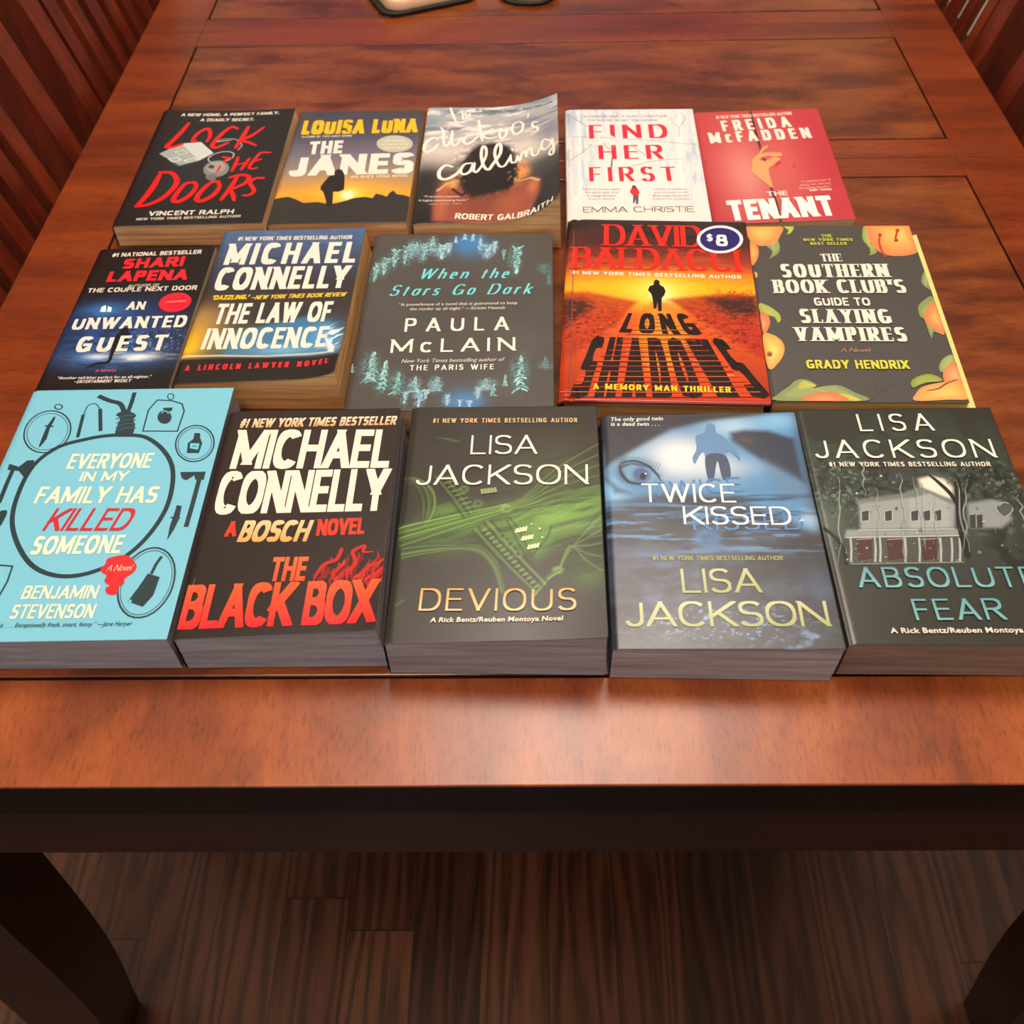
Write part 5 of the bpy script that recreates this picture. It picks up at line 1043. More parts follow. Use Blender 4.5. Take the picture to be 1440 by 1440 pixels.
["P",[[4.3,0.5],[5.4,7.6],[12.9,14.7],[19.8,21.9],[27.1,22],[33.1,16.6],[29.6,13],[46.9,16.7],[57.8,9.6],[64.7,0.9]],"#7e8c58",1,None],
["P",[[11.9,4.4],[12.8,9.4],[18.2,14.6],[23.2,19.8],[28.4,19.8],[32.7,15.9],[30.2,13.4],[42.7,16],[50.6,10.9],[55.6,4.6]],[0.264,0.319,0.115],1,None],
["S",[[17.9,16.4],[30.2,12.3],[61.3,2.1]],0.61,[0.384,0.434,0.183],0.6,0,1],
["P",[[19.9,13],[23.4,21.1],[28,19.3],[32.7,15.7],[27.2,13.4]],"#a8ac44",1,None],
["P",[[22.1,14.5],[24.6,20.3],[27.9,19],[31.3,16.5],[27.4,14.8]],[0.419,0.446,0.079],1,None],
["S",[[24,16.7],[26.3,16.5],[32.1,15.8]],0.6,[0.512,0.537,0.149],0.6,0,1],
["P",[[45.4,6.1],[51.6,7.8],[61.3,1.8],[55.2,0.5]],"#b4b044",1,None],
["P",[[48.1,6],[52.5,7.3],[59.5,2.9],[55.1,2]],[0.471,0.464,0.079],1,None],
["S",[[50.6,4.8],[53.4,4],[60.5,2]],0.6,[0.553,0.551,0.149],0.6,0,1],
["P",[[21.4,0.7],[27.6,6.8],[37.6,9.9],[45.6,7.8],[52.4,1.2]],[0.745,0.15,0.058],1,None],
["P",[[23.6,0.8],[28.8,6.1],[37.4,8.7],[44.3,6.9],[50,1.3]],[0.767,0.175,0.065],1,None],
["P",[[25.7,1],[30.1,5.4],[37.2,7.5],[42.9,6.1],[47.7,1.4]],[0.788,0.202,0.072],1,None],
["P",[[27.9,1.1],[31.4,4.6],[37.1,6.3],[41.6,5.2],[45.4,1.5]],[0.81,0.231,0.08],1,None],
["P",[[30.1,1.3],[32.7,3.9],[36.9,5.2],[40.3,4.3],[43.1,1.5]],[0.832,0.262,0.089],1,None],
["P",[[32.3,1.5],[34,3.2],[36.7,4],[38.9,3.4],[40.8,1.6]],[0.855,0.296,0.098],1,None],
["noise",70,1.6,0.8,0.5,0.66,0.7,"#201d1c",0.9,[80.8,11.5,13.1,8.9]],
["T","THE",61.5,193.8,70,194.3,4.34,"#b5b84a",0.2,0,"s",None,0.12],
["T","NEW YORK TIMES",46.2,189.1,85.9,189.2,3.58,"#b5b84a",0.22,0,"s",None,0.2],
["T","BEST SELLER",51.1,183.7,80.4,183.7,3.79,"#b5b84a",0.22,0,"s",None,0.2],
["T","THE",57,161.3,73.3,161.5,10.12,"#e2dacd",0.22,0,"f",None,0.12],
["T","SOUTHERN",23.2,140.8,107,141,17,"#e2dacd",0.25,0,"f",None,0.14],
["T","BOOK CLUB’S",14.9,121,116.2,121.2,16.46,"#e2dacd",0.25,0,"f",None,0.12],
["T","GUIDE TO",43.9,105.5,86.1,105.5,9.66,"#e2dacd",0.19,0,"s",None,0.14],
["T","SLAYING",30.9,85,98.4,84.6,16.31,"#e2dacd",0.25,0,"f",None,0.16],
["T","VAMPIRES",24.5,64.2,105.8,64,15.74,"#e2dacd",0.25,0,"f",None,0.16],
["T","A Novel",55.3,52.1,76,52.2,4.2,"#d08a70",0.1,0.3,"i",None,0.12],
["T","GRADY HENDRIX",28.7,33.9,101.2,33.8,9.28,"#c8c83c",0.2,0,"s",None,0.14],
 ],
 'blue':[
["fill","#74bcd4"],
["S",[[76.3,166.4],[92.6,164.4],[108.4,151.4],[118.9,133.1],[122.5,107.6],[119.3,86.8],[110.7,67.8],[98.4,55.2],[82.5,47.6],[66,47.2],[49.6,54.6],[35.5,70.2],[24.6,90.6],[20.9,113.3],[23.1,139],[34.9,155.9],[52.8,163.3],[66.3,166.2]],3.17,"#20343c",0,1,1],
["P",[[71.9,166.9],[70.5,174.9],[70.6,183],[66.9,186.2],[69,189.2],[74.7,190.1],[81.3,185.9],[80.4,181.8],[83.2,174.6],[82.5,165.6]],"#20343c",1,None],
["S",[[49.1,206],[58.6,200.9],[66.9,197.6],[72,189.2]],3.59,"#20343c",0,0,1],
["S",[[74.4,209.1],[74.8,198.5],[74.6,189.1]],3,"#20343c",0,0,1],
["S",[[68.2,182.2],[74.3,185.8],[81,185.2]],1.32,"#36505a",0.3,0,1],
["S",[[69.3,178.2],[75.3,181.7],[82,181.1]],1.31,"#36505a",0.3,0,1],
["S",[[70.3,174.1],[76.4,177.6],[83,177]],1.31,"#36505a",0.3,0,1],
["S",[[71.4,170.1],[77.4,173.5],[84,173]],1.3,"#36505a",0.3,0,1],
["S",[[34.8,181.8],[37.1,177.7],[38.7,173.2],[39.4,168.6],[39.4,164.3],[38.5,160.2],[36.8,156.8],[34.5,154],[31.6,152.1],[28.3,151.1],[24.7,151.1],[21.1,152.1],[17.5,154],[14.2,156.7],[11.3,160.2],[8.9,164.2],[7.3,168.6],[6.4,173.2],[6.3,177.6],[7.1,181.8],[8.7,185.4],[11,188.3],[14,190.4],[17.4,191.4],[21.1,191.4],[24.9,190.4],[28.6,188.4],[31.9,185.5]],1.03,"#20343c",0,1,0],
["S",[[33.3,180.4],[35.3,176.8],[36.7,172.9],[37.4,168.9],[37.3,165.1],[36.5,161.5],[35.1,158.5],[33.1,156.1],[30.6,154.4],[27.7,153.6],[24.5,153.6],[21.3,154.4],[18.2,156.1],[15.3,158.5],[12.8,161.6],[10.7,165.1],[9.3,168.9],[8.5,172.9],[8.4,176.8],[9.1,180.4],[10.5,183.6],[12.5,186.1],[15.1,187.9],[18.1,188.8],[21.3,188.8],[24.6,187.9],[27.8,186.1],[30.8,183.6]],0.44,"#20343c",0,1,0],
["S",[[26.2,195.3],[26.3,194.8],[26.2,194.2],[26,193.8],[25.7,193.4],[25.3,193.1],[24.8,192.9],[24.2,192.9],[23.6,192.9],[23,193.1],[22.4,193.5],[21.9,193.9],[21.4,194.3],[21.1,194.9],[20.8,195.4],[20.7,196],[20.8,196.5],[20.9,197],[21.2,197.4],[21.7,197.7],[22.2,197.9],[22.7,197.9],[23.4,197.8],[24,197.6],[24.6,197.3],[25.1,196.9],[25.6,196.4],[25.9,195.9]],0.89,"#20343c",0,1,0],
["P",[[23.3,186.1],[24.7,184.4],[23.8,173.9],[24.6,163.9],[22.1,155.8],[21.1,158.1],[20.9,170],[21.1,177]],"#20343c",0,None],
["S",[[19.3,176.8],[25.8,175.9]],1.17,"#20343c",0,0,1],
["S",[[43.5,187.3],[45.8,165]],2.36,"#20343c",0,0,0],
["S",[[54,192.7],[60.2,170.7]],2.66,"#20343c",0,0,0],
["S",[[43.8,187.7],[44.4,196],[49.1,198],[53.7,192.7]],0.74,"#20343c",0,0,1],
["S",[[89.8,170.1],[88.8,190.9],[92.7,200.9],[103.2,200],[111.3,196.7],[114.4,189.3],[114,169.5]],1.01,"#20343c",0,1,0],
["S",[[103.7,204.2],[103.8,203.6],[103.8,202.9],[103.7,202.4],[103.4,201.9],[103.1,201.6],[102.7,201.3],[102.2,201.3],[101.7,201.4],[101.2,201.6],[100.6,202],[100.2,202.4],[99.8,203],[99.5,203.7],[99.3,204.3],[99.2,205],[99.2,205.6],[99.3,206.2],[99.6,206.7],[99.9,207],[100.4,207.2],[100.8,207.3],[101.4,207.2],[101.9,207],[102.4,206.6],[102.8,206.1],[103.2,205.5],[103.5,204.9]],0.74,"#20343c",0,1,0],
["P",[[106.8,183.3],[107,181.8],[107,180.4],[106.6,179.2],[106.1,178.2],[105.3,177.4],[104.4,176.9],[103.3,176.8],[102.2,177],[101,177.5],[99.9,178.3],[98.9,179.4],[98,180.6],[97.3,182],[96.9,183.5],[96.6,184.9],[96.7,186.3],[97,187.6],[97.5,188.6],[98.3,189.4],[99.2,189.9],[100.3,190],[101.5,189.8],[102.6,189.3],[103.8,188.5],[104.8,187.4],[105.7,186.1],[106.4,184.7]],"#20343c",0,None],
["P",[[98.2,192.7],[105.5,193],[105.6,189.5],[101.4,188.5]],"#20343c",0,None],
["S",[[98.7,187.5],[101.2,189.6],[104,186.8]],0.73,"#63c4d0",0,0,1],
["S",[[139.3,165],[140.9,161.4],[141.8,157.5],[142.1,153.7],[141.7,150.1],[140.7,146.9],[139,144.2],[136.9,142.1],[134.3,140.9],[131.5,140.4],[128.6,140.8],[125.6,142],[122.8,144],[120.2,146.6],[118.1,149.8],[116.5,153.4],[115.4,157.2],[115.1,161],[115.4,164.7],[116.4,168],[118,170.9],[120.1,173],[122.7,174.3],[125.6,174.8],[128.7,174.4],[131.8,173.2],[134.6,171.1],[137.2,168.3]],1,"#20343c",0,1,0],
["S",[[138,164],[139.3,160.9],[140.1,157.6],[140.3,154.3],[140,151.2],[139.1,148.4],[137.6,146],[135.7,144.2],[133.5,143.1],[131.1,142.7],[128.5,143],[125.9,144],[123.5,145.7],[121.3,148],[119.4,150.7],[118,153.8],[117.1,157.1],[116.8,160.4],[117.1,163.6],[118,166.5],[119.4,168.9],[121.3,170.8],[123.6,172],[126.1,172.4],[128.8,172.1],[131.4,171],[133.9,169.2],[136.1,166.9]],0.43,"#20343c",0,1,0],
["P",[[125,148.5],[123.7,157.8],[126.7,161.7],[126.3,167.3],[130.3,167.2],[131.2,162.6],[133.7,157.6],[133.3,148.3]],"#20343c",0,None],
["P",[[126.2,152.9],[125.4,157.8],[131.9,157.3],[132.1,151.4]],"#63c4d0",0,None],
["S",[[127.5,154.8],[130.3,154.8]],0.71,"#20343c",0,0,1],
["P",[[6.7,135.6],[6.2,141.2],[13.5,138.2],[17.4,143.8],[22.2,144.3],[23.7,137.1],[21,127.8],[14.7,134.5]],"#20343c",0,None],
["S",[[10.4,139.2],[10.3,122.6],[10.8,106.5]],2.83,"#20343c",0,0,0],
["P",[[13.5,98.5],[18.5,99.6],[18.8,90.7],[17.2,86.5]],"#20343c",1,None],
["P",[[124.4,131.1],[141.4,131.1],[141.6,123.4],[137.8,125.3],[136.1,123.5],[134.5,128.1],[129.9,123.6],[126.7,125.5]],"#20343c",0,None],
["S",[[138.5,127.1],[138.6,101.9],[138.4,83.8]],3.04,"#20343c",0,0,0],
["P",[[128.5,102.2],[132,101.2],[132.5,89.9],[131.1,81.5],[128.7,73.2],[127.9,84.9],[128.4,93.5]],"#20343c",0,None],
["S",[[126.8,91.8],[133.1,91.3]],1.07,"#20343c",0,0,1],
["S",[[27.8,55.9],[36.6,54.9],[37.2,43.1],[35.7,32.4]],1.04,"#20343c",0,0,0],
["S",[[139.6,31.2],[138,26.2],[135.8,21.8],[133,18.5],[129.7,16.2],[126.1,15.2],[122.5,15.3],[118.8,16.7],[115.4,19.3],[112.3,22.9],[109.8,27.5],[108,32.7],[106.8,38.4],[106.5,44.3],[107.1,50],[108.5,55.4],[110.7,60],[113.6,63.7],[117,66.2],[120.7,67.4],[124.6,67.2],[128.4,65.6],[132,62.8],[135.1,58.8],[137.6,54],[139.3,48.5],[140.2,42.7],[140.3,36.8]],1.13,"#20343c",0,1,0],
["S",[[137.9,32.2],[136.5,27.5],[134.5,23.5],[131.9,20.3],[129,18.2],[125.8,17.2],[122.5,17.3],[119.2,18.5],[116.1,20.9],[113.4,24.2],[111.1,28.3],[109.5,33.1],[108.5,38.4],[108.3,43.7],[108.8,49],[110.1,54],[112.1,58.2],[114.7,61.6],[117.8,64],[121.1,65.1],[124.6,65],[128,63.6],[131.2,61.1],[134,57.5],[136.2,53.1],[137.7,48.1],[138.5,42.7],[138.6,37.4]],0.38,"#20343c",0,1,0],
["S",[[128.3,60.5],[126.2,54.6],[125,47.2]],1.94,"#20343c",0,0,0],
["P",[[122.8,47.5],[130.8,44.6],[130,31.2],[125.6,22.8],[115.5,27],[119.4,36.8]],"#20343c",0,None],
["P",[[118.1,27],[118.1,26.7],[118.1,26.4],[118,26.2],[117.9,26],[117.8,25.9],[117.6,25.8],[117.4,25.8],[117.1,25.8],[116.9,25.9],[116.7,26],[116.5,26.2],[116.3,26.5],[116.1,26.7],[116,27],[116,27.3],[116,27.5],[116.1,27.7],[116.2,27.9],[116.3,28.1],[116.5,28.2],[116.7,28.2],[117,28.2],[117.2,28.1],[117.4,27.9],[117.6,27.7],[117.8,27.5],[118,27.2]],"#63c4d0",0,None],
["T","EVERYONE",46.3,135.5,102.6,135.3,13.72,"#efe3c6",0.17,0.05,"s",None,0.12],
["T","IN MY",58.2,124.1,89.9,124.1,8.53,"#efe3c6",0.17,0.05,"s",None,0.12],
["T","FAMILY HAS",33.6,105.6,113.6,104.2,14.38,"#efe3c6",0.17,0.05,"s",None,0.12],
["T","KILLED",46.4,82.6,100.1,81.5,18.62,"#c0222e",0.14,0.2,"s",None,0.12],
["T","SOMEONE",44.2,63.5,101.1,63.6,14.55,"#efe3c6",0.17,0.05,"s",None,0.12],
["P",[[92.7,51.3],[94.5,55.3],[94.7,59.2],[100.6,61.5],[105.7,61.9],[110.3,58.9],[114.5,53.2],[113.5,48.5],[109.6,43.9],[110,40],[107.4,37.8],[107.9,33.2],[104.6,31.8],[101,33.3],[99.6,37.2],[101.5,38.7],[97.5,41.9],[97.5,46.5],[94.4,48.5]],"#cc2028",1,None],
["T","A Novel",96.3,49.7,111.5,50,4.77,"#efd8c0",0.1,0.25,"i",None,0.12],
["T","BENJAMIN",49.6,29.9,95.4,29.4,9.8,"#efe3c6",0.15,0.04,"s",None,0.12],
["T","STEVENSON",47.2,15.8,97.2,15.4,10.11,"#efe3c6",0.15,0.04,"s",None,0.12],
["T","loved it. . . . Exceptionally fresh, smart, funny.” —Jane Harper",34.8,9.7,122.1,9.5,3.2,"#22424c",0.005,0.2,"b",None,0.12],
 ],
 'blackbox':[
["fill","#2b2320"],
["blob",55.2,134,64.2,47.6,0,"#33211f",0.6,1],
["blob",10.8,34.1,29.4,36.9,0,"#1f1a17",0.7,1],
["T","#1 NEW YORK TIMES BESTSELLER",9,170.7,117.1,170.2,8.73,"#e8a064",0.22,0.12,"s","#f4dcc0",0.12],
["T","MICHAEL",9.2,132.6,115.7,129.5,36.11,"#e4dbcf",0.2,0,"s",None,0.05],
["T","CONNELLY",5.2,93.5,116.3,91.9,36.86,"#e4dbcf",0.2,0,"s",None,0.04],
["T","A",16.6,75,23.6,75,12.24,"#e83a24",0.22,0,"s",None,0.12],
["T","BOSCH",25.1,70.4,69.3,68.8,17.22,"#e8a052",0.21,0.13,"s","#f4c898",0.05],
["T","NOVEL",74.8,73.1,104.9,73.2,13.42,"#e83a24",0.22,0,"s",None,0.06],
["T","THE",50.3,38.9,72.2,38.3,18.38,"#e84a2a",0.22,0,"s","#f06a3a",0.06],
["S",[[104.5,34.7],[105.9,42],[109.3,47.5],[110.5,53.2]],2.37,"#9c1a1a",0.9,0,1],
["S",[[77.8,39.2],[78.5,43],[81.8,45.7],[82.4,48.5]],2.65,"#8c1518",0.9,0,1],
["S",[[93.6,33.8],[92.3,37.8],[95.4,40.5],[94.4,43.5]],1.57,"#b01c1c",0.9,0,1],
["S",[[94.3,41.7],[93.8,48.1],[96.9,52.8],[96.5,57.7]],2.42,"#8c1518",0.9,0,1],
["S",[[82.9,37.2],[81.5,39.3],[84.6,40.6],[83.5,42.2]],2.59,"#b01c1c",0.9,0,1],
["S",[[111.5,31.7],[110.5,35.1],[113.7,37.4],[113,40]],1.67,"#b01c1c",0.9,0,1],
["S",[[100.8,35.6],[102.5,39.3],[106.1,41.9],[107.6,44.6]],2.29,"#c62a22",0.9,0,1],
["S",[[89.7,39.8],[88.7,42.6],[91.9,44.5],[91.1,46.5]],1.28,"#6e1214",0.9,0,1],
["S",[[113,35.9],[113.8,41.2],[117.2,45],[117.9,49.1]],1.27,"#6e1214",0.9,0,1],
["S",[[112.9,37.1],[113.1,41.1],[116.4,43.9],[116.5,46.9]],2.32,"#8c1518",0.9,0,1],
["S",[[88.6,33.3],[88,38.8],[91.1,42.8],[90.6,47]],1.82,"#9c1a1a",0.9,0,1],
["S",[[111.4,38.6],[109.8,44.1],[112.7,48.1],[111.4,52.3]],1.25,"#b01c1c",0.9,0,1],
["S",[[104.8,32.2],[104.2,35.8],[107.3,38.3],[106.8,41]],2.5,"#c62a22",0.9,0,1],
["S",[[91.7,39.8],[92.8,44.2],[96.2,47.3],[97.1,50.6]],1.35,"#6e1214",0.9,0,1],
["S",[[114.3,42.3],[112.8,49.2],[115.7,54.2],[114.5,59.4]],1.73,"#9c1a1a",0.9,0,1],
["S",[[92.2,42.2],[93.2,45.6],[96.7,48],[97.4,50.5]],1.32,"#6e1214",0.9,0,1],
["S",[[90.6,34.8],[91.4,39.3],[94.8,42.6],[95.5,46]],1.67,"#c62a22",0.9,0,1],
["S",[[83.1,43.8],[83.2,48.8],[86.5,52.4],[86.6,56.2]],1.84,"#b01c1c",0.9,0,1],
["S",[[109.3,39],[110,42.9],[113.5,45.7],[114.1,48.7]],1.41,"#8c1518",0.9,0,1],
["S",[[112,38.9],[113.9,42.3],[117.7,44.7],[119.3,47.3]],2.09,"#b01c1c",0.9,0,1],
["S",[[104.9,34.1],[104.9,37.6],[108.2,40],[108.3,42.7]],1.41,"#c62a22",0.9,0,1],
["S",[[89.6,38.8],[90.8,44.8],[94.1,49.2],[95.1,53.8]],2.76,"#c62a22",0.9,0,1],
["S",[[119.4,34.2],[118.9,37.6],[122.1,39.9],[121.8,42.5]],1.93,"#b01c1c",0.9,0,1],
["S",[[82.1,34.9],[81.1,38.1],[84.2,40.3],[83.5,42.7]],2.69,"#6e1214",0.9,0,1],
["S",[[84.6,38.6],[84.9,42],[88.3,44.5],[88.6,47.1]],1.99,"#8c1518",0.9,0,1],
["S",[[111.8,33.8],[112.4,39.7],[115.7,44.1],[116.2,48.6]],2.4,"#6e1214",0.9,0,1],
["S",[[101.6,35.7],[100.6,43],[103.5,48.3],[102.8,53.9]],2.77,"#6e1214",0.9,0,1],
["S",[[118.9,38.4],[120.5,41.1],[124.2,43],[125.4,45.2]],1.94,"#6e1214",0.9,0,1],
["S",[[90.8,40.8],[91,44.1],[94.3,46.4],[94.5,48.9]],2.27,"#6e1214",0.9,0,1],
["S",[[92.2,36.5],[93.4,41.7],[96.8,45.6],[97.8,49.6]],1.74,"#b01c1c",0.9,0,1],
["S",[[115.4,34.5],[117,41.2],[120.5,46.2],[121.8,51.3]],2.01,"#9c1a1a",0.9,0,1],
["S",[[119.8,40],[121.3,43.4],[125,45.9],[126.2,48.5]],1.63,"#8c1518",0.9,0,1],
["S",[[108.8,34.5],[110,38],[113.6,40.5],[114.6,43.2]],2.11,"#c62a22",0.9,0,1],
["S",[[90.1,37.6],[89.2,43.2],[92.2,47.3],[91.6,51.5]],2.79,"#b01c1c",0.9,0,1],
["S",[[83.6,39.2],[82.8,43.1],[85.8,45.8],[85.2,48.7]],2.29,"#8c1518",0.9,0,1],
["S",[[120.9,30.7],[122.6,33.2],[126.3,35.1],[127.6,37.1]],1.34,"#b01c1c",0.9,0,1],
["S",[[98.1,37.3],[97.7,41.9],[100.8,45.2],[100.5,48.7]],2.25,"#8c1518",0.9,0,1],
["S",[[102.5,40.6],[100.5,48.6],[103.2,54.5],[101.6,60.7]],1.84,"#6e1214",0.9,0,1],
["S",[[115,32.5],[115.2,38],[118.5,42],[118.7,46.2]],2.73,"#9c1a1a",0.9,0,1],
["S",[[103.4,42.2],[102.8,48.3],[105.8,52.7],[105.4,57.4]],2.13,"#6e1214",0.9,0,1],
["S",[[112.8,37.9],[113.3,44.2],[116.6,48.9],[117.1,53.8]],1.77,"#b01c1c",0.9,0,1],
["S",[[83.4,39.9],[82.5,43.2],[85.7,45.4],[85,47.9]],1.39,"#8c1518",0.9,0,1],
["S",[[92.7,33.6],[91.7,35.8],[94.8,37.2],[94,38.9]],2.08,"#9c1a1a",0.9,0,1],
["S",[[100.3,39.7],[100.4,47.1],[103.5,52.5],[103.6,58.2]],1.87,"#b01c1c",0.9,0,1],
["S",[[98.5,38],[98,44.2],[101.1,48.7],[100.7,53.4]],2.57,"#b01c1c",0.9,0,1],
["S",[[102.8,40.4],[102.5,48.8],[105.5,55],[105.3,61.5]],1.85,"#6e1214",0.9,0,1],
["S",[[77.9,38.1],[82.3,49.5],[90,53.6],[92.6,62.5],[89.9,55.1]],2.57,"#b8241e",0.7,0,1],
["S",[[96.1,41.5],[102.2,50],[99.5,59.1],[106.2,63.3],[106,58.8],[112,58.5]],2.58,"#b8241e",0.7,0,1],
["S",[[104.9,35.3],[109.6,46.7],[115.2,49.3],[120.7,53.6]],2.56,"#b8241e",0.7,0,1],
["S",[[111,32],[116.9,43.3],[120.1,46]],2.56,"#b8241e",0.7,0,1],
["T","BLACK BOX",1.3,6.5,116.9,5.6,31.71,"#e02028",0.2,0,"s","#ee5a30",0.03],
["S",[[4.2,43.7],[4.6,35.8]],0.48,"#8a7a6a",0.4,0,1],
["S",[[-3,22.1],[-4,11.3]],0.34,"#6a5a4a",0.3,0,1],
 ],
 'devious':[
["fill","#332e28"],
["blob",101.7,123.9,33.9,27.4,0,"#4a5a2c",0.5,1],
["sp",[[3.9,83.4],[47.8,97.4],[68.1,102],[101.5,103],[128.8,116.3],[129,89],[101.2,73.3],[88.9,60.9],[63.6,83.8],[13.4,76.8]],"#4f7a2a",0.75,10],
["blob",96.3,91.3,25.2,11.8,0,"#77a83a",0.8,1],
["blob",31,97.7,15.4,8.5,0,"#5c8a34",0.7,1],
["blob",44.4,87.5,22.9,6.6,0,"#6a9638",0.6,1],
["blob",119,47.4,13.1,14.1,0,"#4a6a2c",0.7,1],
["blob",119.4,102.6,14,12.1,0,"#6a9638",0.6,1],
["blob",76.4,73.8,16.2,16.3,0,"#4f7c2c",0.6,1],
["blob",31.4,71.6,20,9.6,0,"#4a6c2a",0.6,1],
["noise",80,30,3,0.35,0.5,0.68,"#2c2a22",0.6,None],
["noise",81,16,2,0.35,0.58,0.72,"#86b04a",0.35,[95.1,89.7,44,20.3]],
["sl",[[2.7,83.5],[5,83.6],[8.3,83.7],[11.8,84],[14.7,84.8],[16.5,86.3],[18,88.2],[19.1,90.5],[20,92.9],[20.9,95.6],[21.6,98.5],[22.1,101.6],[22.1,104.6],[21.9,107.7],[21.3,110.8],[20.4,113.9],[19,116.7],[17.1,119.4],[14.7,121.9],[12,124.1],[9.3,125.7],[6.5,126.5],[3.4,126.8],[0.6,126.8],[-1.4,126.7]],1.15,"#6f9048",0.85,0.5],
["sl",[[2.7,83.5],[5,83.7],[8.4,83.9],[11.9,84.4],[14.6,85.3],[16.3,86.7],[17.4,88.5],[18.2,90.6],[18.9,93],[19.5,95.6],[20.1,98.5],[20.4,101.6],[20.3,104.7],[20,107.7],[19.4,110.9],[18.4,113.9],[17.1,116.8],[15.2,119.4],[12.9,121.9],[10.4,124.1],[8,125.7],[5.5,126.6],[2.7,126.8],[0.3,126.8],[-1.4,126.7]],1.15,"#3a4a26",0.85,0.5],
["sl",[[2.7,83.5],[5,83.8],[8.4,84.2],[11.9,84.8],[14.6,85.8],[16,87.2],[16.8,88.8],[17.3,90.8],[17.7,93],[18.2,95.6],[18.5,98.5],[18.7,101.6],[18.5,104.7],[18.1,107.8],[17.4,110.9],[16.4,114],[15.1,116.8],[13.3,119.4],[11.2,122],[8.9,124.1],[6.7,125.7],[4.4,126.6],[2.1,126.8],[0.1,126.8],[-1.4,126.7]],1.15,"#56703a",0.85,0.5],
["sl",[[2.7,83.5],[5,83.9],[8.5,84.5],[12,85.3],[14.5,86.3],[15.8,87.6],[16.3,89.1],[16.4,90.9],[16.6,93],[16.8,95.6],[17,98.5],[17,101.7],[16.7,104.8],[16.1,107.8],[15.4,111],[14.4,114],[13.1,116.8],[11.4,119.5],[9.4,122],[7.3,124.1],[5.4,125.8],[3.4,126.6],[1.5,126.8],[-0.2,126.8],[-1.4,126.7]],1.15,"#2c3420",0.85,0.5],
["sl",[[2.7,83.5],[5,84],[8.5,84.7],[12,85.7],[14.5,86.8],[15.5,88],[15.7,89.4],[15.5,91],[15.4,93],[15.4,95.6],[15.4,98.5],[15.2,101.7],[14.9,104.8],[14.2,107.9],[13.4,111],[12.4,114.1],[11.1,116.9],[9.6,119.5],[7.7,122],[5.8,124.2],[4,125.8],[2.4,126.6],[0.9,126.8],[-0.5,126.8],[-1.4,126.7]],1.15,"#4a5e34",0.85,0.5],
["sl",[[2.7,83.5],[5.1,84.1],[8.6,85],[12.1,86.1],[14.5,87.3],[15.3,88.5],[15.2,89.7],[14.7,91.2],[14.2,93.1],[14.1,95.6],[13.9,98.5],[13.5,101.7],[13,104.8],[12.3,107.9],[11.4,111],[10.4,114.1],[9.2,116.9],[7.7,119.6],[5.9,122.1],[4.2,124.2],[2.7,125.8],[1.4,126.6],[0.2,126.8],[-0.7,126.8],[-1.4,126.7]],1.15,"#2a2c20",0.85,0.5],
["sl",[[2.7,83.5],[5.1,84.2],[8.6,85.3],[12.1,86.5],[14.4,87.8],[15,88.9],[14.6,90],[13.8,91.3],[13.1,93.1],[12.7,95.6],[12.3,98.5],[11.8,101.7],[11.2,104.9],[10.4,107.9],[9.4,111.1],[8.4,114.1],[7.2,117],[5.8,119.6],[4.2,122.1],[2.6,124.2],[1.4,125.8],[0.4,126.6],[-0.4,126.8],[-1,126.8],[-1.4,126.7]],1.15,"#3a4a2a",0.85,0.5],
["sp",[[-2,118.8],[6.5,120.5],[11.2,111.7],[12.3,98.1],[8.5,89.9],[0.3,88.4]],"#2e2b24",0.9,3],
["sp",[[7,50.4],[27.4,56.9],[47.2,55.7],[61.1,44.7],[65.3,27],[58.7,14.3],[9,15.4]],"#302c26",0.85,4],
["sl",[[4.9,59.7],[7.7,60.4],[11.7,61.5],[16.2,62.7],[20.7,63.7],[25.3,64.6],[30.1,65.5],[34.9,66.2],[39.2,66.4],[43.2,66.2],[46.8,65.6],[50.1,64.6],[53.1,63],[55.7,60.6],[57.9,57.7],[59.8,54.3],[61.5,50.8],[63.2,46.5],[64.6,41.7],[65.7,37.3],[66.5,34.2]],1.12,"#2c3020",0.85,0.5],
["sl",[[4.8,61.1],[7.5,61.8],[11.5,62.8],[16.1,63.9],[20.7,64.8],[25.2,65.6],[30.1,66.3],[34.8,66.9],[39.2,67],[43.1,66.9],[46.7,66.4],[50,65.5],[53,63.9],[55.7,61.6],[58,58.7],[60.1,55.3],[61.9,51.7],[63.5,47.2],[64.9,42.1],[66.1,37.4],[66.9,34.2]],1.12,"#5a743c",0.85,0.5],
["sl",[[4.6,62.5],[7.4,63.1],[11.4,64.1],[16,65],[20.6,65.9],[25.2,66.5],[30,67.2],[34.8,67.6],[39.2,67.7],[43.1,67.5],[46.7,67.2],[50,66.3],[53,64.9],[55.7,62.6],[58.2,59.7],[60.3,56.3],[62.2,52.6],[63.9,48],[65.3,42.6],[66.5,37.6],[67.3,34.2]],1.13,"#38462a",0.85,0.5],
["sl",[[4.5,63.9],[7.3,64.5],[11.3,65.3],[15.9,66.2],[20.5,67],[25.1,67.5],[30,68],[34.8,68.3],[39.1,68.3],[43,68.2],[46.6,67.9],[49.9,67.2],[53,65.8],[55.8,63.6],[58.3,60.7],[60.6,57.3],[62.5,53.5],[64.3,48.7],[65.7,43],[66.8,37.8],[67.6,34.2]],1.13,"#6c8c46",0.85,0.5],
["sl",[[4.4,65.3],[7.2,65.8],[11.2,66.6],[15.8,67.4],[20.4,68.1],[25,68.5],[29.9,68.8],[34.7,69],[39.1,68.9],[43,68.8],[46.6,68.7],[49.8,68.1],[52.9,66.7],[55.8,64.6],[58.5,61.7],[60.8,58.3],[62.9,54.4],[64.6,49.4],[66.1,43.5],[67.2,38],[68,34.2]],1.13,"#46582e",0.85,0.5],
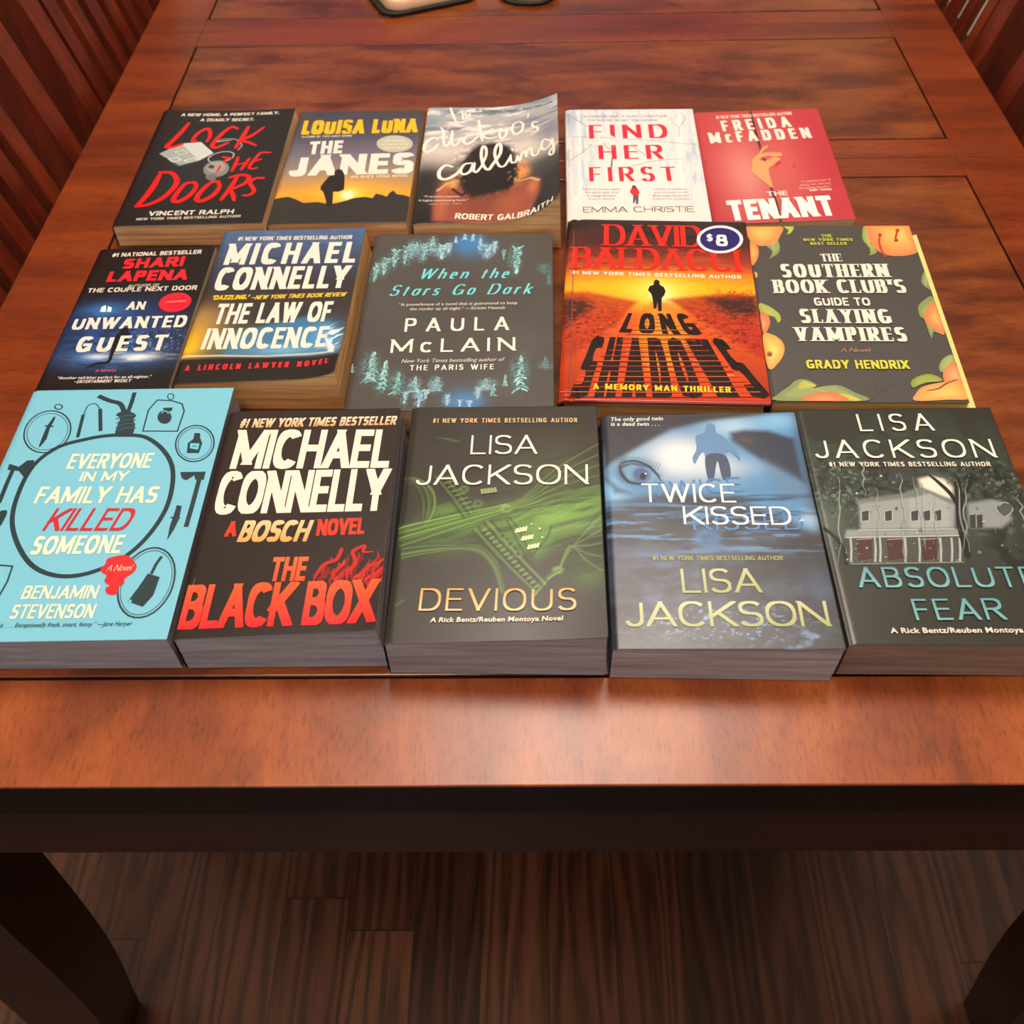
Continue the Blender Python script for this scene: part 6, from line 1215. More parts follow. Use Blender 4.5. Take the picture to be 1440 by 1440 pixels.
["sl",[[4.2,66.7],[7.1,67.2],[11.1,67.9],[15.7,68.6],[20.3,69.2],[24.9,69.5],[29.8,69.6],[34.7,69.7],[39.1,69.6],[42.9,69.5],[46.5,69.4],[49.8,69],[52.9,67.7],[55.8,65.5],[58.6,62.7],[61.1,59.3],[63.2,55.3],[65,50.1],[66.4,43.9],[67.5,38.1],[68.3,34.2]],1.13,"#2e3422",0.85,0.5],
["sl",[[4.1,68.1],[6.9,68.5],[11,69.2],[15.6,69.8],[20.2,70.3],[24.9,70.5],[29.8,70.5],[34.6,70.4],[39,70.2],[42.9,70.2],[46.4,70.2],[49.7,69.8],[52.8,68.6],[55.9,66.5],[58.8,63.7],[61.3,60.3],[63.6,56.2],[65.4,50.8],[66.8,44.3],[67.9,38.3],[68.7,34.2]],1.13,"#5c7a3c",0.85,0.5],
["sl",[[4,69.5],[6.8,69.9],[10.9,70.5],[15.5,71.1],[20.2,71.4],[24.8,71.4],[29.7,71.3],[34.6,71.1],[39,70.8],[42.9,70.8],[46.4,71],[49.6,70.7],[52.8,69.6],[55.9,67.5],[58.9,64.7],[61.6,61.3],[63.9,57.2],[65.7,51.5],[67.2,44.8],[68.3,38.5],[69,34.2]],1.13,"#344024",0.85,0.5],
["sl",[[1.2,85.1],[6.3,86.5],[13.6,88.6],[21.7,90.8],[28.8,92.8],[34.7,94.3],[40.1,95.6],[45.3,96.9],[50.3,98.2],[55.4,99.5],[60.5,100.8],[65,102],[68.1,102.8]],1.02,"#8ab054",0.8,0.5],
["sl",[[1.4,83],[6.5,84.5],[13.8,86.7],[21.8,89],[28.9,91.1],[34.8,92.8],[40.2,94.2],[45.4,95.6],[50.3,97],[55.5,98.4],[60.6,99.9],[65,101.1],[68.1,102]],1.02,"#4a6a2c",0.8,0.5],
["sl",[[1.6,80.9],[6.7,82.5],[13.9,84.8],[21.9,87.3],[29,89.5],[34.9,91.2],[40.3,92.8],[45.4,94.3],[50.4,95.8],[55.5,97.3],[60.6,98.9],[65.1,100.2],[68.2,101.2]],1.02,"#6c963c",0.8,0.5],
["sl",[[1.8,78.8],[6.8,80.5],[14.1,82.9],[22,85.5],[29.1,87.8],[34.9,89.7],[40.4,91.4],[45.5,93.1],[50.4,94.6],[55.5,96.3],[60.6,97.9],[65.1,99.3],[68.2,100.3]],1.02,"#3c5426",0.8,0.5],
["sl",[[2,76.7],[7,78.5],[14.3,81],[22.2,83.7],[29.2,86.2],[35,88.2],[40.5,90],[45.6,91.8],[50.5,93.5],[55.6,95.2],[60.7,96.9],[65.1,98.4],[68.2,99.5]],1.02,"#7ca848",0.8,0.5],
["sl",[[2.2,74.6],[7.2,76.5],[14.4,79.1],[22.3,82],[29.3,84.5],[35.1,86.7],[40.5,88.6],[45.6,90.5],[50.5,92.3],[55.6,94.1],[60.7,95.9],[65.1,97.5],[68.2,98.6]],1.01,"#567a34",0.8,0.5],
["sl",[[2.4,72.6],[7.4,74.5],[14.6,77.2],[22.4,80.2],[29.4,82.9],[35.2,85.2],[40.6,87.3],[45.7,89.2],[50.6,91.1],[55.7,93.1],[60.7,95],[65.2,96.6],[68.3,97.8]],1.01,"#3e5628",0.8,0.5],
["sl",[[2.6,70.5],[7.6,72.5],[14.7,75.3],[22.6,78.5],[29.5,81.3],[35.3,83.6],[40.7,85.9],[45.8,88],[50.7,90],[55.7,92],[60.8,94],[65.2,95.7],[68.3,96.9]],1.01,"#66903c",0.8,0.5],
["sl",[[2.8,68.4],[7.7,70.5],[14.9,73.5],[22.7,76.7],[29.6,79.7],[35.4,82.1],[40.8,84.5],[45.8,86.7],[50.7,88.8],[55.8,91],[60.8,93],[65.2,94.8],[68.3,96.1]],1.01,"#34441f",0.8,0.5],
["blob",68.2,99.5,4.1,3.7,0,"#87a85c",0.9,2],
["blob",68.2,99,2.1,1.7,0,"#3a4428",0.9,1],
["sl",[[70.1,99.4],[72.2,99.3],[75.3,99],[78.8,98.9],[82.3,99],[85.8,99.6],[89.6,100.5],[93.5,101.5],[97.6,102.2],[102.1,102.7],[106.8,103.1],[111.5,103.3],[115.6,103.6],[119.2,103.8],[122.4,104],[125.1,104.1],[127.1,104.2]],0.77,"#323a22",0.55,0.5],
["sl",[[70.1,99.4],[72.2,99.5],[75.3,99.5],[78.7,99.7],[82.3,100.2],[85.8,101.1],[89.6,102.4],[93.5,103.7],[97.6,104.8],[102.1,105.6],[106.9,106.3],[111.5,106.8],[115.6,107.3],[119.3,107.8],[122.6,108.1],[125.3,108.4],[127.2,108.6]],0.77,"#6f963c",0.55,0.5],
["sl",[[70.1,99.4],[72.2,99.7],[75.2,100],[78.7,100.6],[82.3,101.4],[85.8,102.6],[89.6,104.2],[93.5,105.9],[97.7,107.4],[102.1,108.5],[106.9,109.5],[111.6,110.4],[115.7,111.1],[119.4,111.8],[122.7,112.4],[125.4,112.8],[127.4,113.2]],0.77,"#323a22",0.55,0.5],
["sl",[[70.1,99.4],[72.2,99.9],[75.2,100.5],[78.7,101.4],[82.3,102.6],[85.8,104.2],[89.6,106.1],[93.5,108.2],[97.7,109.9],[102.2,111.4],[107,112.7],[111.7,113.9],[115.8,115],[119.5,115.9],[122.8,116.6],[125.6,117.3],[127.5,117.7]],0.77,"#6f963c",0.55,0.5],
["sl",[[70.1,99.4],[72.2,100.1],[75.2,101],[78.7,102.3],[82.2,103.7],[85.8,105.7],[89.6,108],[93.5,110.4],[97.7,112.5],[102.2,114.4],[107,116],[111.7,117.5],[115.9,118.8],[119.6,120],[122.9,120.9],[125.7,121.7],[127.7,122.3]],0.77,"#323a22",0.55,0.5],
["sl",[[70.1,99.4],[72.2,100.3],[75.2,101.5],[78.7,103.1],[82.2,104.9],[85.8,107.2],[89.6,109.9],[93.5,112.7],[97.7,115.2],[102.2,117.3],[107.1,119.3],[111.8,121.1],[116,122.7],[119.7,124.1],[123.1,125.3],[125.9,126.2],[127.9,126.9]],0.77,"#6f963c",0.55,0.5],
["sl",[[70.1,99.4],[72.2,100.5],[75.2,102.1],[78.7,104],[82.2,106.1],[85.8,108.8],[89.6,111.8],[93.5,114.9],[97.7,117.8],[102.3,120.3],[107.1,122.6],[111.9,124.7],[116.1,126.6],[119.8,128.3],[123.2,129.7],[126,130.8],[128,131.6]],0.77,"#323a22",0.55,0.5],
["sl",[[70.1,99.4],[72.2,100.7],[75.2,102.6],[78.7,104.8],[82.2,107.3],[85.8,110.3],[89.6,113.7],[93.6,117.2],[97.7,120.4],[102.3,123.3],[107.2,126],[111.9,128.4],[116.2,130.6],[119.9,132.5],[123.3,134.1],[126.2,135.4],[128.2,136.3]],0.77,"#6f963c",0.55,0.5],
["sl",[[70.1,99.4],[72.2,100.9],[75.2,103.1],[78.7,105.7],[82.2,108.5],[85.8,111.8],[89.5,115.6],[93.6,119.5],[97.7,123.1],[102.3,126.3],[107.2,129.3],[112,132.1],[116.3,134.6],[120,136.7],[123.5,138.6],[126.3,140],[128.4,141.1]],0.77,"#323a22",0.55,0.5],
["sl",[[70.1,99.4],[72.2,101.1],[75.2,103.6],[78.6,106.5],[82.2,109.7],[85.7,113.4],[89.5,117.6],[93.6,121.8],[97.7,125.7],[102.3,129.3],[107.3,132.7],[112.1,135.8],[116.4,138.6],[120.2,141],[123.6,143.1],[126.5,144.7],[128.5,145.9]],0.77,"#6f963c",0.55,0.5],
["sl",[[70.1,99.4],[72.2,101.3],[75.2,104.1],[78.6,107.4],[82.2,111],[85.7,115],[89.5,119.5],[93.6,124.1],[97.8,128.4],[102.4,132.3],[107.3,136.1],[112.2,139.6],[116.5,142.6],[120.3,145.3],[123.8,147.6],[126.7,149.5],[128.7,150.8]],0.77,"#323a22",0.55,0.5],
["sl",[[70.1,99.4],[72.2,101.6],[75.2,104.6],[78.6,108.2],[82.2,112.2],[85.7,116.5],[89.5,121.4],[93.6,126.4],[97.8,131.1],[102.4,135.4],[107.4,139.5],[112.2,143.3],[116.6,146.7],[120.4,149.6],[123.9,152.2],[126.8,154.2],[128.9,155.7]],0.77,"#6f963c",0.55,0.5],
["sl",[[101,49.7],[102.2,52.3],[103.8,55.9],[105.8,60.1],[107.9,64.3],[110.2,68.7],[112.8,73.4],[115.5,78.2],[118.2,82.6],[121.1,87.1],[124.1,91.5],[126.8,95.4],[128.8,98.2]],0.72,"#2e3420",0.55,0.5],
["sl",[[101,49.7],[102.2,52.4],[103.8,56.3],[105.8,60.7],[107.9,64.8],[110.2,68.6],[112.8,72.4],[115.5,76.1],[118.1,79.7],[120.9,83.3],[123.9,87],[126.6,90.2],[128.5,92.5]],0.72,"#79a044",0.55,0.5],
["sl",[[101,49.7],[102.2,52.6],[103.8,56.7],[105.8,61.3],[107.9,65.3],[110.2,68.5],[112.8,71.4],[115.4,74.1],[118,76.8],[120.8,79.6],[123.8,82.5],[126.5,85.1],[128.3,86.8]],0.72,"#2e3420",0.55,0.5],
["sl",[[101,49.7],[102.2,52.8],[103.8,57.2],[105.8,61.9],[107.9,65.7],[110.2,68.3],[112.7,70.3],[115.4,72],[118,73.8],[120.7,75.9],[123.7,78.1],[126.3,80],[128.1,81.3]],0.72,"#79a044",0.55,0.5],
["sl",[[101,49.7],[102.2,52.9],[103.8,57.6],[105.8,62.5],[107.9,66.2],[110.2,68.2],[112.7,69.3],[115.3,70],[117.9,70.9],[120.6,72.2],[123.5,73.6],[126.1,74.9],[127.9,75.7]],0.72,"#2e3420",0.55,0.5],
["sl",[[101,49.7],[102.2,53.1],[103.8,58],[105.8,63.1],[107.9,66.7],[110.2,68.1],[112.7,68.3],[115.3,68],[117.8,68],[120.5,68.5],[123.4,69.1],[125.9,69.7],[127.7,70.1]],0.72,"#79a044",0.55,0.5],
["sl",[[101,49.7],[102.2,53.3],[103.8,58.5],[105.8,63.7],[107.9,67.2],[110.2,68],[112.7,67.3],[115.2,66],[117.7,65.1],[120.4,64.9],[123.2,64.7],[125.7,64.7],[127.5,64.6]],0.72,"#2e3420",0.55,0.5],
["sl",[[101,49.7],[102.2,53.4],[103.8,58.9],[105.8,64.3],[107.9,67.6],[110.2,67.9],[112.6,66.3],[115.2,64],[117.6,62.2],[120.3,61.2],[123.1,60.4],[125.5,59.6],[127.3,59.1]],0.72,"#79a044",0.55,0.5],
["sl",[[101,49.7],[102.2,53.6],[103.8,59.4],[105.8,64.9],[108,68.1],[110.2,67.8],[112.6,65.3],[115.1,62],[117.6,59.4],[120.2,57.6],[122.9,56],[125.4,54.7],[127,53.8]],0.72,"#2e3420",0.55,0.5],
["sl",[[101,49.7],[102.2,53.8],[103.9,59.8],[105.8,65.5],[108,68.6],[110.2,67.7],[112.6,64.3],[115.1,60],[117.5,56.5],[120,54.1],[122.8,51.7],[125.2,49.8],[126.8,48.4]],0.72,"#79a044",0.55,0.5],
["blob",100.4,49.8,3.6,3.1,0,"#7a9c4c",0.9,2],
["sl",[[85.4,31.6],[86.9,34],[89.1,37.4],[91.5,41],[93.8,43.9],[95.8,45.9],[97.9,47.5],[99.7,48.6],[101,49.4]],3.09,"#4a6630",0.8,0.5],
["sl",[[86.6,31.6],[88.1,33.9],[90.4,37.2],[92.8,40.8],[95,43.6],[96.9,45.4],[98.8,46.8],[100.5,47.8],[101.6,48.5]],0.95,"#8cb05a",0.7,0.5],
["sl",[[47.2,81.7],[50.2,77.5],[54.5,71.6],[59.4,64.9],[64.4,58.4],[69.9,51.6],[76,44.2],[81.6,37.6],[85.4,33.1]],1.26,"#2a2c1e",0.85,0.5],
["sl",[[49.1,83.1],[52.1,78.9],[56.3,73],[61.2,66.3],[66.2,59.7],[71.6,52.9],[77.7,45.5],[83.2,38.9],[87,34.3]],1.27,"#5c7a3a",0.85,0.5],
["sl",[[50.9,84.6],[53.9,80.3],[58.2,74.4],[63.1,67.6],[68,61.1],[73.4,54.2],[79.4,46.8],[84.8,40.2],[88.5,35.6]],1.27,"#242618",0.85,0.5],
["sl",[[52.7,86],[55.8,81.8],[60,75.8],[64.9,69],[69.8,62.5],[75.1,55.6],[81.1,48.1],[86.4,41.5],[90,36.9]],1.27,"#4a6030",0.85,0.5],
["sl",[[54.6,87.4],[57.6,83.2],[61.9,77.2],[66.7,70.4],[71.6,63.8],[76.9,56.9],[82.7,49.5],[88,42.8],[91.6,38.2]],1.27,"#262a1c",0.85,0.5],
["sl",[[56.4,88.9],[59.5,84.6],[63.7,78.6],[68.6,71.8],[73.4,65.2],[78.7,58.3],[84.4,50.8],[89.6,44.1],[93.2,39.5]],1.27,"#6a8a44",0.85,0.5],
["sl",[[58.3,90.3],[61.3,86],[65.6,80],[70.4,73.2],[75.2,66.6],[80.4,59.6],[86.1,52.1],[91.2,45.4],[94.7,40.8]],1.27,"#2c301f",0.85,0.5],
["sl",[[53.5,81.6],[54,81.9],[54.8,82.4],[55.5,82.8],[56,83.2]],0.88,"#86a454",0.9,0.4],
["sl",[[56,78.3],[56.5,78.6],[57.2,79.1],[58,79.5],[58.5,79.9]],0.88,"#86a454",0.9,0.4],
["sl",[[58.5,75],[59,75.3],[59.7,75.8],[60.4,76.3],[60.9,76.6]],0.88,"#86a454",0.9,0.4],
["sl",[[60.9,71.8],[61.4,72.1],[62.1,72.6],[62.8,73],[63.3,73.3]],0.87,"#86a454",0.9,0.4],
["sl",[[63.3,68.6],[63.8,68.9],[64.5,69.3],[65.2,69.8],[65.7,70.1]],0.87,"#86a454",0.9,0.4],
["sl",[[65.7,65.4],[66.2,65.7],[66.9,66.1],[67.6,66.6],[68.1,66.9]],0.87,"#86a454",0.9,0.4],
["sl",[[68.1,62.2],[68.6,62.5],[69.3,62.9],[70,63.4],[70.5,63.7]],0.86,"#86a454",0.9,0.4],
["sl",[[70.4,59],[70.9,59.3],[71.6,59.8],[72.3,60.2],[72.8,60.5]],0.86,"#86a454",0.9,0.4],
["sl",[[72.8,55.9],[73.2,56.2],[74,56.6],[74.7,57.1],[75.2,57.4]],0.86,"#86a454",0.9,0.4],
["sl",[[75.1,52.8],[75.6,53.1],[76.3,53.5],[77,53.9],[77.5,54.2]],0.85,"#86a454",0.9,0.4],
["sl",[[77.4,49.7],[77.9,50],[78.6,50.4],[79.3,50.8],[79.8,51.1]],0.85,"#86a454",0.9,0.4],
["sl",[[79.7,46.6],[80.2,46.9],[80.9,47.3],[81.6,47.8],[82.1,48]],0.85,"#86a454",0.9,0.4],
["sl",[[82,43.5],[82.4,43.8],[83.2,44.3],[83.9,44.7],[84.4,45]],0.84,"#86a454",0.9,0.4],
["sl",[[84.2,40.5],[84.7,40.8],[85.4,41.2],[86.1,41.6],[86.6,41.9]],0.84,"#86a454",0.9,0.4],
["sl",[[86.5,37.5],[86.9,37.7],[87.7,38.2],[88.4,38.6],[88.8,38.9]],0.84,"#86a454",0.9,0.4],
["sl",[[19.3,126.4],[21.2,123.5],[24,119.5],[27.2,114.9],[30.2,110.5],[33.3,105.7],[36.6,100.4],[39.6,95.7],[41.6,92.5]],1.2,"#262819",0.85,0.5],
["sl",[[21.2,127.6],[23.1,124.7],[26,120.7],[29.1,116.1],[32.1,111.6],[35.1,106.8],[38.4,101.6],[41.2,96.9],[43.2,93.6]],1.2,"#55703a",0.85,0.5],
["sl",[[23.1,128.8],[25,125.9],[27.9,121.9],[31,117.3],[34,112.8],[37,108],[40.1,102.7],[42.9,98],[44.8,94.8]],1.2,"#222416",0.85,0.5],
["sl",[[25,130],[27,127.1],[29.8,123.1],[32.9,118.5],[35.9,114],[38.8,109.1],[41.9,103.9],[44.6,99.1],[46.4,95.9]],1.2,"#47602e",0.85,0.5],
["sl",[[26.9,131.2],[28.9,128.3],[31.7,124.3],[34.9,119.7],[37.8,115.1],[40.6,110.3],[43.6,105],[46.2,100.3],[48,97]],1.2,"#2a2e1e",0.85,0.5],
["sl",[[25,125.7],[26.2,126.1],[27.8,126.7],[29.5,127.3],[30.7,127.7]],0.8,"#7f9c52",0.8,0.4],
["sl",[[27.5,122],[28.7,122.4],[30.3,123],[32,123.6],[33.2,124]],0.79,"#7f9c52",0.8,0.4],
["sl",[[30,118.2],[31.1,118.7],[32.8,119.2],[34.5,119.8],[35.6,120.2]],0.79,"#7f9c52",0.8,0.4],
["sl",[[32.4,114.5],[33.6,114.9],[35.3,115.5],[36.9,116.1],[38.1,116.5]],0.79,"#7f9c52",0.8,0.4],
["sl",[[34.9,110.9],[36,111.3],[37.7,111.9],[39.4,112.4],[40.5,112.8]],0.78,"#7f9c52",0.8,0.4],
["sl",[[37.3,107.2],[38.4,107.6],[40.1,108.2],[41.8,108.8],[42.9,109.2]],0.78,"#7f9c52",0.8,0.4],
["sl",[[39.7,103.6],[40.8,104],[42.5,104.6],[44.2,105.1],[45.3,105.5]],0.78,"#7f9c52",0.8,0.4],
["sl",[[42.1,100],[43.2,100.4],[44.9,101],[46.5,101.5],[47.7,101.9]],0.77,"#7f9c52",0.8,0.4],
["sl",[[44.5,96.4],[45.6,96.8],[47.2,97.4],[48.9,97.9],[50,98.3]],0.77,"#7f9c52",0.8,0.4],
["blob",66.3,77.3,3.3,3.2,0,"#5f7f3e",0.8,2],
["blob",66.3,77.3,1.6,1.6,0,"#262a1c",0.9,2],
["blob",71.4,70.8,3.2,3.2,0,"#5f7f3e",0.8,2],
["blob",71.4,70.8,1.6,1.6,0,"#262a1c",0.9,2],
["blob",76.5,62.8,3.2,3.1,0,"#5f7f3e",0.8,2],
["blob",76.5,62.8,1.6,1.6,0,"#262a1c",0.9,2],
["blob",50,104.1,3.4,3.4,0,"#5f7f3e",0.8,2],
["blob",50,104.1,1.7,1.7,0,"#262a1c",0.9,2],
["blob",40.3,116.3,3.4,3.5,0,"#5f7f3e",0.8,2],
["blob",40.3,116.3,1.7,1.7,0,"#262a1c",0.9,2],
["sp",[[70.9,91.9],[87.6,61],[95,73.4],[97.6,86.4],[83.7,90]],"#5f8a34",0.5,6],
["sl",[[70.3,91.9],[71.3,90.4],[72.7,88.3],[74.4,85.5],[76.2,81.9],[78.3,76.7],[80.8,70.4],[83,64.4],[84.6,60.3]],1.14,"#2a2a20",0.8,0.5],
["sl",[[68.4,90.3],[69.4,88],[70.6,84.8],[72.2,81],[73.8,77.1],[75.8,72.6],[78,67.5],[80.1,62.8],[81.5,59.6]],1.14,"#2a2a20",0.8,0.5],
["sl",[[84.6,61],[86.3,63.6],[88.9,67.4],[91.7,71.5],[93.8,75.1],[95.1,78],[95.9,80.8],[96.5,83.1],[96.9,84.7]],1.11,"#2a2a20",0.8,0.5],
["P",[[73.7,79.4],[74.9,82.9],[76.2,82.6],[75.5,78.7]],"#d2d8a8",0,None],
["P",[[75.6,79.8],[76.8,83.4],[78.1,83],[77.4,79.1]],"#d2d8a8",0,None],
["P",[[77.5,80.3],[78.7,83.8],[80,83.5],[79.3,79.6]],"#d2d8a8",0,None],
["P",[[79.4,80.7],[80.6,84.3],[81.8,83.9],[81.1,80]],"#d2d8a8",0,None],
["P",[[77.6,72.9],[78.8,76.4],[80.1,76],[79.4,72.2]],"#d2d8a8",0,None],
["P",[[79.5,73.3],[80.7,76.8],[81.9,76.4],[81.2,72.6]],"#d2d8a8",0,None],
["P",[[81.3,73.7],[82.5,77.2],[83.8,76.9],[83.1,73.1]],"#d2d8a8",0,None],
["P",[[83.2,74.2],[84.4,77.7],[85.7,77.3],[85,73.5]],"#d2d8a8",0,None],
["P",[[81.4,66.1],[82.6,69.6],[83.9,69.2],[83.2,65.4]],"#d2d8a8",0,None],
["P",[[83.3,66.5],[84.5,70],[85.7,69.7],[85,65.9]],"#d2d8a8",0,None],
["P",[[85.1,67],[86.3,70.4],[87.6,70.1],[86.9,66.3]],"#d2d8a8",0,None],
["P",[[87,67.4],[88.2,70.9],[89.4,70.5],[88.7,66.7]],"#d2d8a8",0,None],
["P",[[83.4,86.7],[85.2,85.8],[84.2,84.7]],"#d2d8a8",0,None],
["P",[[88.8,83.3],[90.6,81.9],[88.8,80.7]],"#d2d8a8",0,None],
["P",[[90.3,75.9],[92,75.1],[90.5,73.8]],"#d2d8a8",0,None],
["P",[[50.8,115.2],[52.6,116.1],[53.6,111.7],[51.8,111.2]],"#8a9a68",0,None],
["sl",[[20,163.1],[28.3,162]],0.83,"#4e5e38",0.8,0.6],
["P",[[52.9,115.5],[54.7,116.4],[55.7,112],[53.9,111.5]],"#8a9a68",0,None],
["sl",[[22.5,162.3],[30,161.2]],0.82,"#4e5e38",0.8,0.6],
["P",[[55,115.8],[56.8,116.7],[57.7,112.3],[55.9,111.8]],"#8a9a68",0,None],
["sl",[[25,161.5],[31.7,160.4]],0.82,"#4e5e38",0.8,0.6],
["P",[[57.1,116.1],[58.9,117],[59.8,112.6],[58,112.1]],"#8a9a68",0,None],
["sl",[[27.6,160.7],[33.4,159.6]],0.82,"#4e5e38",0.8,0.6],
["P",[[59.2,116.4],[61,117.3],[61.9,112.9],[60.1,112.4]],"#8a9a68",0,None],
["sl",[[30.1,159.9],[35.1,158.8]],0.82,"#4e5e38",0.8,0.6],
["sl",[[4.4,26.1],[8.9,29.7]],1.08,"#4c6a3a",0.8,0.8],
["T","#1 NEW YORK TIMES BESTSELLING AUTHOR",15.6,176.6,114.5,175.7,4.33,"#d8b48a",0.17,0,"s",None,0.25],
["T","LISA",42.8,146.7,87.1,146.3,17.53,"#f2e8da",0.09,0,"s",None,0.16],
["T","JACKSON",8.2,120.1,120.4,118.5,17.51,"#f2e8da",0.09,0,"s",None,0.14],
["T","DEVIOUS",18.4,21.7,110.7,19.6,15.96,"#e8c48e",0.09,0,"s","#d89e52",0.2],
["T","A Rick Bentz/Reuben Montoya Novel",25.8,13.4,102.8,12.7,3.37,"#e8dccb",0.02,0.1,"b",None,0.12],
 ],
 'twice':[
["fill","#2c2c33"],
["noise",90,26,14,0,0.45,0.65,"#3e4658",0.8,[61.5,48.4,107.2,80.5]],
["sp",[[0.8,139.7],[25.8,160.3],[47.2,175.1],[69.6,181.4],[100.1,185.7],[130.8,189.9],[129.1,128.1],[128.6,86.4],[80.9,113.3],[42.7,117.2],[-0.3,109.2]],"#4f86b4",1,6],
["blob",50.5,148.9,26.5,20.4,0,"#d6dde2",1,1.3],
["blob",88.1,176.2,20.3,11.6,0,"#a8cbe4",0.8,1],
["blob",118.6,181.4,14.9,9.7,0,"#86bce2",0.7,1],
["blob",73.4,139.5,26.2,10.8,0,"#c8d4dc",0.7,1],
["blob",5.4,121.1,10.4,12.3,0,"#8ec4ee",0.8,1],
["blob",15.8,147.6,21.3,11.1,0,"#9cc0dc",0.6,1],
["blob",126.2,94.5,7.5,8.2,0,"#9cc0e0",0.7,1],
["sp",[[86.1,170.6],[95.9,173.2],[111.9,172],[128.2,164.2],[128.6,124.7],[117,133.5],[104.2,144.4],[93.7,155.5],[86.6,163]],"#2c2e3a",0.95,3],
["sp",[[105.5,144.4],[119.6,133.5],[129.3,121.2],[129.1,104.3],[107.6,121.5]],"#5c7a9a",0.7,6],
["blob",94.7,163.8,8,4.7,0,"#5a4a4a",0.5,1],
["sp",[[1,187.7],[131,190.9],[100.2,186.1],[69.6,182],[47.2,175.1],[25.8,160],[0.8,140.6]],"#33333c",1,3],
["sp",[[0.5,131.7],[9.4,122.8],[16.9,117.5],[6.5,117.6]],"#22262e",0.8,3],
["noise",91,30,2.5,0,0.48,0.62,"#5a94cc",0.8,[43.1,88.8,52.4,21.5]],
["noise",92,36,3,0,0.45,0.6,"#20242e",0.8,[80.1,106.6,75.8,10.1]],
["noise",93,22,2.5,0,0.55,0.7,"#6a9cc8",0.6,[101.6,78.7,36.8,11.2]],
["noise",94,2.5,1.5,0,0.6,0.72,"#8cb4dc",0.7,[64.1,16.8,48.4,12.6]],
["noise",95,30,10,0,0.52,0.68,"#50648a",0.6,[25.5,48.6,42,30.8]],
["noise",96,14,9,0,0.55,0.7,"#7a94b8",0.8,[112.9,5.8,18.1,8.1]],
["blob",122.7,43.7,9.4,11.8,0,"#4a5c80",0.6,1],
["noise",97,12,8,0,0.45,0.6,"#24222a",0.6,[54.1,33.8,70.4,37.4]],
["blob",22.5,135.8,13.8,13.5,0,"#3a5878",0.9,1.3],
["blob",12.7,138.6,4,10.9,0,"#1f2c40",0.8,1],
["sp",[[11.4,140.4],[18.2,143],[28.6,140.2],[34.8,132.9],[30.4,126],[21.3,127],[14.9,130.6]],"#6f9cc4",0.8,1.5],
["blob",24.3,133.1,6.3,7.5,0,"#2a3c5c",1,2],
["blob",24.9,132.4,4.5,5.3,0,"#5560a8",0.9,1.5],
["P",[[27.5,132],[27.4,131.4],[27.2,130.8],[26.9,130.2],[26.5,129.8],[26.1,129.5],[25.6,129.3],[25.1,129.2],[24.6,129.3],[24.1,129.5],[23.7,129.8],[23.4,130.3],[23.2,130.8],[23.1,131.4],[23,132],[23.1,132.7],[23.3,133.3],[23.6,133.8],[24,134.2],[24.4,134.6],[24.9,134.8],[25.4,134.8],[25.9,134.8],[26.4,134.6],[26.8,134.2],[27.1,133.8],[27.3,133.2],[27.5,132.6]],"#171a26",0,None],
["P",[[27.9,134.1],[27.9,133.9],[27.8,133.8],[27.7,133.7],[27.6,133.6],[27.5,133.5],[27.3,133.4],[27.2,133.4],[27,133.4],[26.9,133.5],[26.8,133.6],[26.7,133.7],[26.6,133.8],[26.6,134],[26.6,134.1],[26.6,134.3],[26.7,134.4],[26.7,134.6],[26.9,134.7],[27,134.8],[27.1,134.8],[27.3,134.8],[27.4,134.8],[27.6,134.7],[27.7,134.7],[27.8,134.5],[27.8,134.4],[27.9,134.3]],"#dde6ee",0,None],
["sl",[[10.7,139.5],[18.2,143.6],[30,140.5],[36,132]],1.59,"#223048",0.9,1.2],
["sl",[[11.2,135.1],[16.1,127.6],[26.4,125.1]],1.06,"#223048",0.8,1],
["S",[[10.9,142.2],[11.2,135.1],[16.1,127],[25.1,125.2]],1.59,"#1c2230",0.5,0,1],
["S",[[11.6,144],[21,145.7],[31.2,139.2],[37,127.6]],1.33,"#22304a",0.5,0,1],
["S",[[13,145.3],[12.2,150.4]],0.53,"#1e2838",0.6,0,0],
["S",[[14.7,145.1],[14.2,150.2]],0.53,"#1e2838",0.6,0,0],
["S",[[16.4,144.9],[16.1,150]],0.53,"#1e2838",0.6,0,0],
["S",[[18.2,144.6],[18.1,149.8]],0.53,"#1e2838",0.6,0,0],
["S",[[19.9,144.4],[20.1,149.5]],0.53,"#1e2838",0.6,0,0],
["S",[[21.6,144.2],[22.1,149.3]],0.53,"#1e2838",0.6,0,0],
["S",[[23.3,144.4],[24.1,149.5]],0.53,"#1e2838",0.6,0,0],
["S",[[25,143.5],[26.1,148.5]],0.53,"#1e2838",0.6,0,0],
["S",[[26.7,142.5],[28,147.6]],0.53,"#1e2838",0.6,0,0],
["S",[[28.3,141.6],[30,146.6]],0.53,"#1e2838",0.6,0,0],
["S",[[30,140.7],[31.9,145.7]],0.53,"#1e2838",0.6,0,0],
["S",[[31.7,139.8],[33.8,144.8]],0.53,"#1e2838",0.6,0,0],
["S",[[33.3,138.8],[35.8,143.8]],0.53,"#1e2838",0.6,0,0],
["S",[[35,137.9],[37.7,142.9]],0.53,"#1e2838",0.6,0,0],
["blob",62.3,80.6,9.3,8.8,0,"#4a80b4",0.7,2],
["blob",62.8,79.8,5.6,5.4,0,"#2e4c74",0.8,2],
["blob",63.6,79,2.7,2.9,0,"#3c6c9c",0.8,1],
["blob",49.2,72.9,2.2,2.2,0,"#1c2430",0.9,1],
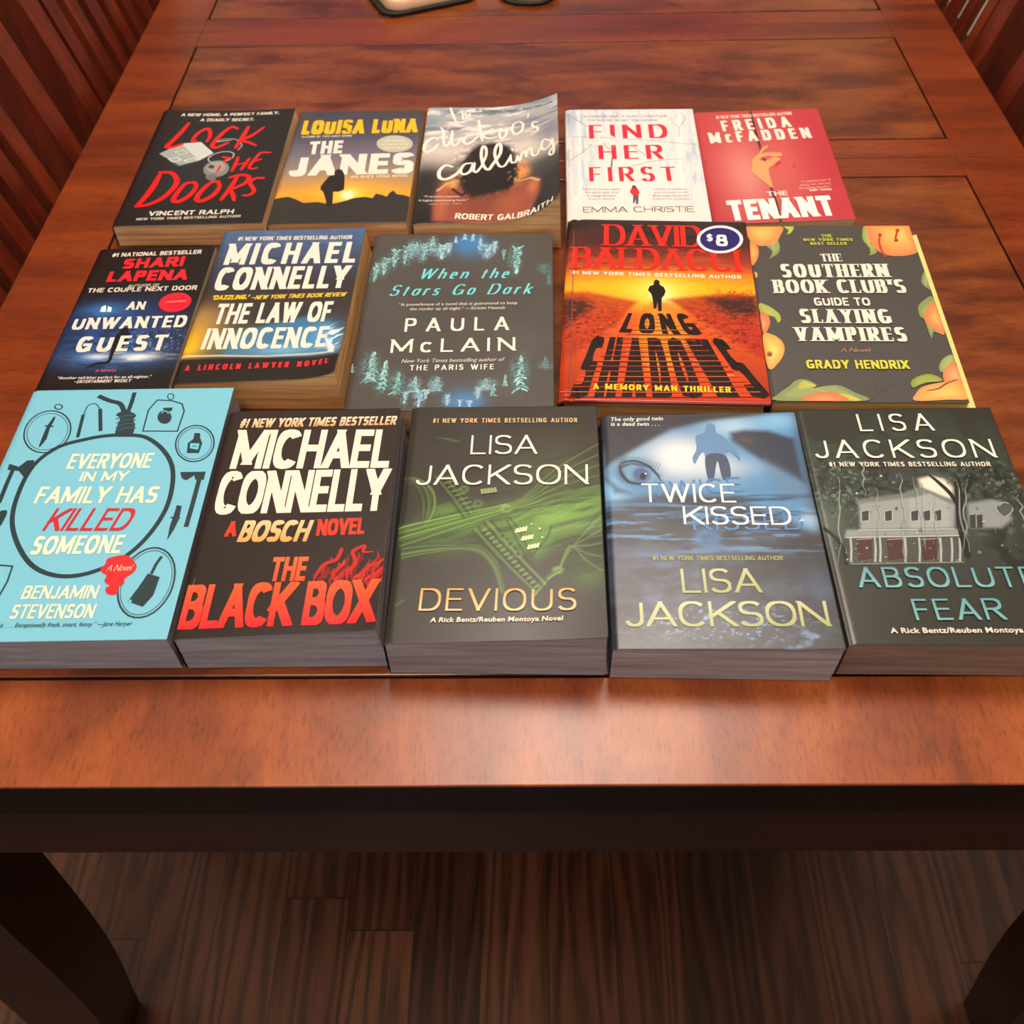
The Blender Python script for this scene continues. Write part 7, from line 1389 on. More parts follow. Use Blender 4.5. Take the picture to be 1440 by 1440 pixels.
["P",[[69.2,170.9],[70.2,176.6],[73.5,179.4],[76.7,177.4],[76.9,170.7],[80.4,167.8],[84.9,160.3],[89.7,150.1],[89.8,144.6],[87.6,148.3],[84.2,153.4],[81.6,152],[80.3,148.4],[81.8,132.3],[76.9,129.7],[74.8,146.7],[70.4,128.9],[67.3,130.7],[67.3,141.4],[67,152.3],[64.7,151.4],[61.4,145.1],[59.9,142.4],[59,147.8],[62.4,156],[62.8,167.2]],"#5c84b0",1,None],
["P",[[68.1,149.5],[80.8,149.3],[82.3,131.4],[76.8,128.8],[75,144.9],[70.7,128],[67.2,129.8]],"#3a4a62",1,None],
["T","TWICE",29.6,113.9,88.5,118,12.43,"#3f7ab4",0.11,0,"s",None,0.2],
["T","KISSED",54.1,86.3,122.4,86.2,13.97,"#3f7ab4",0.11,0,"s",None,0.2],
["T","TWICE",23.6,109.7,83.2,108.7,15.73,"#e8eaea",0.1,0,"s",None,0.14],
["T","KISSED",48.6,91.2,115.6,90.1,14.77,"#e8eaea",0.1,0,"s",None,0.12],
["P",[[119.3,97.9],[121.9,94.6],[119.8,93],[123.9,93.2]],"#c8d4dc",0,None],
["T","The only good twin",6.1,182.7,42,182.9,3.71,"#dcdcd8",0.022,0.12,"b",None,0.12],
["T","is a dead twin . . .",6.2,178.2,39.2,177.6,3.68,"#dcdcd8",0.022,0.12,"b",None,0.12],
["T","#1 NEW YORK TIMES BESTSELLING AUTHOR",27.4,63.3,105.7,62.7,3.38,"#969c54",0.17,0,"s",None,0.14],
["T","LISA",43.3,38.9,90.1,39,17.77,"#9aa05c",0.11,0,"s","#b4b884",0.14],
["T","JACKSON",8.4,15.3,125.9,15.3,17.58,"#9aa05c",0.11,0,"s","#bcc090",0.1],
 ],
 'abs':[
["fill","#2b2c26"],
["noise",100,14,14,0,0.45,0.65,"#33443a",0.8,[53.3,134.1,90.5,46]],
["blob",70.4,98.2,62.4,48.1,0,"#4c5450",0.55,1],
["noise",101,3,3,0,0.48,0.62,"#1a1e1a",0.8,[24.8,122.1,51.4,26.6]],
["noise",102,4,3,0,0.45,0.6,"#18201c",0.8,[108.2,121.4,38.3,26.3]],
["noise",103,5,4,0,0.55,0.7,"#55705c",0.6,[108,85.1,16,9.6]],
["blob",6.4,91.8,11.3,20,0,"#5a6a5e",0.6,1],
["noise",104,2.2,2.2,0,0.6,0.7,"#8a9a8c",0.45,[19.3,120.4,23.1,26.6]],
["noise",105,2.5,2,0,0.6,0.7,"#7c8e7c",0.45,[114.6,121.4,23,22.7]],
["noise",106,6,9,0,0.45,0.6,"#1a1e1a",0.8,[109.6,69.4,12.1,18.8]],
["sp",[[69.3,125.2],[77.7,127.7],[84.8,125],[88.8,118.1],[86.8,108],[81.7,108],[74.5,114.8],[69,118.3]],"#d8d4c8",1,2],
["blob",78.8,121.6,7.7,4.3,0,"#e8e0d0",0.8,1],
["sp",[[26.9,106.7],[60.8,110.7],[87.2,104.7],[81.5,85.2],[23.5,83.7]],"#8f9696",1,1.5],
["sp",[[28.5,108.4],[56.3,113.3],[67.7,118.3],[87.8,107.2],[87,103.9],[60.6,109.9],[27.2,105]],"#6d7474",1,1.5],
["sp",[[59,108.2],[72.9,113.2],[83.4,104.7],[78.4,85.2],[54.9,85.2]],"#9aa1a0",1,1.2],
["sp",[[14.8,83.7],[88.1,84.3],[87.8,78.8],[12.3,77.3]],"#8a9290",1,1.2],
["sp",[[14.8,77.3],[86.6,78.8],[80,58.7],[10.9,57.2]],"#4a4c48",1,2],
["sp",[[94.7,104.6],[110.8,107.9],[119.9,104.5],[118.5,91.5],[110.5,85.1],[90.8,85.1]],"#878e8e",1,2],
["P",[[27.1,98.3],[31.8,99.6],[30,90.8],[25.8,90.5]],"#3c4040",0,None],
["S",[[26.9,98.3],[32,99.6],[30.2,90.8],[25.4,90.2]],0.5,"#b4b8b6",0,1,0],
["P",[[41.6,98.3],[46.3,99.6],[44.3,90.7],[40.1,90.4]],"#3c4040",0,None],
["S",[[41.3,98.3],[46.5,99.6],[44.6,90.7],[39.8,90.1]],0.5,"#b4b8b6",0,1,0],
["P",[[57.9,98.2],[62.6,99.5],[60.5,90.7],[56.3,90.4]],"#3c4040",0,None],
["S",[[57.7,98.2],[62.9,99.5],[60.8,90.7],[56,90.1]],0.5,"#b4b8b6",0,1,0],
["P",[[65.4,98.2],[70.1,99.5],[68,90.7],[63.8,90.4]],"#3c4040",0,None],
["S",[[65.2,98.2],[70.4,99.5],[68.2,90.7],[63.5,90]],0.5,"#b4b8b6",0,1,0],
["P",[[72.3,98.1],[77,99.4],[74.8,90.6],[70.6,90.3]],"#3c4040",0,None],
["S",[[72.1,98.1],[77.3,99.4],[75.1,90.6],[70.3,90]],0.5,"#b4b8b6",0,1,0],
["P",[[93.5,94.8],[97.2,95.6],[94.6,85.1],[91,84.8]],"#363a38",0,None],
["P",[[97.8,94.8],[101.5,95.6],[98.9,85.1],[95.4,84.8]],"#363a38",0,None],
["P",[[121.5,99.6],[121.1,98.3],[120.3,97.2],[119.4,96.1],[118.4,95.2],[117.3,94.6],[116.1,94.2],[114.9,94.1],[113.9,94.2],[112.9,94.6],[112.2,95.3],[111.7,96.2],[111.4,97.2],[111.3,98.4],[111.6,99.6],[112,100.9],[112.7,102],[113.6,103.1],[114.7,104],[115.8,104.6],[117,105],[118.2,105.2],[119.2,105],[120.2,104.6],[120.9,103.9],[121.5,103.1],[121.8,102],[121.8,100.8]],"#4a524c",0,None],
["S",[[111.6,99.6],[118.2,105.3],[121.5,99.6],[114.9,93.9]],0.75,"#9ca2a0",0,1,1],
["S",[[16,77.3],[14.7,67.9],[12.6,58.4]],1.36,"#a4aaa8",0.05,0,0],
["S",[[30.9,77.3],[29.4,67.9],[27.1,58.4]],1.36,"#a4aaa8",0.05,0,0],
["S",[[33.9,77.3],[32.4,67.9],[30.1,58.4]],1.36,"#a4aaa8",0.05,0,0],
["S",[[49.3,77.3],[47.7,67.9],[45.2,58.4]],1.35,"#a4aaa8",0.05,0,0],
["S",[[57.9,77.3],[56.2,67.9],[53.7,58.4]],1.35,"#a4aaa8",0.05,0,0],
["S",[[70.8,77.2],[69,67.9],[66.4,58.4]],1.35,"#a4aaa8",0.05,0,0],
["S",[[77.6,77.2],[75.7,67.9],[73,58.4]],1.35,"#a4aaa8",0.05,0,0],
["S",[[82.5,77.2],[80.5,67.9],[77.8,58.4]],1.35,"#a4aaa8",0.05,0,0],
["P",[[19.4,75.7],[28.8,76.4],[26.1,61.7],[17.5,60.2]],"#4a2e28",0,None],
["S",[[19.4,75.7],[28.8,76.4]],0.74,"#8a908e",0,0,1],
["P",[[37.9,75.7],[47.3,76.3],[44.3,61.8],[35.7,60.2]],"#4a2e28",0,None],
["S",[[37.9,75.7],[47.3,76.3]],0.74,"#8a908e",0,0,1],
["P",[[58.8,75.7],[68.2,76.3],[64.9,61.8],[56.3,60.2]],"#4a2e28",0,None],
["S",[[58.8,75.7],[68.2,76.3]],0.74,"#8a908e",0,0,1],
["S",[[13.6,77.3],[86.6,78.8]],0.99,"#b4b8b6",0.05,0,0],
["S",[[22.1,82.9],[81.2,83.9]],0.74,"#c0c4c2",0.05,0,0],
["S",[[12,56.9],[80,58.4]],0.97,"#7a807e",0.05,0,0],
["S",[[93.7,125],[89.7,104.7],[85.8,85.1],[83.7,63.3]],5.13,"#1d211d",0.3,0,1],
["S",[[88.6,98.1],[86.4,111.4],[81.3,121.6],[76.6,128.6]],2.75,"#1d211d",0.5,0,1],
["S",[[91.8,108],[100.1,119.8],[103.6,128.4]],2.52,"#1d211d",0.5,0,1],
["S",[[1.4,85.4],[9,72.6],[9.7,57.2]],2.24,"#1d211d",0.3,0,1],
["S",[[18.4,125.6],[16.8,116.5],[14.3,107.6],[13.3,98.8],[10.9,90.2],[9.3,81.7],[9.6,73.4],[6.6,65.2],[4.5,57.2]],0.52,"#7c8882",0.3,0,1],
["S",[[17.3,116.5],[14.8,107.6],[13.8,98.8],[11.4,90.2],[9.8,81.7],[10.1,73.4]],0.26,"#b4bcb6",0.4,0,1],
["S",[[37.8,141.4],[36.2,137.6],[35.5,133.8],[33.6,130.1],[34.2,126.3],[32.5,122.6],[32.1,119],[33.1,115.3],[32.1,111.7]],0.52,"#7c8882",0.3,0,1],
["S",[[36.7,137.6],[36,133.8],[34.1,130.1],[34.7,126.3],[33,122.6],[32.6,119]],0.26,"#b4bcb6",0.4,0,1],
["S",[[57.7,130.5],[58.2,124],[55.1,117.5],[54.7,111.2],[53.3,104.9],[53.7,98.6],[52,92.5],[52.3,86.4],[49.8,80.4]],0.52,"#7c8882",0.3,0,1],
["S",[[58.7,124],[55.6,117.5],[55.2,111.1],[53.8,104.9],[54.2,98.6],[52.5,92.5]],0.26,"#b4bcb6",0.4,0,1],
["S",[[65.9,126.9],[64.8,119.8],[64.8,112.8],[63.1,105.9],[62.4,99],[62.6,92.3],[61.2,85.6],[60.6,79],[60,72.6]],0.52,"#7c8882",0.3,0,1],
["S",[[65.3,119.8],[65.3,112.8],[63.6,105.8],[62.9,99],[63.1,92.3],[61.7,85.6]],0.26,"#b4bcb6",0.4,0,1],
["S",[[69.8,121.7],[69.8,114.7],[66.9,107.7],[65.6,100.9],[64,94.1],[64.3,87.4],[62.4,80.8],[60.7,74.3],[59.6,67.9]],0.51,"#7c8882",0.3,0,1],
["S",[[70.3,114.7],[67.4,107.7],[66.1,100.9],[64.5,94.1],[64.8,87.4],[62.8,80.8]],0.25,"#b4bcb6",0.4,0,1],
["S",[[74.6,104.7],[71.7,99],[72.1,93.2],[69.6,87.6],[69.2,82],[69.2,76.5],[68.9,71],[66.9,65.6],[65.1,60.2]],0.5,"#7c8882",0.3,0,1],
["S",[[72.2,99],[72.6,93.2],[70.1,87.6],[69.7,82],[69.7,76.5],[69.3,71]],0.25,"#b4bcb6",0.4,0,1],
["S",[[92.5,125],[92.4,117.3],[90.7,109.7],[88.8,102.2],[87.1,94.8],[86.3,87.5],[86.3,80.4],[84.3,73.3],[81.6,66.4]],0.51,"#7c8882",0.3,0,1],
["S",[[92.9,117.3],[91.2,109.7],[89.3,102.2],[87.6,94.8],[86.8,87.5],[86.8,80.4]],0.25,"#b4bcb6",0.4,0,1],
["S",[[99.2,121.5],[95.7,114.3],[94.3,107.1],[90.7,100.1],[89.1,93.2],[89.1,86.3],[86.7,79.6],[86.8,72.9],[85.6,66.3]],0.51,"#7c8882",0.3,0,1],
["S",[[96.2,114.3],[94.8,107.1],[91.2,100.1],[89.6,93.2],[89.6,86.3],[87.2,79.6]],0.25,"#b4bcb6",0.4,0,1],
["S",[[40.5,116.8],[39.7,111.2],[37.6,105.8],[37.1,100.4],[37.8,95],[35,89.7],[33.9,84.5],[32.3,79.3],[30.6,74.2]],0.51,"#7c8882",0.3,0,1],
["S",[[40.2,111.2],[38.1,105.8],[37.6,100.4],[38.3,95],[35.5,89.7],[34.4,84.5]],0.25,"#b4bcb6",0.4,0,1],
["S",[[128.1,111.1],[126.2,107.8],[127,104.5],[127.8,101.2],[125.1,97.9],[125.6,94.7],[125.5,91.4],[125.4,88.2],[122.7,85]],0.5,"#7c8882",0.3,0,1],
["S",[[126.7,107.8],[127.5,104.5],[128.3,101.2],[125.6,97.9],[126.1,94.7],[126,91.4]],0.25,"#b4bcb6",0.4,0,1],
["S",[[51.4,91.7],[49.8,87.2],[49.2,82.8],[47.5,78.5],[47.7,74.1],[46.7,69.8],[45.3,65.6],[45.9,61.4],[46.1,57.2]],0.5,"#7c8882",0.3,0,1],
["S",[[50.3,87.2],[49.7,82.8],[47.9,78.5],[48.2,74.1],[47.2,69.8],[45.8,65.6]],0.25,"#b4bcb6",0.4,0,1],
["P",[[19.6,58.3],[19.6,58.2],[19.5,58.1],[19.5,58],[19.4,57.9],[19.3,57.9],[19.2,57.9],[19.1,57.8],[19,57.9],[18.9,57.9],[18.8,57.9],[18.8,58],[18.7,58.1],[18.7,58.2],[18.7,58.3],[18.8,58.4],[18.8,58.5],[18.9,58.6],[19,58.6],[19.1,58.7],[19.2,58.7],[19.3,58.7],[19.4,58.7],[19.4,58.7],[19.5,58.6],[19.6,58.6],[19.6,58.5],[19.6,58.4]],"#7f8a84",0,None],
["S",[[12.9,111.2],[12.8,110.9],[12.7,110.7],[12.5,110.5],[12.3,110.3],[12.1,110.2],[11.9,110.1],[11.7,110.1],[11.4,110.1],[11.2,110.2],[11.1,110.3],[10.9,110.5],[10.8,110.7],[10.8,111],[10.8,111.2],[10.9,111.4],[11,111.7],[11.2,111.9],[11.4,112],[11.6,112.2],[11.8,112.3],[12.1,112.3],[12.3,112.2],[12.5,112.2],[12.7,112],[12.8,111.9],[12.9,111.7],[12.9,111.4]],0.32,"#a4aea8",0,1,0],
["P",[[56.6,128.1],[56.6,127.9],[56.5,127.7],[56.4,127.6],[56.2,127.5],[56.1,127.4],[55.9,127.3],[55.7,127.3],[55.6,127.3],[55.5,127.4],[55.3,127.5],[55.3,127.6],[55.2,127.8],[55.2,127.9],[55.2,128.1],[55.3,128.3],[55.3,128.4],[55.5,128.6],[55.6,128.7],[55.8,128.8],[55.9,128.8],[56.1,128.8],[56.2,128.8],[56.4,128.8],[56.5,128.7],[56.6,128.5],[56.6,128.4],[56.6,128.2]],"#6a766e",0,None],
["S",[[66,115.2],[65.9,114.9],[65.8,114.7],[65.6,114.6],[65.4,114.4],[65.2,114.3],[65,114.2],[64.8,114.2],[64.6,114.2],[64.4,114.3],[64.3,114.4],[64.2,114.6],[64.1,114.8],[64.1,115],[64.1,115.2],[64.2,115.4],[64.3,115.6],[64.5,115.8],[64.7,115.9],[64.9,116],[65.1,116.1],[65.3,116.1],[65.5,116.1],[65.7,116],[65.8,115.9],[65.9,115.8],[66,115.6],[66,115.4]],0.32,"#7f8a84",0,1,0],
["P",[[54.6,72.7],[54.5,72.5],[54.4,72.3],[54.3,72.2],[54.2,72.1],[54,72],[53.8,71.9],[53.6,71.9],[53.4,71.9],[53.3,72],[53.2,72.1],[53.1,72.2],[53,72.3],[53,72.5],[53,72.7],[53.1,72.9],[53.2,73.1],[53.3,73.2],[53.5,73.3],[53.6,73.4],[53.8,73.5],[54,73.5],[54.2,73.5],[54.3,73.4],[54.4,73.3],[54.5,73.2],[54.6,73.1],[54.6,72.9]],"#6a766e",0,None],
["S",[[50.8,61.9],[50.7,61.7],[50.6,61.5],[50.5,61.4],[50.3,61.3],[50.1,61.2],[49.9,61.1],[49.8,61.1],[49.6,61.1],[49.4,61.2],[49.3,61.3],[49.2,61.4],[49.1,61.5],[49.1,61.7],[49.1,61.9],[49.2,62.1],[49.3,62.2],[49.4,62.4],[49.6,62.5],[49.8,62.6],[50,62.7],[50.1,62.7],[50.3,62.7],[50.5,62.6],[50.6,62.5],[50.7,62.4],[50.8,62.2],[50.8,62.1]],0.3,"#56605a",0,1,0],
["P",[[6,68.8],[6,68.6],[5.9,68.5],[5.8,68.4],[5.7,68.3],[5.6,68.2],[5.5,68.2],[5.3,68.2],[5.2,68.2],[5.1,68.2],[5,68.3],[4.9,68.4],[4.8,68.5],[4.8,68.6],[4.8,68.8],[4.9,68.9],[4.9,69],[5,69.2],[5.2,69.3],[5.3,69.3],[5.4,69.4],[5.6,69.4],[5.7,69.4],[5.8,69.3],[5.9,69.3],[6,69.2],[6,69],[6.1,68.9]],"#6a766e",0,None],
["S",[[18.1,126.2],[18.1,126],[18,125.9],[17.9,125.8],[17.8,125.7],[17.7,125.6],[17.6,125.6],[17.5,125.6],[17.3,125.6],[17.2,125.6],[17.1,125.7],[17.1,125.8],[17,125.9],[17,126],[17,126.2],[17.1,126.3],[17.1,126.4],[17.2,126.5],[17.3,126.6],[17.4,126.7],[17.5,126.7],[17.7,126.8],[17.8,126.7],[17.9,126.7],[18,126.6],[18.1,126.5],[18.1,126.4],[18.1,126.3]],0.32,"#7f8a84",0,1,0],
["P",[[58.1,80.6],[58.1,80.4],[57.9,80.2],[57.8,80],[57.6,79.9],[57.4,79.8],[57.2,79.7],[57,79.7],[56.8,79.7],[56.6,79.8],[56.5,79.9],[56.3,80],[56.3,80.2],[56.3,80.4],[56.3,80.6],[56.4,80.8],[56.5,81],[56.6,81.2],[56.8,81.4],[57,81.5],[57.2,81.5],[57.4,81.6],[57.6,81.5],[57.8,81.5],[58,81.4],[58.1,81.2],[58.1,81],[58.2,80.8]],"#a4aea8",0,None],
["S",[[73.1,88.7],[73,88.6],[73,88.5],[72.9,88.4],[72.8,88.3],[72.8,88.3],[72.7,88.3],[72.6,88.3],[72.5,88.3],[72.4,88.3],[72.4,88.3],[72.3,88.4],[72.3,88.5],[72.3,88.6],[72.3,88.7],[72.3,88.8],[72.4,88.8],[72.4,88.9],[72.5,89],[72.6,89],[72.7,89.1],[72.8,89.1],[72.9,89.1],[72.9,89],[73,89],[73.1,88.9],[73.1,88.8],[73.1,88.8]],0.31,"#a4aea8",0,1,0],
["P",[[11.7,65.5],[11.7,65.3],[11.6,65.2],[11.5,65.1],[11.4,65],[11.2,64.9],[11.1,64.8],[10.9,64.8],[10.8,64.8],[10.7,64.9],[10.6,65],[10.5,65.1],[10.4,65.2],[10.4,65.3],[10.4,65.5],[10.5,65.6],[10.5,65.8],[10.6,65.9],[10.8,66],[10.9,66.1],[11,66.1],[11.2,66.1],[11.3,66.1],[11.5,66.1],[11.6,66],[11.6,65.9],[11.7,65.8],[11.7,65.6]],"#6a766e",0,None],
["S",[[36.6,102.6],[36.5,102.4],[36.4,102.2],[36.2,102],[36.1,101.8],[35.9,101.7],[35.7,101.6],[35.4,101.6],[35.2,101.6],[35.1,101.7],[34.9,101.8],[34.8,102],[34.7,102.2],[34.7,102.4],[34.7,102.6],[34.8,102.8],[34.9,103],[35,103.2],[35.2,103.4],[35.4,103.5],[35.6,103.6],[35.9,103.6],[36.1,103.6],[36.2,103.5],[36.4,103.4],[36.5,103.2],[36.6,103],[36.6,102.8]],0.32,"#a4aea8",0,1,0],
["P",[[16.7,84.3],[16.6,84.1],[16.5,83.9],[16.4,83.8],[16.3,83.7],[16.1,83.6],[16,83.6],[15.8,83.5],[15.7,83.6],[15.5,83.6],[15.4,83.7],[15.3,83.8],[15.3,84],[15.2,84.1],[15.3,84.3],[15.3,84.4],[15.4,84.6],[15.5,84.7],[15.6,84.8],[15.8,84.9],[15.9,85],[16.1,85],[16.2,85],[16.4,84.9],[16.5,84.8],[16.6,84.7],[16.6,84.6],[16.7,84.4]],"#56605a",0,None],
["S",[[77.7,59.2],[77.6,59],[77.5,58.8],[77.3,58.6],[77.2,58.5],[77,58.4],[76.8,58.3],[76.6,58.3],[76.4,58.3],[76.2,58.4],[76.1,58.5],[76,58.6],[75.9,58.8],[75.9,59],[75.9,59.2],[76,59.4],[76.1,59.6],[76.3,59.7],[76.4,59.9],[76.6,60],[76.8,60],[77,60.1],[77.2,60],[77.4,60],[77.5,59.9],[77.6,59.7],[77.7,59.6],[77.7,59.4]],0.3,"#a4aea8",0,1,0],
["P",[[39.1,102.7],[39.1,102.5],[39,102.4],[38.9,102.3],[38.8,102.2],[38.7,102.1],[38.6,102.1],[38.5,102.1],[38.3,102.1],[38.2,102.1],[38.1,102.2],[38.1,102.3],[38,102.4],[38,102.5],[38,102.7],[38.1,102.8],[38.1,102.9],[38.2,103],[38.3,103.1],[38.5,103.2],[38.6,103.2],[38.7,103.3],[38.8,103.2],[38.9,103.2],[39,103.1],[39.1,103],[39.1,102.9],[39.2,102.8]],"#7f8a84",0,None],
["S",[[92.3,65.7],[92.2,65.5],[92.1,65.3],[91.9,65.1],[91.7,65],[91.5,64.9],[91.3,64.8],[91.1,64.8],[90.9,64.8],[90.7,64.9],[90.6,65],[90.5,65.1],[90.4,65.3],[90.4,65.5],[90.5,65.7],[90.5,65.9],[90.7,66.1],[90.8,66.3],[91,66.4],[91.2,66.6],[91.4,66.6],[91.6,66.6],[91.8,66.6],[92,66.6],[92.1,66.4],[92.2,66.3],[92.3,66.1],[92.3,65.9]],0.3,"#a4aea8",0,1,0],
["P",[[34.8,62.1],[34.7,62],[34.7,61.9],[34.6,61.8],[34.5,61.7],[34.3,61.6],[34.2,61.6],[34.1,61.6],[34,61.6],[33.9,61.6],[33.8,61.7],[33.7,61.8],[33.7,61.9],[33.7,62],[33.7,62.1],[33.7,62.2],[33.8,62.3],[33.9,62.5],[34,62.5],[34.1,62.6],[34.2,62.6],[34.3,62.7],[34.5,62.6],[34.6,62.6],[34.7,62.5],[34.7,62.5],[34.8,62.3],[34.8,62.2]],"#a4aea8",0,None],
["S",[[32.8,97.5],[32.8,97.4],[32.7,97.3],[32.6,97.1],[32.5,97],[32.4,97],[32.2,96.9],[32.1,96.9],[31.9,96.9],[31.8,97],[31.7,97],[31.6,97.1],[31.6,97.3],[31.6,97.4],[31.6,97.5],[31.6,97.7],[31.7,97.8],[31.8,97.9],[31.9,98],[32.1,98.1],[32.2,98.2],[32.3,98.2],[32.5,98.2],[32.6,98.1],[32.7,98],[32.8,97.9],[32.8,97.8],[32.8,97.7]],0.31,"#6a766e",0,1,0],
["P",[[21.6,99.6],[21.5,99.5],[21.5,99.4],[21.4,99.3],[21.3,99.3],[21.2,99.2],[21.1,99.2],[21,99.1],[20.9,99.2],[20.8,99.2],[20.7,99.3],[20.7,99.3],[20.6,99.4],[20.6,99.5],[20.6,99.7],[20.6,99.8],[20.7,99.9],[20.8,100],[20.9,100],[21,100.1],[21.1,100.1],[21.2,100.2],[21.3,100.1],[21.4,100.1],[21.5,100],[21.5,100],[21.6,99.9],[21.6,99.8]],"#7f8a84",0,None],
["S",[[19.5,72.2],[19.5,72.1],[19.4,72],[19.3,71.8],[19.2,71.8],[19.1,71.7],[19,71.6],[18.8,71.6],[18.7,71.6],[18.6,71.7],[18.5,71.8],[18.4,71.8],[18.4,72],[18.4,72.1],[18.4,72.2],[18.4,72.3],[18.5,72.4],[18.6,72.5],[18.7,72.6],[18.8,72.7],[18.9,72.7],[19.1,72.8],[19.2,72.7],[19.3,72.7],[19.4,72.6],[19.4,72.5],[19.5,72.4],[19.5,72.3]],0.31,"#7f8a84",0,1,0],
["P",[[100.3,100.5],[100.3,100.3],[100.1,100.1],[100,99.9],[99.8,99.7],[99.6,99.6],[99.4,99.6],[99.2,99.5],[99,99.6],[98.8,99.6],[98.7,99.8],[98.6,99.9],[98.5,100.1],[98.5,100.3],[98.6,100.5],[98.6,100.7],[98.8,100.9],[98.9,101.1],[99.1,101.2],[99.3,101.3],[99.5,101.4],[99.7,101.4],[99.9,101.4],[100.1,101.3],[100.2,101.2],[100.3,101.1],[100.4,100.9],[100.4,100.7]],"#6a766e",0,None],
["S",[[119.1,119],[119,118.8],[118.9,118.6],[118.8,118.5],[118.6,118.3],[118.5,118.2],[118.3,118.2],[118.1,118.2],[118,118.2],[117.8,118.3],[117.7,118.3],[117.6,118.5],[117.6,118.6],[117.6,118.8],[117.6,119],[117.7,119.1],[117.8,119.3],[117.9,119.5],[118.1,119.6],[118.2,119.7],[118.4,119.7],[118.6,119.8],[118.7,119.7],[118.9,119.7],[119,119.6],[119.1,119.4],[119.1,119.3],[119.1,119.1]],0.32,"#6a766e",0,1,0],
["P",[[49,85.1],[48.9,85],[48.8,84.9],[48.7,84.8],[48.6,84.7],[48.5,84.6],[48.4,84.6],[48.3,84.6],[48.2,84.6],[48,84.6],[48,84.7],[47.9,84.8],[47.8,84.9],[47.8,85],[47.8,85.1],[47.9,85.3],[48,85.4],[48,85.5],[48.2,85.6],[48.3,85.6],[48.4,85.7],[48.5,85.7],[48.6,85.7],[48.8,85.6],[48.8,85.6],[48.9,85.5],[49,85.4],[49,85.3]],"#7f8a84",0,None],
["S",[[0.5,79.7],[0.5,79.5],[0.4,79.4],[0.2,79.2],[0.1,79.1],[-0.1,79],[-0.3,78.9],[-0.5,78.9],[-0.7,78.9],[-0.8,78.9],[-1,79.1],[-1.1,79.2],[-1.2,79.4],[-1.2,79.5],[-1.2,79.7],[-1.1,79.9],[-1,80.1],[-0.9,80.3],[-0.7,80.4],[-0.6,80.5],[-0.4,80.6],[-0.2,80.6],[0,80.6],[0.2,80.5],[0.3,80.4],[0.4,80.3],[0.5,80.1],[0.5,79.9]],0.31,"#56605a",0,1,0],
["P",[[11.3,60.1],[11.3,59.9],[11.2,59.8],[11.1,59.7],[11,59.6],[10.8,59.5],[10.7,59.4],[10.5,59.4],[10.4,59.4],[10.3,59.5],[10.2,59.6],[10.1,59.7],[10,59.8],[10,59.9],[10,60.1],[10.1,60.2],[10.1,60.4],[10.2,60.5],[10.4,60.6],[10.5,60.7],[10.7,60.7],[10.8,60.8],[10.9,60.7],[11.1,60.7],[11.2,60.6],[11.3,60.5],[11.3,60.4],[11.3,60.2]],"#a4aea8",0,None],
["S",[[130,124.9],[130,124.8],[129.9,124.7],[129.9,124.6],[129.8,124.5],[129.7,124.5],[129.6,124.4],[129.5,124.4],[129.4,124.4],[129.3,124.5],[129.3,124.5],[129.2,124.6],[129.2,124.7],[129.2,124.8],[129.2,124.9],[129.3,125],[129.3,125],[129.4,125.1],[129.5,125.2],[129.6,125.2],[129.7,125.3],[129.8,125.3],[129.8,125.3],[129.9,125.2],[130,125.2],[130,125.1],[130,125],[130,125]],0.32,"#a4aea8",0,1,0],
["P",[[38.2,80],[38.1,79.9],[38.1,79.8],[38,79.7],[37.9,79.7],[37.8,79.6],[37.7,79.6],[37.6,79.6],[37.5,79.6],[37.4,79.6],[37.4,79.7],[37.3,79.7],[37.3,79.8],[37.3,79.9],[37.3,80],[37.3,80.1],[37.4,80.2],[37.4,80.3],[37.5,80.4],[37.6,80.4],[37.7,80.5],[37.8,80.5],[37.9,80.5],[38,80.4],[38.1,80.4],[38.1,80.3],[38.2,80.2],[38.2,80.1]],"#56605a",0,None],
["S",[[34.6,58.1],[34.6,58],[34.5,57.9],[34.5,57.9],[34.4,57.8],[34.3,57.8],[34.2,57.7],[34.1,57.7],[34.1,57.7],[34,57.8],[33.9,57.8],[33.9,57.9],[33.9,57.9],[33.9,58],[33.9,58.1],[33.9,58.2],[33.9,58.3],[34,58.3],[34.1,58.4],[34.1,58.4],[34.2,58.5],[34.3,58.5],[34.4,58.5],[34.5,58.4],[34.5,58.4],[34.6,58.3],[34.6,58.3],[34.6,58.2]],0.3,"#6a766e",0,1,0],
["P",[[18.8,64.4],[18.8,64.3],[18.7,64.3],[18.6,64.2],[18.6,64.1],[18.5,64.1],[18.4,64],[18.3,64],[18.2,64],[18.2,64.1],[18.1,64.1],[18,64.2],[18,64.3],[18,64.3],[18,64.4],[18,64.5],[18.1,64.6],[18.1,64.7],[18.2,64.7],[18.3,64.8],[18.4,64.8],[18.5,64.8],[18.6,64.8],[18.6,64.8],[18.7,64.7],[18.7,64.7],[18.8,64.6],[18.8,64.5]],"#a4aea8",0,None],
["S",[[13.8,57.7],[13.7,57.6],[13.7,57.5],[13.6,57.4],[13.4,57.3],[13.3,57.2],[13.2,57.1],[13,57.1],[12.9,57.1],[12.8,57.2],[12.7,57.3],[12.6,57.4],[12.5,57.5],[12.5,57.6],[12.5,57.7],[12.6,57.9],[12.6,58],[12.7,58.1],[12.8,58.2],[13,58.3],[13.1,58.4],[13.3,58.4],[13.4,58.4],[13.5,58.3],[13.6,58.2],[13.7,58.1],[13.8,58],[13.8,57.9]],0.3,"#7f8a84",0,1,0],
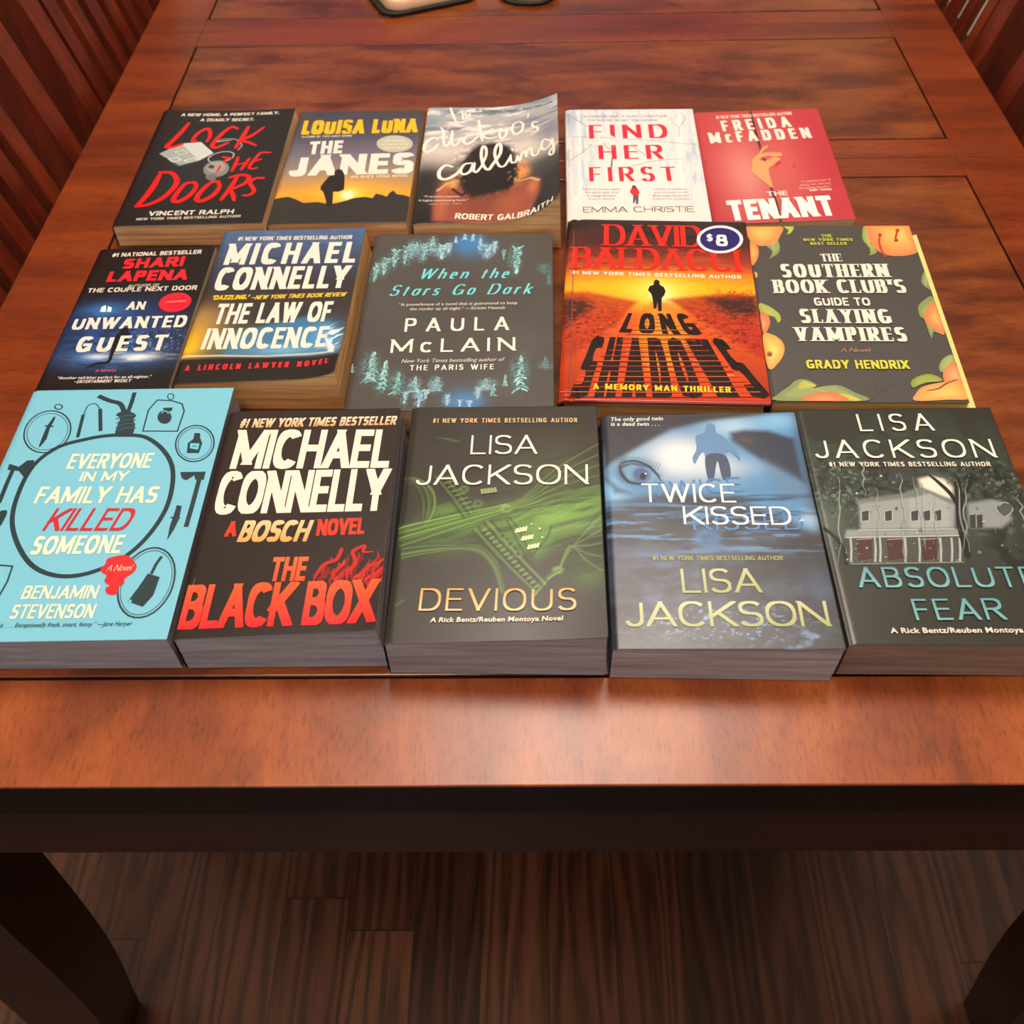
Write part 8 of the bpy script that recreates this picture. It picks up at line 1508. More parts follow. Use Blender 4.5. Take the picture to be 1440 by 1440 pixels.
["P",[[27.8,112.9],[27.8,112.7],[27.7,112.5],[27.5,112.3],[27.3,112.2],[27.2,112.1],[26.9,112],[26.7,112],[26.5,112],[26.4,112.1],[26.2,112.2],[26.1,112.3],[26,112.5],[26,112.7],[26,112.9],[26.1,113.2],[26.2,113.4],[26.3,113.5],[26.5,113.7],[26.7,113.8],[26.9,113.9],[27.1,113.9],[27.3,113.9],[27.5,113.8],[27.6,113.7],[27.8,113.5],[27.8,113.3],[27.9,113.1]],"#a4aea8",0,None],
["S",[[52.8,121.9],[52.8,121.7],[52.7,121.5],[52.5,121.3],[52.4,121.2],[52.2,121],[52,121],[51.8,121],[51.6,121],[51.4,121],[51.3,121.2],[51.2,121.3],[51.1,121.5],[51.1,121.7],[51.1,121.9],[51.2,122.1],[51.3,122.3],[51.5,122.4],[51.6,122.6],[51.8,122.7],[52,122.8],[52.2,122.8],[52.4,122.8],[52.5,122.7],[52.7,122.6],[52.8,122.4],[52.8,122.3],[52.9,122.1]],0.32,"#a4aea8",0,1,0],
["P",[[87.6,90.5],[87.5,90.4],[87.5,90.3],[87.4,90.2],[87.3,90.1],[87.2,90.1],[87.1,90.1],[87,90],[86.9,90.1],[86.9,90.1],[86.8,90.1],[86.7,90.2],[86.7,90.3],[86.7,90.4],[86.7,90.5],[86.8,90.6],[86.8,90.7],[86.9,90.8],[87,90.8],[87.1,90.9],[87.2,90.9],[87.3,90.9],[87.4,90.9],[87.4,90.9],[87.5,90.8],[87.6,90.8],[87.6,90.7],[87.6,90.6]],"#6a766e",0,None],
["S",[[63.1,68.6],[63,68.4],[62.9,68.3],[62.8,68.2],[62.7,68.1],[62.6,68],[62.4,67.9],[62.3,67.9],[62.1,67.9],[62,68],[61.9,68.1],[61.8,68.2],[61.8,68.3],[61.8,68.4],[61.8,68.6],[61.8,68.7],[61.9,68.9],[62,69],[62.2,69.1],[62.3,69.2],[62.4,69.2],[62.6,69.2],[62.7,69.2],[62.9,69.2],[63,69.1],[63,69],[63.1,68.9],[63.1,68.7]],0.3,"#7f8a84",0,1,0],
["P",[[23.6,95.8],[23.6,95.7],[23.5,95.6],[23.4,95.6],[23.3,95.5],[23.3,95.4],[23.2,95.4],[23.1,95.4],[23,95.4],[22.9,95.4],[22.8,95.5],[22.7,95.6],[22.7,95.6],[22.7,95.7],[22.7,95.8],[22.7,95.9],[22.8,96],[22.9,96.1],[22.9,96.2],[23,96.3],[23.1,96.3],[23.2,96.3],[23.3,96.3],[23.4,96.3],[23.5,96.2],[23.5,96.1],[23.6,96],[23.6,95.9]],"#7f8a84",0,None],
["S",[[84.3,83.3],[84.3,83.3],[84.2,83.2],[84.1,83.1],[84.1,83],[84,83],[83.9,83],[83.8,83],[83.7,83],[83.6,83],[83.6,83],[83.5,83.1],[83.5,83.2],[83.5,83.3],[83.5,83.3],[83.6,83.4],[83.6,83.5],[83.7,83.6],[83.7,83.7],[83.8,83.7],[83.9,83.7],[84,83.7],[84.1,83.7],[84.2,83.7],[84.2,83.7],[84.3,83.6],[84.3,83.5],[84.3,83.4]],0.31,"#56605a",0,1,0],
["P",[[101.5,89.5],[101.4,89.2],[101.3,89],[101.1,88.8],[100.9,88.7],[100.7,88.5],[100.5,88.5],[100.2,88.4],[100,88.5],[99.8,88.5],[99.7,88.7],[99.6,88.8],[99.5,89],[99.5,89.2],[99.5,89.5],[99.6,89.7],[99.8,89.9],[99.9,90.1],[100.1,90.3],[100.3,90.4],[100.6,90.4],[100.8,90.5],[101,90.4],[101.2,90.4],[101.3,90.2],[101.5,90.1],[101.5,89.9],[101.5,89.7]],"#a4aea8",0,None],
["S",[[64.1,105],[64,104.8],[64,104.7],[63.9,104.5],[63.7,104.4],[63.6,104.4],[63.5,104.3],[63.3,104.3],[63.2,104.3],[63.1,104.4],[63,104.4],[62.9,104.6],[62.8,104.7],[62.8,104.8],[62.8,105],[62.9,105.1],[63,105.2],[63.1,105.4],[63.2,105.5],[63.3,105.6],[63.5,105.6],[63.6,105.6],[63.8,105.6],[63.9,105.5],[64,105.5],[64.1,105.4],[64.1,105.2],[64.1,105.1]],0.32,"#a4aea8",0,1,0],
["P",[[-2.1,83.4],[-2.2,83.2],[-2.3,83],[-2.5,82.8],[-2.6,82.7],[-2.8,82.5],[-3,82.5],[-3.3,82.4],[-3.5,82.5],[-3.6,82.5],[-3.8,82.6],[-3.9,82.8],[-4,83],[-4,83.2],[-4,83.4],[-4,83.6],[-3.9,83.8],[-3.7,84],[-3.5,84.2],[-3.3,84.3],[-3.1,84.4],[-2.9,84.4],[-2.7,84.4],[-2.5,84.3],[-2.4,84.2],[-2.2,84],[-2.2,83.8],[-2.1,83.6]],"#56605a",0,None],
["S",[[103.8,57],[103.8,56.9],[103.7,56.8],[103.6,56.7],[103.5,56.6],[103.4,56.6],[103.3,56.5],[103.2,56.5],[103.1,56.5],[103,56.6],[102.9,56.6],[102.8,56.7],[102.8,56.8],[102.8,56.9],[102.8,57],[102.9,57.1],[102.9,57.2],[103,57.3],[103.1,57.4],[103.2,57.4],[103.3,57.5],[103.5,57.5],[103.6,57.5],[103.7,57.4],[103.7,57.4],[103.8,57.3],[103.8,57.2],[103.8,57.1]],0.3,"#56605a",0,1,0],
["P",[[9.5,97.9],[9.5,97.7],[9.4,97.5],[9.3,97.4],[9.1,97.2],[8.9,97.1],[8.7,97.1],[8.5,97],[8.3,97.1],[8.2,97.1],[8,97.2],[7.9,97.4],[7.9,97.6],[7.8,97.7],[7.8,97.9],[7.9,98.1],[8,98.3],[8.1,98.5],[8.3,98.6],[8.5,98.7],[8.7,98.8],[8.9,98.8],[9,98.8],[9.2,98.7],[9.3,98.6],[9.5,98.5],[9.5,98.3],[9.6,98.1]],"#56605a",0,None],
["S",[[60.9,82.4],[60.8,82.2],[60.7,82],[60.5,81.8],[60.4,81.6],[60.1,81.5],[59.9,81.4],[59.7,81.4],[59.5,81.4],[59.3,81.5],[59.2,81.6],[59,81.8],[59,82],[59,82.2],[59,82.4],[59.1,82.6],[59.2,82.8],[59.3,83],[59.5,83.2],[59.7,83.3],[60,83.4],[60.2,83.4],[60.4,83.4],[60.6,83.3],[60.7,83.2],[60.8,83],[60.9,82.8],[60.9,82.6]],0.31,"#56605a",0,1,0],
["P",[[87.3,121.5],[87.3,121.4],[87.2,121.2],[87,121.1],[86.9,121],[86.8,120.9],[86.6,120.8],[86.4,120.8],[86.3,120.8],[86.1,120.9],[86,121],[86,121.1],[85.9,121.2],[85.9,121.4],[85.9,121.5],[86,121.7],[86.1,121.9],[86.2,122],[86.3,122.1],[86.5,122.2],[86.7,122.3],[86.8,122.3],[87,122.3],[87.1,122.2],[87.2,122.1],[87.3,122],[87.3,121.9],[87.3,121.7]],"#6a766e",0,None],
["S",[[110.3,66.4],[110.3,66.3],[110.2,66.2],[110.1,66],[110,66],[109.9,65.9],[109.7,65.9],[109.6,65.8],[109.5,65.9],[109.4,65.9],[109.3,66],[109.2,66],[109.2,66.2],[109.2,66.3],[109.2,66.4],[109.3,66.5],[109.4,66.6],[109.5,66.7],[109.6,66.8],[109.7,66.9],[109.8,66.9],[109.9,67],[110.1,66.9],[110.2,66.9],[110.3,66.8],[110.3,66.7],[110.3,66.6],[110.4,66.5]],0.3,"#56605a",0,1,0],
["P",[[50.2,100.5],[50.1,100.3],[50,100.1],[49.9,99.9],[49.7,99.7],[49.5,99.6],[49.2,99.5],[49,99.5],[48.8,99.5],[48.6,99.6],[48.5,99.7],[48.4,99.9],[48.3,100.1],[48.3,100.3],[48.3,100.5],[48.4,100.7],[48.5,100.9],[48.6,101.1],[48.8,101.3],[49,101.4],[49.3,101.5],[49.5,101.5],[49.7,101.5],[49.9,101.4],[50,101.3],[50.1,101.1],[50.2,100.9],[50.2,100.7]],"#56605a",0,None],
["S",[[98.5,83.8],[98.5,83.7],[98.4,83.5],[98.3,83.4],[98.2,83.3],[98,83.2],[97.9,83.2],[97.7,83.2],[97.6,83.2],[97.5,83.2],[97.4,83.3],[97.3,83.4],[97.3,83.5],[97.3,83.7],[97.3,83.8],[97.4,83.9],[97.5,84.1],[97.6,84.2],[97.7,84.3],[97.8,84.3],[97.9,84.4],[98.1,84.4],[98.2,84.4],[98.3,84.3],[98.4,84.3],[98.5,84.2],[98.5,84.1],[98.5,83.9]],0.31,"#6a766e",0,1,0],
["P",[[18.1,68.2],[18,68],[18,67.9],[17.9,67.7],[17.7,67.6],[17.6,67.5],[17.4,67.5],[17.3,67.5],[17.1,67.5],[17,67.5],[16.9,67.6],[16.8,67.7],[16.7,67.9],[16.7,68],[16.7,68.2],[16.8,68.3],[16.9,68.5],[17,68.6],[17.1,68.7],[17.2,68.8],[17.4,68.8],[17.5,68.8],[17.7,68.8],[17.8,68.8],[17.9,68.7],[18,68.6],[18.1,68.5],[18.1,68.3]],"#7f8a84",0,None],
["S",[[39.1,125.1],[39,124.9],[38.9,124.7],[38.8,124.6],[38.6,124.4],[38.4,124.3],[38.2,124.2],[38,124.2],[37.8,124.3],[37.7,124.3],[37.5,124.4],[37.4,124.6],[37.4,124.8],[37.3,125],[37.4,125.2],[37.4,125.4],[37.5,125.6],[37.7,125.7],[37.8,125.9],[38,126],[38.2,126.1],[38.4,126.1],[38.6,126.1],[38.8,126],[38.9,125.9],[39,125.7],[39.1,125.5],[39.1,125.4]],0.32,"#56605a",0,1,0],
["P",[[115.6,71.1],[115.5,71],[115.4,70.8],[115.3,70.7],[115.1,70.5],[115,70.5],[114.8,70.4],[114.6,70.4],[114.5,70.4],[114.3,70.5],[114.2,70.5],[114.1,70.7],[114.1,70.8],[114.1,71],[114.1,71.1],[114.2,71.3],[114.3,71.5],[114.4,71.6],[114.5,71.7],[114.7,71.8],[114.9,71.9],[115.1,71.9],[115.2,71.9],[115.4,71.8],[115.5,71.7],[115.6,71.6],[115.6,71.5],[115.6,71.3]],"#56605a",0,None],
["S",[[126.5,108.4],[126.4,108.2],[126.3,108],[126.2,107.9],[126,107.7],[125.8,107.6],[125.6,107.5],[125.4,107.5],[125.2,107.5],[125,107.6],[124.9,107.7],[124.8,107.9],[124.7,108],[124.7,108.2],[124.7,108.5],[124.8,108.7],[124.9,108.9],[125.1,109],[125.3,109.2],[125.5,109.3],[125.7,109.4],[125.9,109.4],[126.1,109.4],[126.3,109.3],[126.4,109.2],[126.5,109],[126.6,108.9],[126.6,108.7]],0.31,"#56605a",0,1,0],
["P",[[27,63.5],[27,63.3],[26.9,63.2],[26.8,63.1],[26.7,63],[26.5,62.9],[26.4,62.9],[26.3,62.9],[26.1,62.9],[26,62.9],[25.9,63],[25.8,63.1],[25.8,63.2],[25.8,63.3],[25.8,63.5],[25.8,63.6],[25.9,63.8],[26,63.9],[26.1,64],[26.2,64],[26.4,64.1],[26.5,64.1],[26.7,64.1],[26.8,64],[26.9,64],[27,63.9],[27,63.8],[27,63.6]],"#56605a",0,None],
["S",[[33,111],[33,110.8],[32.9,110.7],[32.8,110.6],[32.7,110.4],[32.5,110.3],[32.3,110.3],[32.2,110.3],[32,110.3],[31.9,110.3],[31.8,110.4],[31.7,110.6],[31.6,110.7],[31.6,110.9],[31.6,111],[31.7,111.2],[31.8,111.3],[31.9,111.5],[32,111.6],[32.2,111.7],[32.3,111.8],[32.5,111.8],[32.6,111.7],[32.8,111.7],[32.9,111.6],[33,111.5],[33,111.3],[33.1,111.2]],0.32,"#6a766e",0,1,0],
["P",[[24.9,68.8],[24.8,68.7],[24.7,68.5],[24.6,68.4],[24.5,68.2],[24.3,68.2],[24.2,68.1],[24,68.1],[23.8,68.1],[23.7,68.2],[23.6,68.2],[23.5,68.4],[23.4,68.5],[23.4,68.7],[23.4,68.8],[23.5,69],[23.6,69.2],[23.7,69.3],[23.8,69.4],[24,69.5],[24.1,69.6],[24.3,69.6],[24.5,69.6],[24.6,69.5],[24.7,69.4],[24.8,69.3],[24.9,69.2],[24.9,69]],"#a4aea8",0,None],
["S",[[40,71.1],[39.9,71],[39.8,70.8],[39.6,70.6],[39.5,70.5],[39.3,70.4],[39.1,70.3],[38.9,70.3],[38.7,70.3],[38.6,70.4],[38.4,70.5],[38.3,70.6],[38.2,70.8],[38.2,71],[38.2,71.2],[38.3,71.3],[38.4,71.5],[38.6,71.7],[38.7,71.8],[38.9,71.9],[39.1,72],[39.3,72],[39.5,72],[39.6,71.9],[39.8,71.8],[39.9,71.7],[40,71.5],[40,71.3]],0.31,"#6a766e",0,1,0],
["P",[[13.6,117.2],[13.5,117],[13.5,116.9],[13.3,116.7],[13.2,116.6],[13,116.5],[12.9,116.4],[12.7,116.4],[12.5,116.4],[12.4,116.5],[12.3,116.6],[12.2,116.7],[12.1,116.9],[12.1,117],[12.1,117.2],[12.2,117.4],[12.2,117.6],[12.4,117.7],[12.5,117.8],[12.7,117.9],[12.8,118],[13,118],[13.2,118],[13.3,117.9],[13.4,117.8],[13.5,117.7],[13.6,117.6],[13.6,117.4]],"#6a766e",0,None],
["S",[[106.9,70.7],[106.8,70.6],[106.8,70.5],[106.7,70.4],[106.6,70.3],[106.5,70.3],[106.4,70.3],[106.3,70.2],[106.2,70.3],[106.1,70.3],[106,70.3],[106,70.4],[105.9,70.5],[105.9,70.6],[106,70.7],[106,70.8],[106.1,70.9],[106.1,71],[106.2,71.1],[106.3,71.1],[106.4,71.1],[106.5,71.2],[106.6,71.1],[106.7,71.1],[106.8,71.1],[106.8,71],[106.9,70.9],[106.9,70.8]],0.3,"#a4aea8",0,1,0],
["P",[[92.1,123.3],[92,123.1],[91.9,122.9],[91.8,122.8],[91.7,122.7],[91.5,122.6],[91.3,122.5],[91.2,122.5],[91,122.5],[90.9,122.6],[90.8,122.7],[90.7,122.8],[90.7,122.9],[90.7,123.1],[90.7,123.3],[90.8,123.4],[90.8,123.6],[91,123.7],[91.1,123.8],[91.3,123.9],[91.4,124],[91.6,124],[91.7,124],[91.8,123.9],[92,123.8],[92,123.7],[92.1,123.6],[92.1,123.4]],"#56605a",0,None],
["S",[[122.7,122.6],[122.7,122.4],[122.6,122.2],[122.4,122.1],[122.3,121.9],[122.1,121.8],[121.9,121.8],[121.7,121.7],[121.6,121.8],[121.4,121.8],[121.3,121.9],[121.2,122.1],[121.2,122.2],[121.2,122.4],[121.2,122.6],[121.3,122.8],[121.4,122.9],[121.5,123.1],[121.7,123.2],[121.8,123.3],[122,123.4],[122.2,123.4],[122.4,123.4],[122.5,123.3],[122.6,123.2],[122.7,123.1],[122.8,122.9],[122.8,122.8]],0.32,"#7f8a84",0,1,0],
["P",[[46.3,127.5],[46.2,127.3],[46.1,127],[45.9,126.8],[45.8,126.7],[45.5,126.5],[45.3,126.5],[45.1,126.4],[44.9,126.5],[44.7,126.5],[44.5,126.7],[44.4,126.8],[44.3,127],[44.3,127.3],[44.3,127.5],[44.4,127.7],[44.5,128],[44.7,128.2],[44.9,128.3],[45.1,128.5],[45.3,128.5],[45.5,128.6],[45.8,128.5],[46,128.4],[46.1,128.3],[46.2,128.1],[46.3,127.9],[46.3,127.7]],"#a4aea8",0,None],
["S",[[82.7,101.6],[82.7,101.4],[82.5,101.2],[82.4,101.1],[82.2,100.9],[82,100.8],[81.8,100.7],[81.6,100.7],[81.4,100.7],[81.2,100.8],[81.1,100.9],[81,101.1],[80.9,101.2],[80.9,101.4],[80.9,101.7],[81,101.9],[81.1,102.1],[81.3,102.2],[81.5,102.4],[81.7,102.5],[81.9,102.6],[82.1,102.6],[82.3,102.6],[82.4,102.5],[82.6,102.4],[82.7,102.2],[82.7,102.1],[82.8,101.9]],0.31,"#a4aea8",0,1,0],
["S",[[86.2,84.2],[85.1,81.5]],0.49,"#7f8c84",0.5,0,0],
["S",[[38.2,90.2],[37.9,87.5]],0.5,"#7f8c84",0.5,0,0],
["S",[[21.3,110.5],[20.3,106.2]],0.51,"#7f8c84",0.5,0,0],
["S",[[14.1,113.1],[12.8,108.9]],0.51,"#7f8c84",0.5,0,0],
["S",[[17.8,126.7],[17.3,122.1]],0.52,"#7f8c84",0.5,0,0],
["S",[[70.7,104.7],[70.3,101.5]],0.5,"#7f8c84",0.5,0,0],
["S",[[60.2,60.1],[60.4,58.2]],0.48,"#7f8c84",0.5,0,0],
["S",[[40,98.7],[40,96.8]],0.5,"#7f8c84",0.5,0,0],
["S",[[106.5,85.2],[105.1,80.6]],0.49,"#7f8c84",0.5,0,0],
["S",[[62.8,62.9],[62,58.4]],0.48,"#7f8c84",0.5,0,0],
["S",[[61.2,101.7],[60.6,99.1]],0.5,"#7f8c84",0.5,0,0],
["S",[[83,93.4],[82.7,90.1]],0.5,"#7f8c84",0.5,0,0],
["S",[[118,89],[117,86.7]],0.49,"#7f8c84",0.5,0,0],
["S",[[58.7,72.1],[58.5,70.2]],0.49,"#7f8c84",0.5,0,0],
["S",[[55,127.7],[55,124.8]],0.52,"#7f8c84",0.5,0,0],
["S",[[82.6,82.6],[82.4,80.8]],0.49,"#7f8c84",0.5,0,0],
["S",[[19.5,85.8],[19.6,82.9]],0.5,"#7f8c84",0.5,0,0],
["S",[[67.9,58.1],[68.2,56.5]],0.48,"#7f8c84",0.5,0,0],
["S",[[69.9,80.1],[68.5,75.6]],0.49,"#7f8c84",0.5,0,0],
["S",[[79.3,93.3],[78.2,90.5]],0.5,"#7f8c84",0.5,0,0],
["S",[[43.1,101.4],[42.1,97.7]],0.5,"#7f8c84",0.5,0,0],
["S",[[7.4,119.6],[7.5,116.8]],0.52,"#7f8c84",0.5,0,0],
["S",[[5.3,112.4],[4.5,108.8]],0.51,"#7f8c84",0.5,0,0],
["S",[[33.1,80.9],[32.6,76.9]],0.49,"#7f8c84",0.5,0,0],
["S",[[75.1,109.8],[73.6,105.2]],0.51,"#7f8c84",0.5,0,0],
["S",[[51.3,82.1],[50.9,79.5]],0.49,"#7f8c84",0.5,0,0],
["S",[[65.6,74.3],[65,71.3]],0.49,"#7f8c84",0.5,0,0],
["S",[[58.4,100.4],[58.2,98.2]],0.5,"#7f8c84",0.5,0,0],
["S",[[11.3,68.1],[11,64.2]],0.49,"#7f8c84",0.5,0,0],
["S",[[22.8,81.7],[22.9,79.5]],0.5,"#7f8c84",0.5,0,0],
["T","LISA",40.2,167.7,89.6,167.7,16.01,"#efe6d6",0.095,0,"s",None,0.35],
["T","JACKSON",6.3,143.5,123.8,142.8,16.38,"#efe6d6",0.095,0,"s",None,0.28],
["T","#1 NEW YORK TIMES BESTSELLING AUTHOR",13.8,135.9,117.8,135.2,3.9,"#e4dac8",0.18,0,"s",None,0.2],
["T","ABSOLUTE",13.9,39.3,119.8,39.9,14.78,"#74aeb4",0.11,0,"s","#5f9ca4",0.2],
["T","FEAR",41.7,16.3,93.4,17.1,14.78,"#74aeb4",0.11,0,"s","#5f9ca4",0.22],
["T","A Rick Bentz/Reuben Montoya Novel",25,7.3,116.9,8.5,3.68,"#e8decd",0.02,0,"b",None,0.12],
 ],
 'long_sticker':[
["P",[[143.5,192.5],[142.7,188.2],[141,184.2],[138.5,180.5],[135.3,177.4],[131.7,175.1],[127.7,173.6],[123.5,173],[119.4,173.3],[115.6,174.6],[112.2,176.7],[109.5,179.6],[107.4,183.2],[106.2,187.2],[106,191.4],[106.7,195.7],[108.3,199.9],[110.7,203.7],[113.9,206.9],[117.7,209.4],[121.8,211],[126,211.6],[130.3,211.2],[134.2,209.9],[137.6,207.6],[140.4,204.6],[142.3,200.9],[143.4,196.8]],"#efe9e4",0,None],
["P",[[141,192.5],[140.3,188.9],[138.8,185.4],[136.7,182.3],[133.9,179.7],[130.8,177.7],[127.3,176.5],[123.7,176],[120.2,176.2],[116.9,177.3],[113.9,179.1],[111.5,181.6],[109.8,184.5],[108.8,187.9],[108.5,191.5],[109.1,195.1],[110.5,198.6],[112.7,201.8],[115.4,204.5],[118.6,206.6],[122.2,207.9],[125.8,208.4],[129.5,208.1],[132.8,207],[135.8,205.1],[138.2,202.6],[139.9,199.5],[140.8,196.1]],"#241c66",0,None],
["T","$",113.9,189.5,118.6,189.2,9.69,"#f4efe8",0.17,0,"s",None,0.12],
["T","8",121.4,182.8,130.5,182.6,15.76,"#f4efe8",0.19,0,"s",None,0.12],
 ],
 'long':[
["grad",[[221.3,"#241c1c"],[183.5,"#4a1f1a"],[156,"#a03a1c"],[141.6,"#e07a1a"],[127.6,"#f2a414"],[114,"#e88a12"],[94.9,"#d85a1a"],[1.9,"#9a2418"]]],
["noise",61,30,10,0,0.45,0.65,"#17100f",0.85,[61.9,200.7,154.5,34.1]],
["noise",62,24,6,0,0.5,0.7,"#c8482a",0.6,[73.7,156,111.8,16.8]],
["blob",71.7,123.7,50.9,20,0,"#f8c418",0.9,1],
["blob",72.9,121.8,20.6,15.9,0,"#ffe060",0.9,1],
["blob",75.2,117.9,8.5,11.8,0,"#fff0a8",0.8,1],
["sp",[[-1.6,121.6],[19.3,120.3],[48.5,112.3],[56.9,109.7],[28.5,66.4],[-0.8,37.7],[-2,100.4]],"#a83018",0.85,3],
["sp",[[-1.9,113.8],[15.8,112.4],[24.5,101.2],[-0,78.2]],"#2c1a18",0.9,5],
["sp",[[79.9,113.2],[109,118.9],[133.1,121.5],[147.2,118],[149.6,43.6],[134,58.7],[107.1,84.8]],"#a82a18",0.9,3],
["sp",[[108.7,115],[147.3,119],[147.5,95.2],[125.2,94.6]],"#2a1c1a",0.9,6],
["noise",63,3,2,0,0.5,0.7,"#2a0f0c",0.6,[10.4,85.8,35.6,30.3]],
["noise",64,3,2,0,0.5,0.7,"#260f0c",0.6,[130.7,89.2,41,38.2]],
["noise",65,4,1.5,0,0.55,0.75,"#e86a3a",0.4,[71.9,83.8,81.8,37.9]],
["sp",[[67.8,110],[79.8,110.3],[147.8,2.5],[-0.5,-0.1],[46,72.2]],"#d84a1c",0.65,4],
["sp",[[65.2,102.3],[81.9,102.8],[94.9,73.6],[84,31.6],[63.8,31.1],[55.3,68.9]],"#e89a24",0.75,9],
["S",[[96.8,30.8],[102.1,30.8]],0.56,"#ffd9b0",0.6,0,0],
["S",[[88.9,60.6],[92.8,60.5]],0.57,"#ffd9b0",0.6,0,0],
["S",[[119,27.5],[124.4,27.5]],0.55,"#ffd9b0",0.6,0,0],
["S",[[73.8,54.8],[77.9,54.8]],0.57,"#ffd9b0",0.6,0,0],
["S",[[47.4,54.2],[51.6,54.1]],0.57,"#ffd9b0",0.6,0,0],
["S",[[92,38.9],[96.9,38.9]],0.56,"#ffd9b0",0.6,0,0],
["S",[[102.3,32.8],[107.5,32.8]],0.56,"#ffd9b0",0.6,0,0],
["S",[[47.7,50.1],[52.1,50.1]],0.57,"#ffd9b0",0.6,0,0],
["S",[[98.3,56.1],[102.4,56]],0.57,"#ffd9b0",0.6,0,0],
["S",[[61.1,44.5],[65.8,44.4]],0.57,"#ffd9b0",0.6,0,0],
["S",[[64.8,40.2],[69.6,40.1]],0.57,"#ffd9b0",0.6,0,0],
["S",[[75.5,45.3],[80.1,45.3]],0.57,"#ffd9b0",0.6,0,0],
["S",[[83.1,44.6],[87.8,44.5]],0.57,"#ffd9b0",0.6,0,0],
["S",[[82.5,54.1],[86.7,54]],0.57,"#ffd9b0",0.6,0,0],
["S",[[81.1,61.9],[84.9,61.8]],0.58,"#ffd9b0",0.6,0,0],
["S",[[16.7,24.3],[22.3,24.3]],0.56,"#ffd9b0",0.6,0,0],
["S",[[69.6,49],[74.1,49]],0.57,"#ffd9b0",0.6,0,0],
["S",[[95.7,43],[100.4,43]],0.56,"#ffd9b0",0.6,0,0],
["S",[[80.1,57.8],[84.1,57.8]],0.57,"#ffd9b0",0.6,0,0],
["S",[[96.7,37],[101.7,36.9]],0.56,"#ffd9b0",0.6,0,0],
["S",[[90.2,28.4],[95.5,28.4]],0.56,"#ffd9b0",0.6,0,0],
["S",[[81.4,58.7],[85.4,58.6]],0.57,"#ffd9b0",0.6,0,0],
["S",[[31.1,24.9],[36.6,24.9]],0.56,"#ffd9b0",0.6,0,0],
["S",[[118.3,28.5],[123.7,28.5]],0.55,"#ffd9b0",0.6,0,0],
["S",[[102.4,35.8],[107.5,35.8]],0.56,"#ffd9b0",0.6,0,0],
["S",[[101.1,49.2],[105.5,49.2]],0.57,"#ffd9b0",0.6,0,0],
["S",[[64.2,92.9],[72.1,92.4],[79.6,92.9]],0.47,"#6a1a12",0.1,0,0],
["S",[[61.7,89.4],[72.1,88.9],[82,89.6]],0.49,"#5a1410",0.1,0,0],
["S",[[58.7,85.1],[72.2,84.7],[85,85.5]],0.52,"#6a1a12",0.1,0,0],
["S",[[55.4,80.5],[72.2,80.3],[88.2,81.1]],0.54,"#5a1410",0.1,0,0],
["S",[[51.9,75.8],[72.3,75.6],[91.6,76.5]],0.57,"#6a1a12",0.1,0,0],
["S",[[48.4,70.8],[72.4,70.8],[95,71.8]],0.6,"#5a1410",0.1,0,0],
["S",[[44.8,65.8],[72.4,65.9],[98.5,66.9]],0.63,"#6a1a12",0.1,0,0],
["S",[[41.1,60.7],[72.5,60.9],[102.1,62]],0.66,"#5a1410",0.1,0,0],
["S",[[37.4,55.5],[72.5,55.8],[105.7,57.1]],0.69,"#6a1a12",0.1,0,0],
["S",[[33.6,50.3],[72.6,50.7],[109.3,52.1]],0.72,"#5a1410",0.1,0,0],
["S",[[29.8,45],[72.6,45.5],[113,47]],0.75,"#6a1a12",0.1,0,0],
["S",[[26,39.7],[72.7,40.4],[116.7,41.9]],0.78,"#5a1410",0.1,0,0],
["S",[[22.2,34.4],[72.8,35.2],[120.4,36.8]],0.81,"#6a1a12",0.1,0,0],
["S",[[18.3,29.1],[72.8,29.9],[124.1,31.7]],0.84,"#5a1410",0.1,0,0],
["S",[[14.4,23.7],[72.9,24.7],[127.8,26.6]],0.87,"#6a1a12",0.1,0,0],
["S",[[10.6,18.4],[72.9,19.5],[131.5,21.4]],0.9,"#5a1410",0.1,0,0],
["S",[[6.7,13],[73,14.2],[135.2,16.3]],0.93,"#6a1a12",0.1,0,0],
["S",[[2.8,7.7],[73.1,9],[138.9,11.2]],0.96,"#5a1410",0.1,0,0],
["S",[[0.5,2.3],[73.1,3.7],[142.6,6]],1,"#6a1a12",0.1,0,0],
["P",[[70.8,135.6],[73.2,135.6],[74.3,130.7],[77.3,127.8],[78.6,122.9],[77.4,118],[75.3,114.1],[74.9,98.8],[72.3,98.3],[72,110.1],[70.9,101.5],[69,101.5],[68.4,112.9],[67.4,119.7],[65,123.5],[66.3,128.5],[69.4,130.5]],"#140e0c",0,None],
["P",[[74.3,133.3],[74.2,132.4],[74,131.6],[73.7,130.9],[73.3,130.3],[72.8,129.8],[72.3,129.5],[71.8,129.4],[71.3,129.5],[70.8,129.8],[70.4,130.2],[70,130.8],[69.8,131.5],[69.6,132.3],[69.6,133.1],[69.7,134],[69.9,134.8],[70.2,135.5],[70.5,136.1],[71,136.6],[71.5,136.9],[72,137],[72.5,136.9],[73,136.6],[73.5,136.2],[73.8,135.6],[74.1,134.9],[74.2,134.1]],"#140e0c",0,None],
["noise",66,2,3,0,0.52,0.6,"#c83018",1,[133.2,122.5,13.2,4.3]],
["T","DAVID",30.3,181.1,110.5,181.3,29.12,"#ee2214",0.17,0,"f",None,0.06],
["T","BALDACCI",4.9,149.9,138.3,149.2,28.3,"#ee2214",0.17,0,"f",None,0.06],
["T","#1 NEW YORK TIMES BESTSELLING AUTHOR",5.2,142.2,137.9,139.9,4.46,"#f0dcc8",0.22,0,"s",None,0.2],
["Q","LONG",[[42.5,73],[104.6,71.2],[93.5,95.6],[49.6,95.3]],"#1c0c0a",0.2,"s",None,0.25],
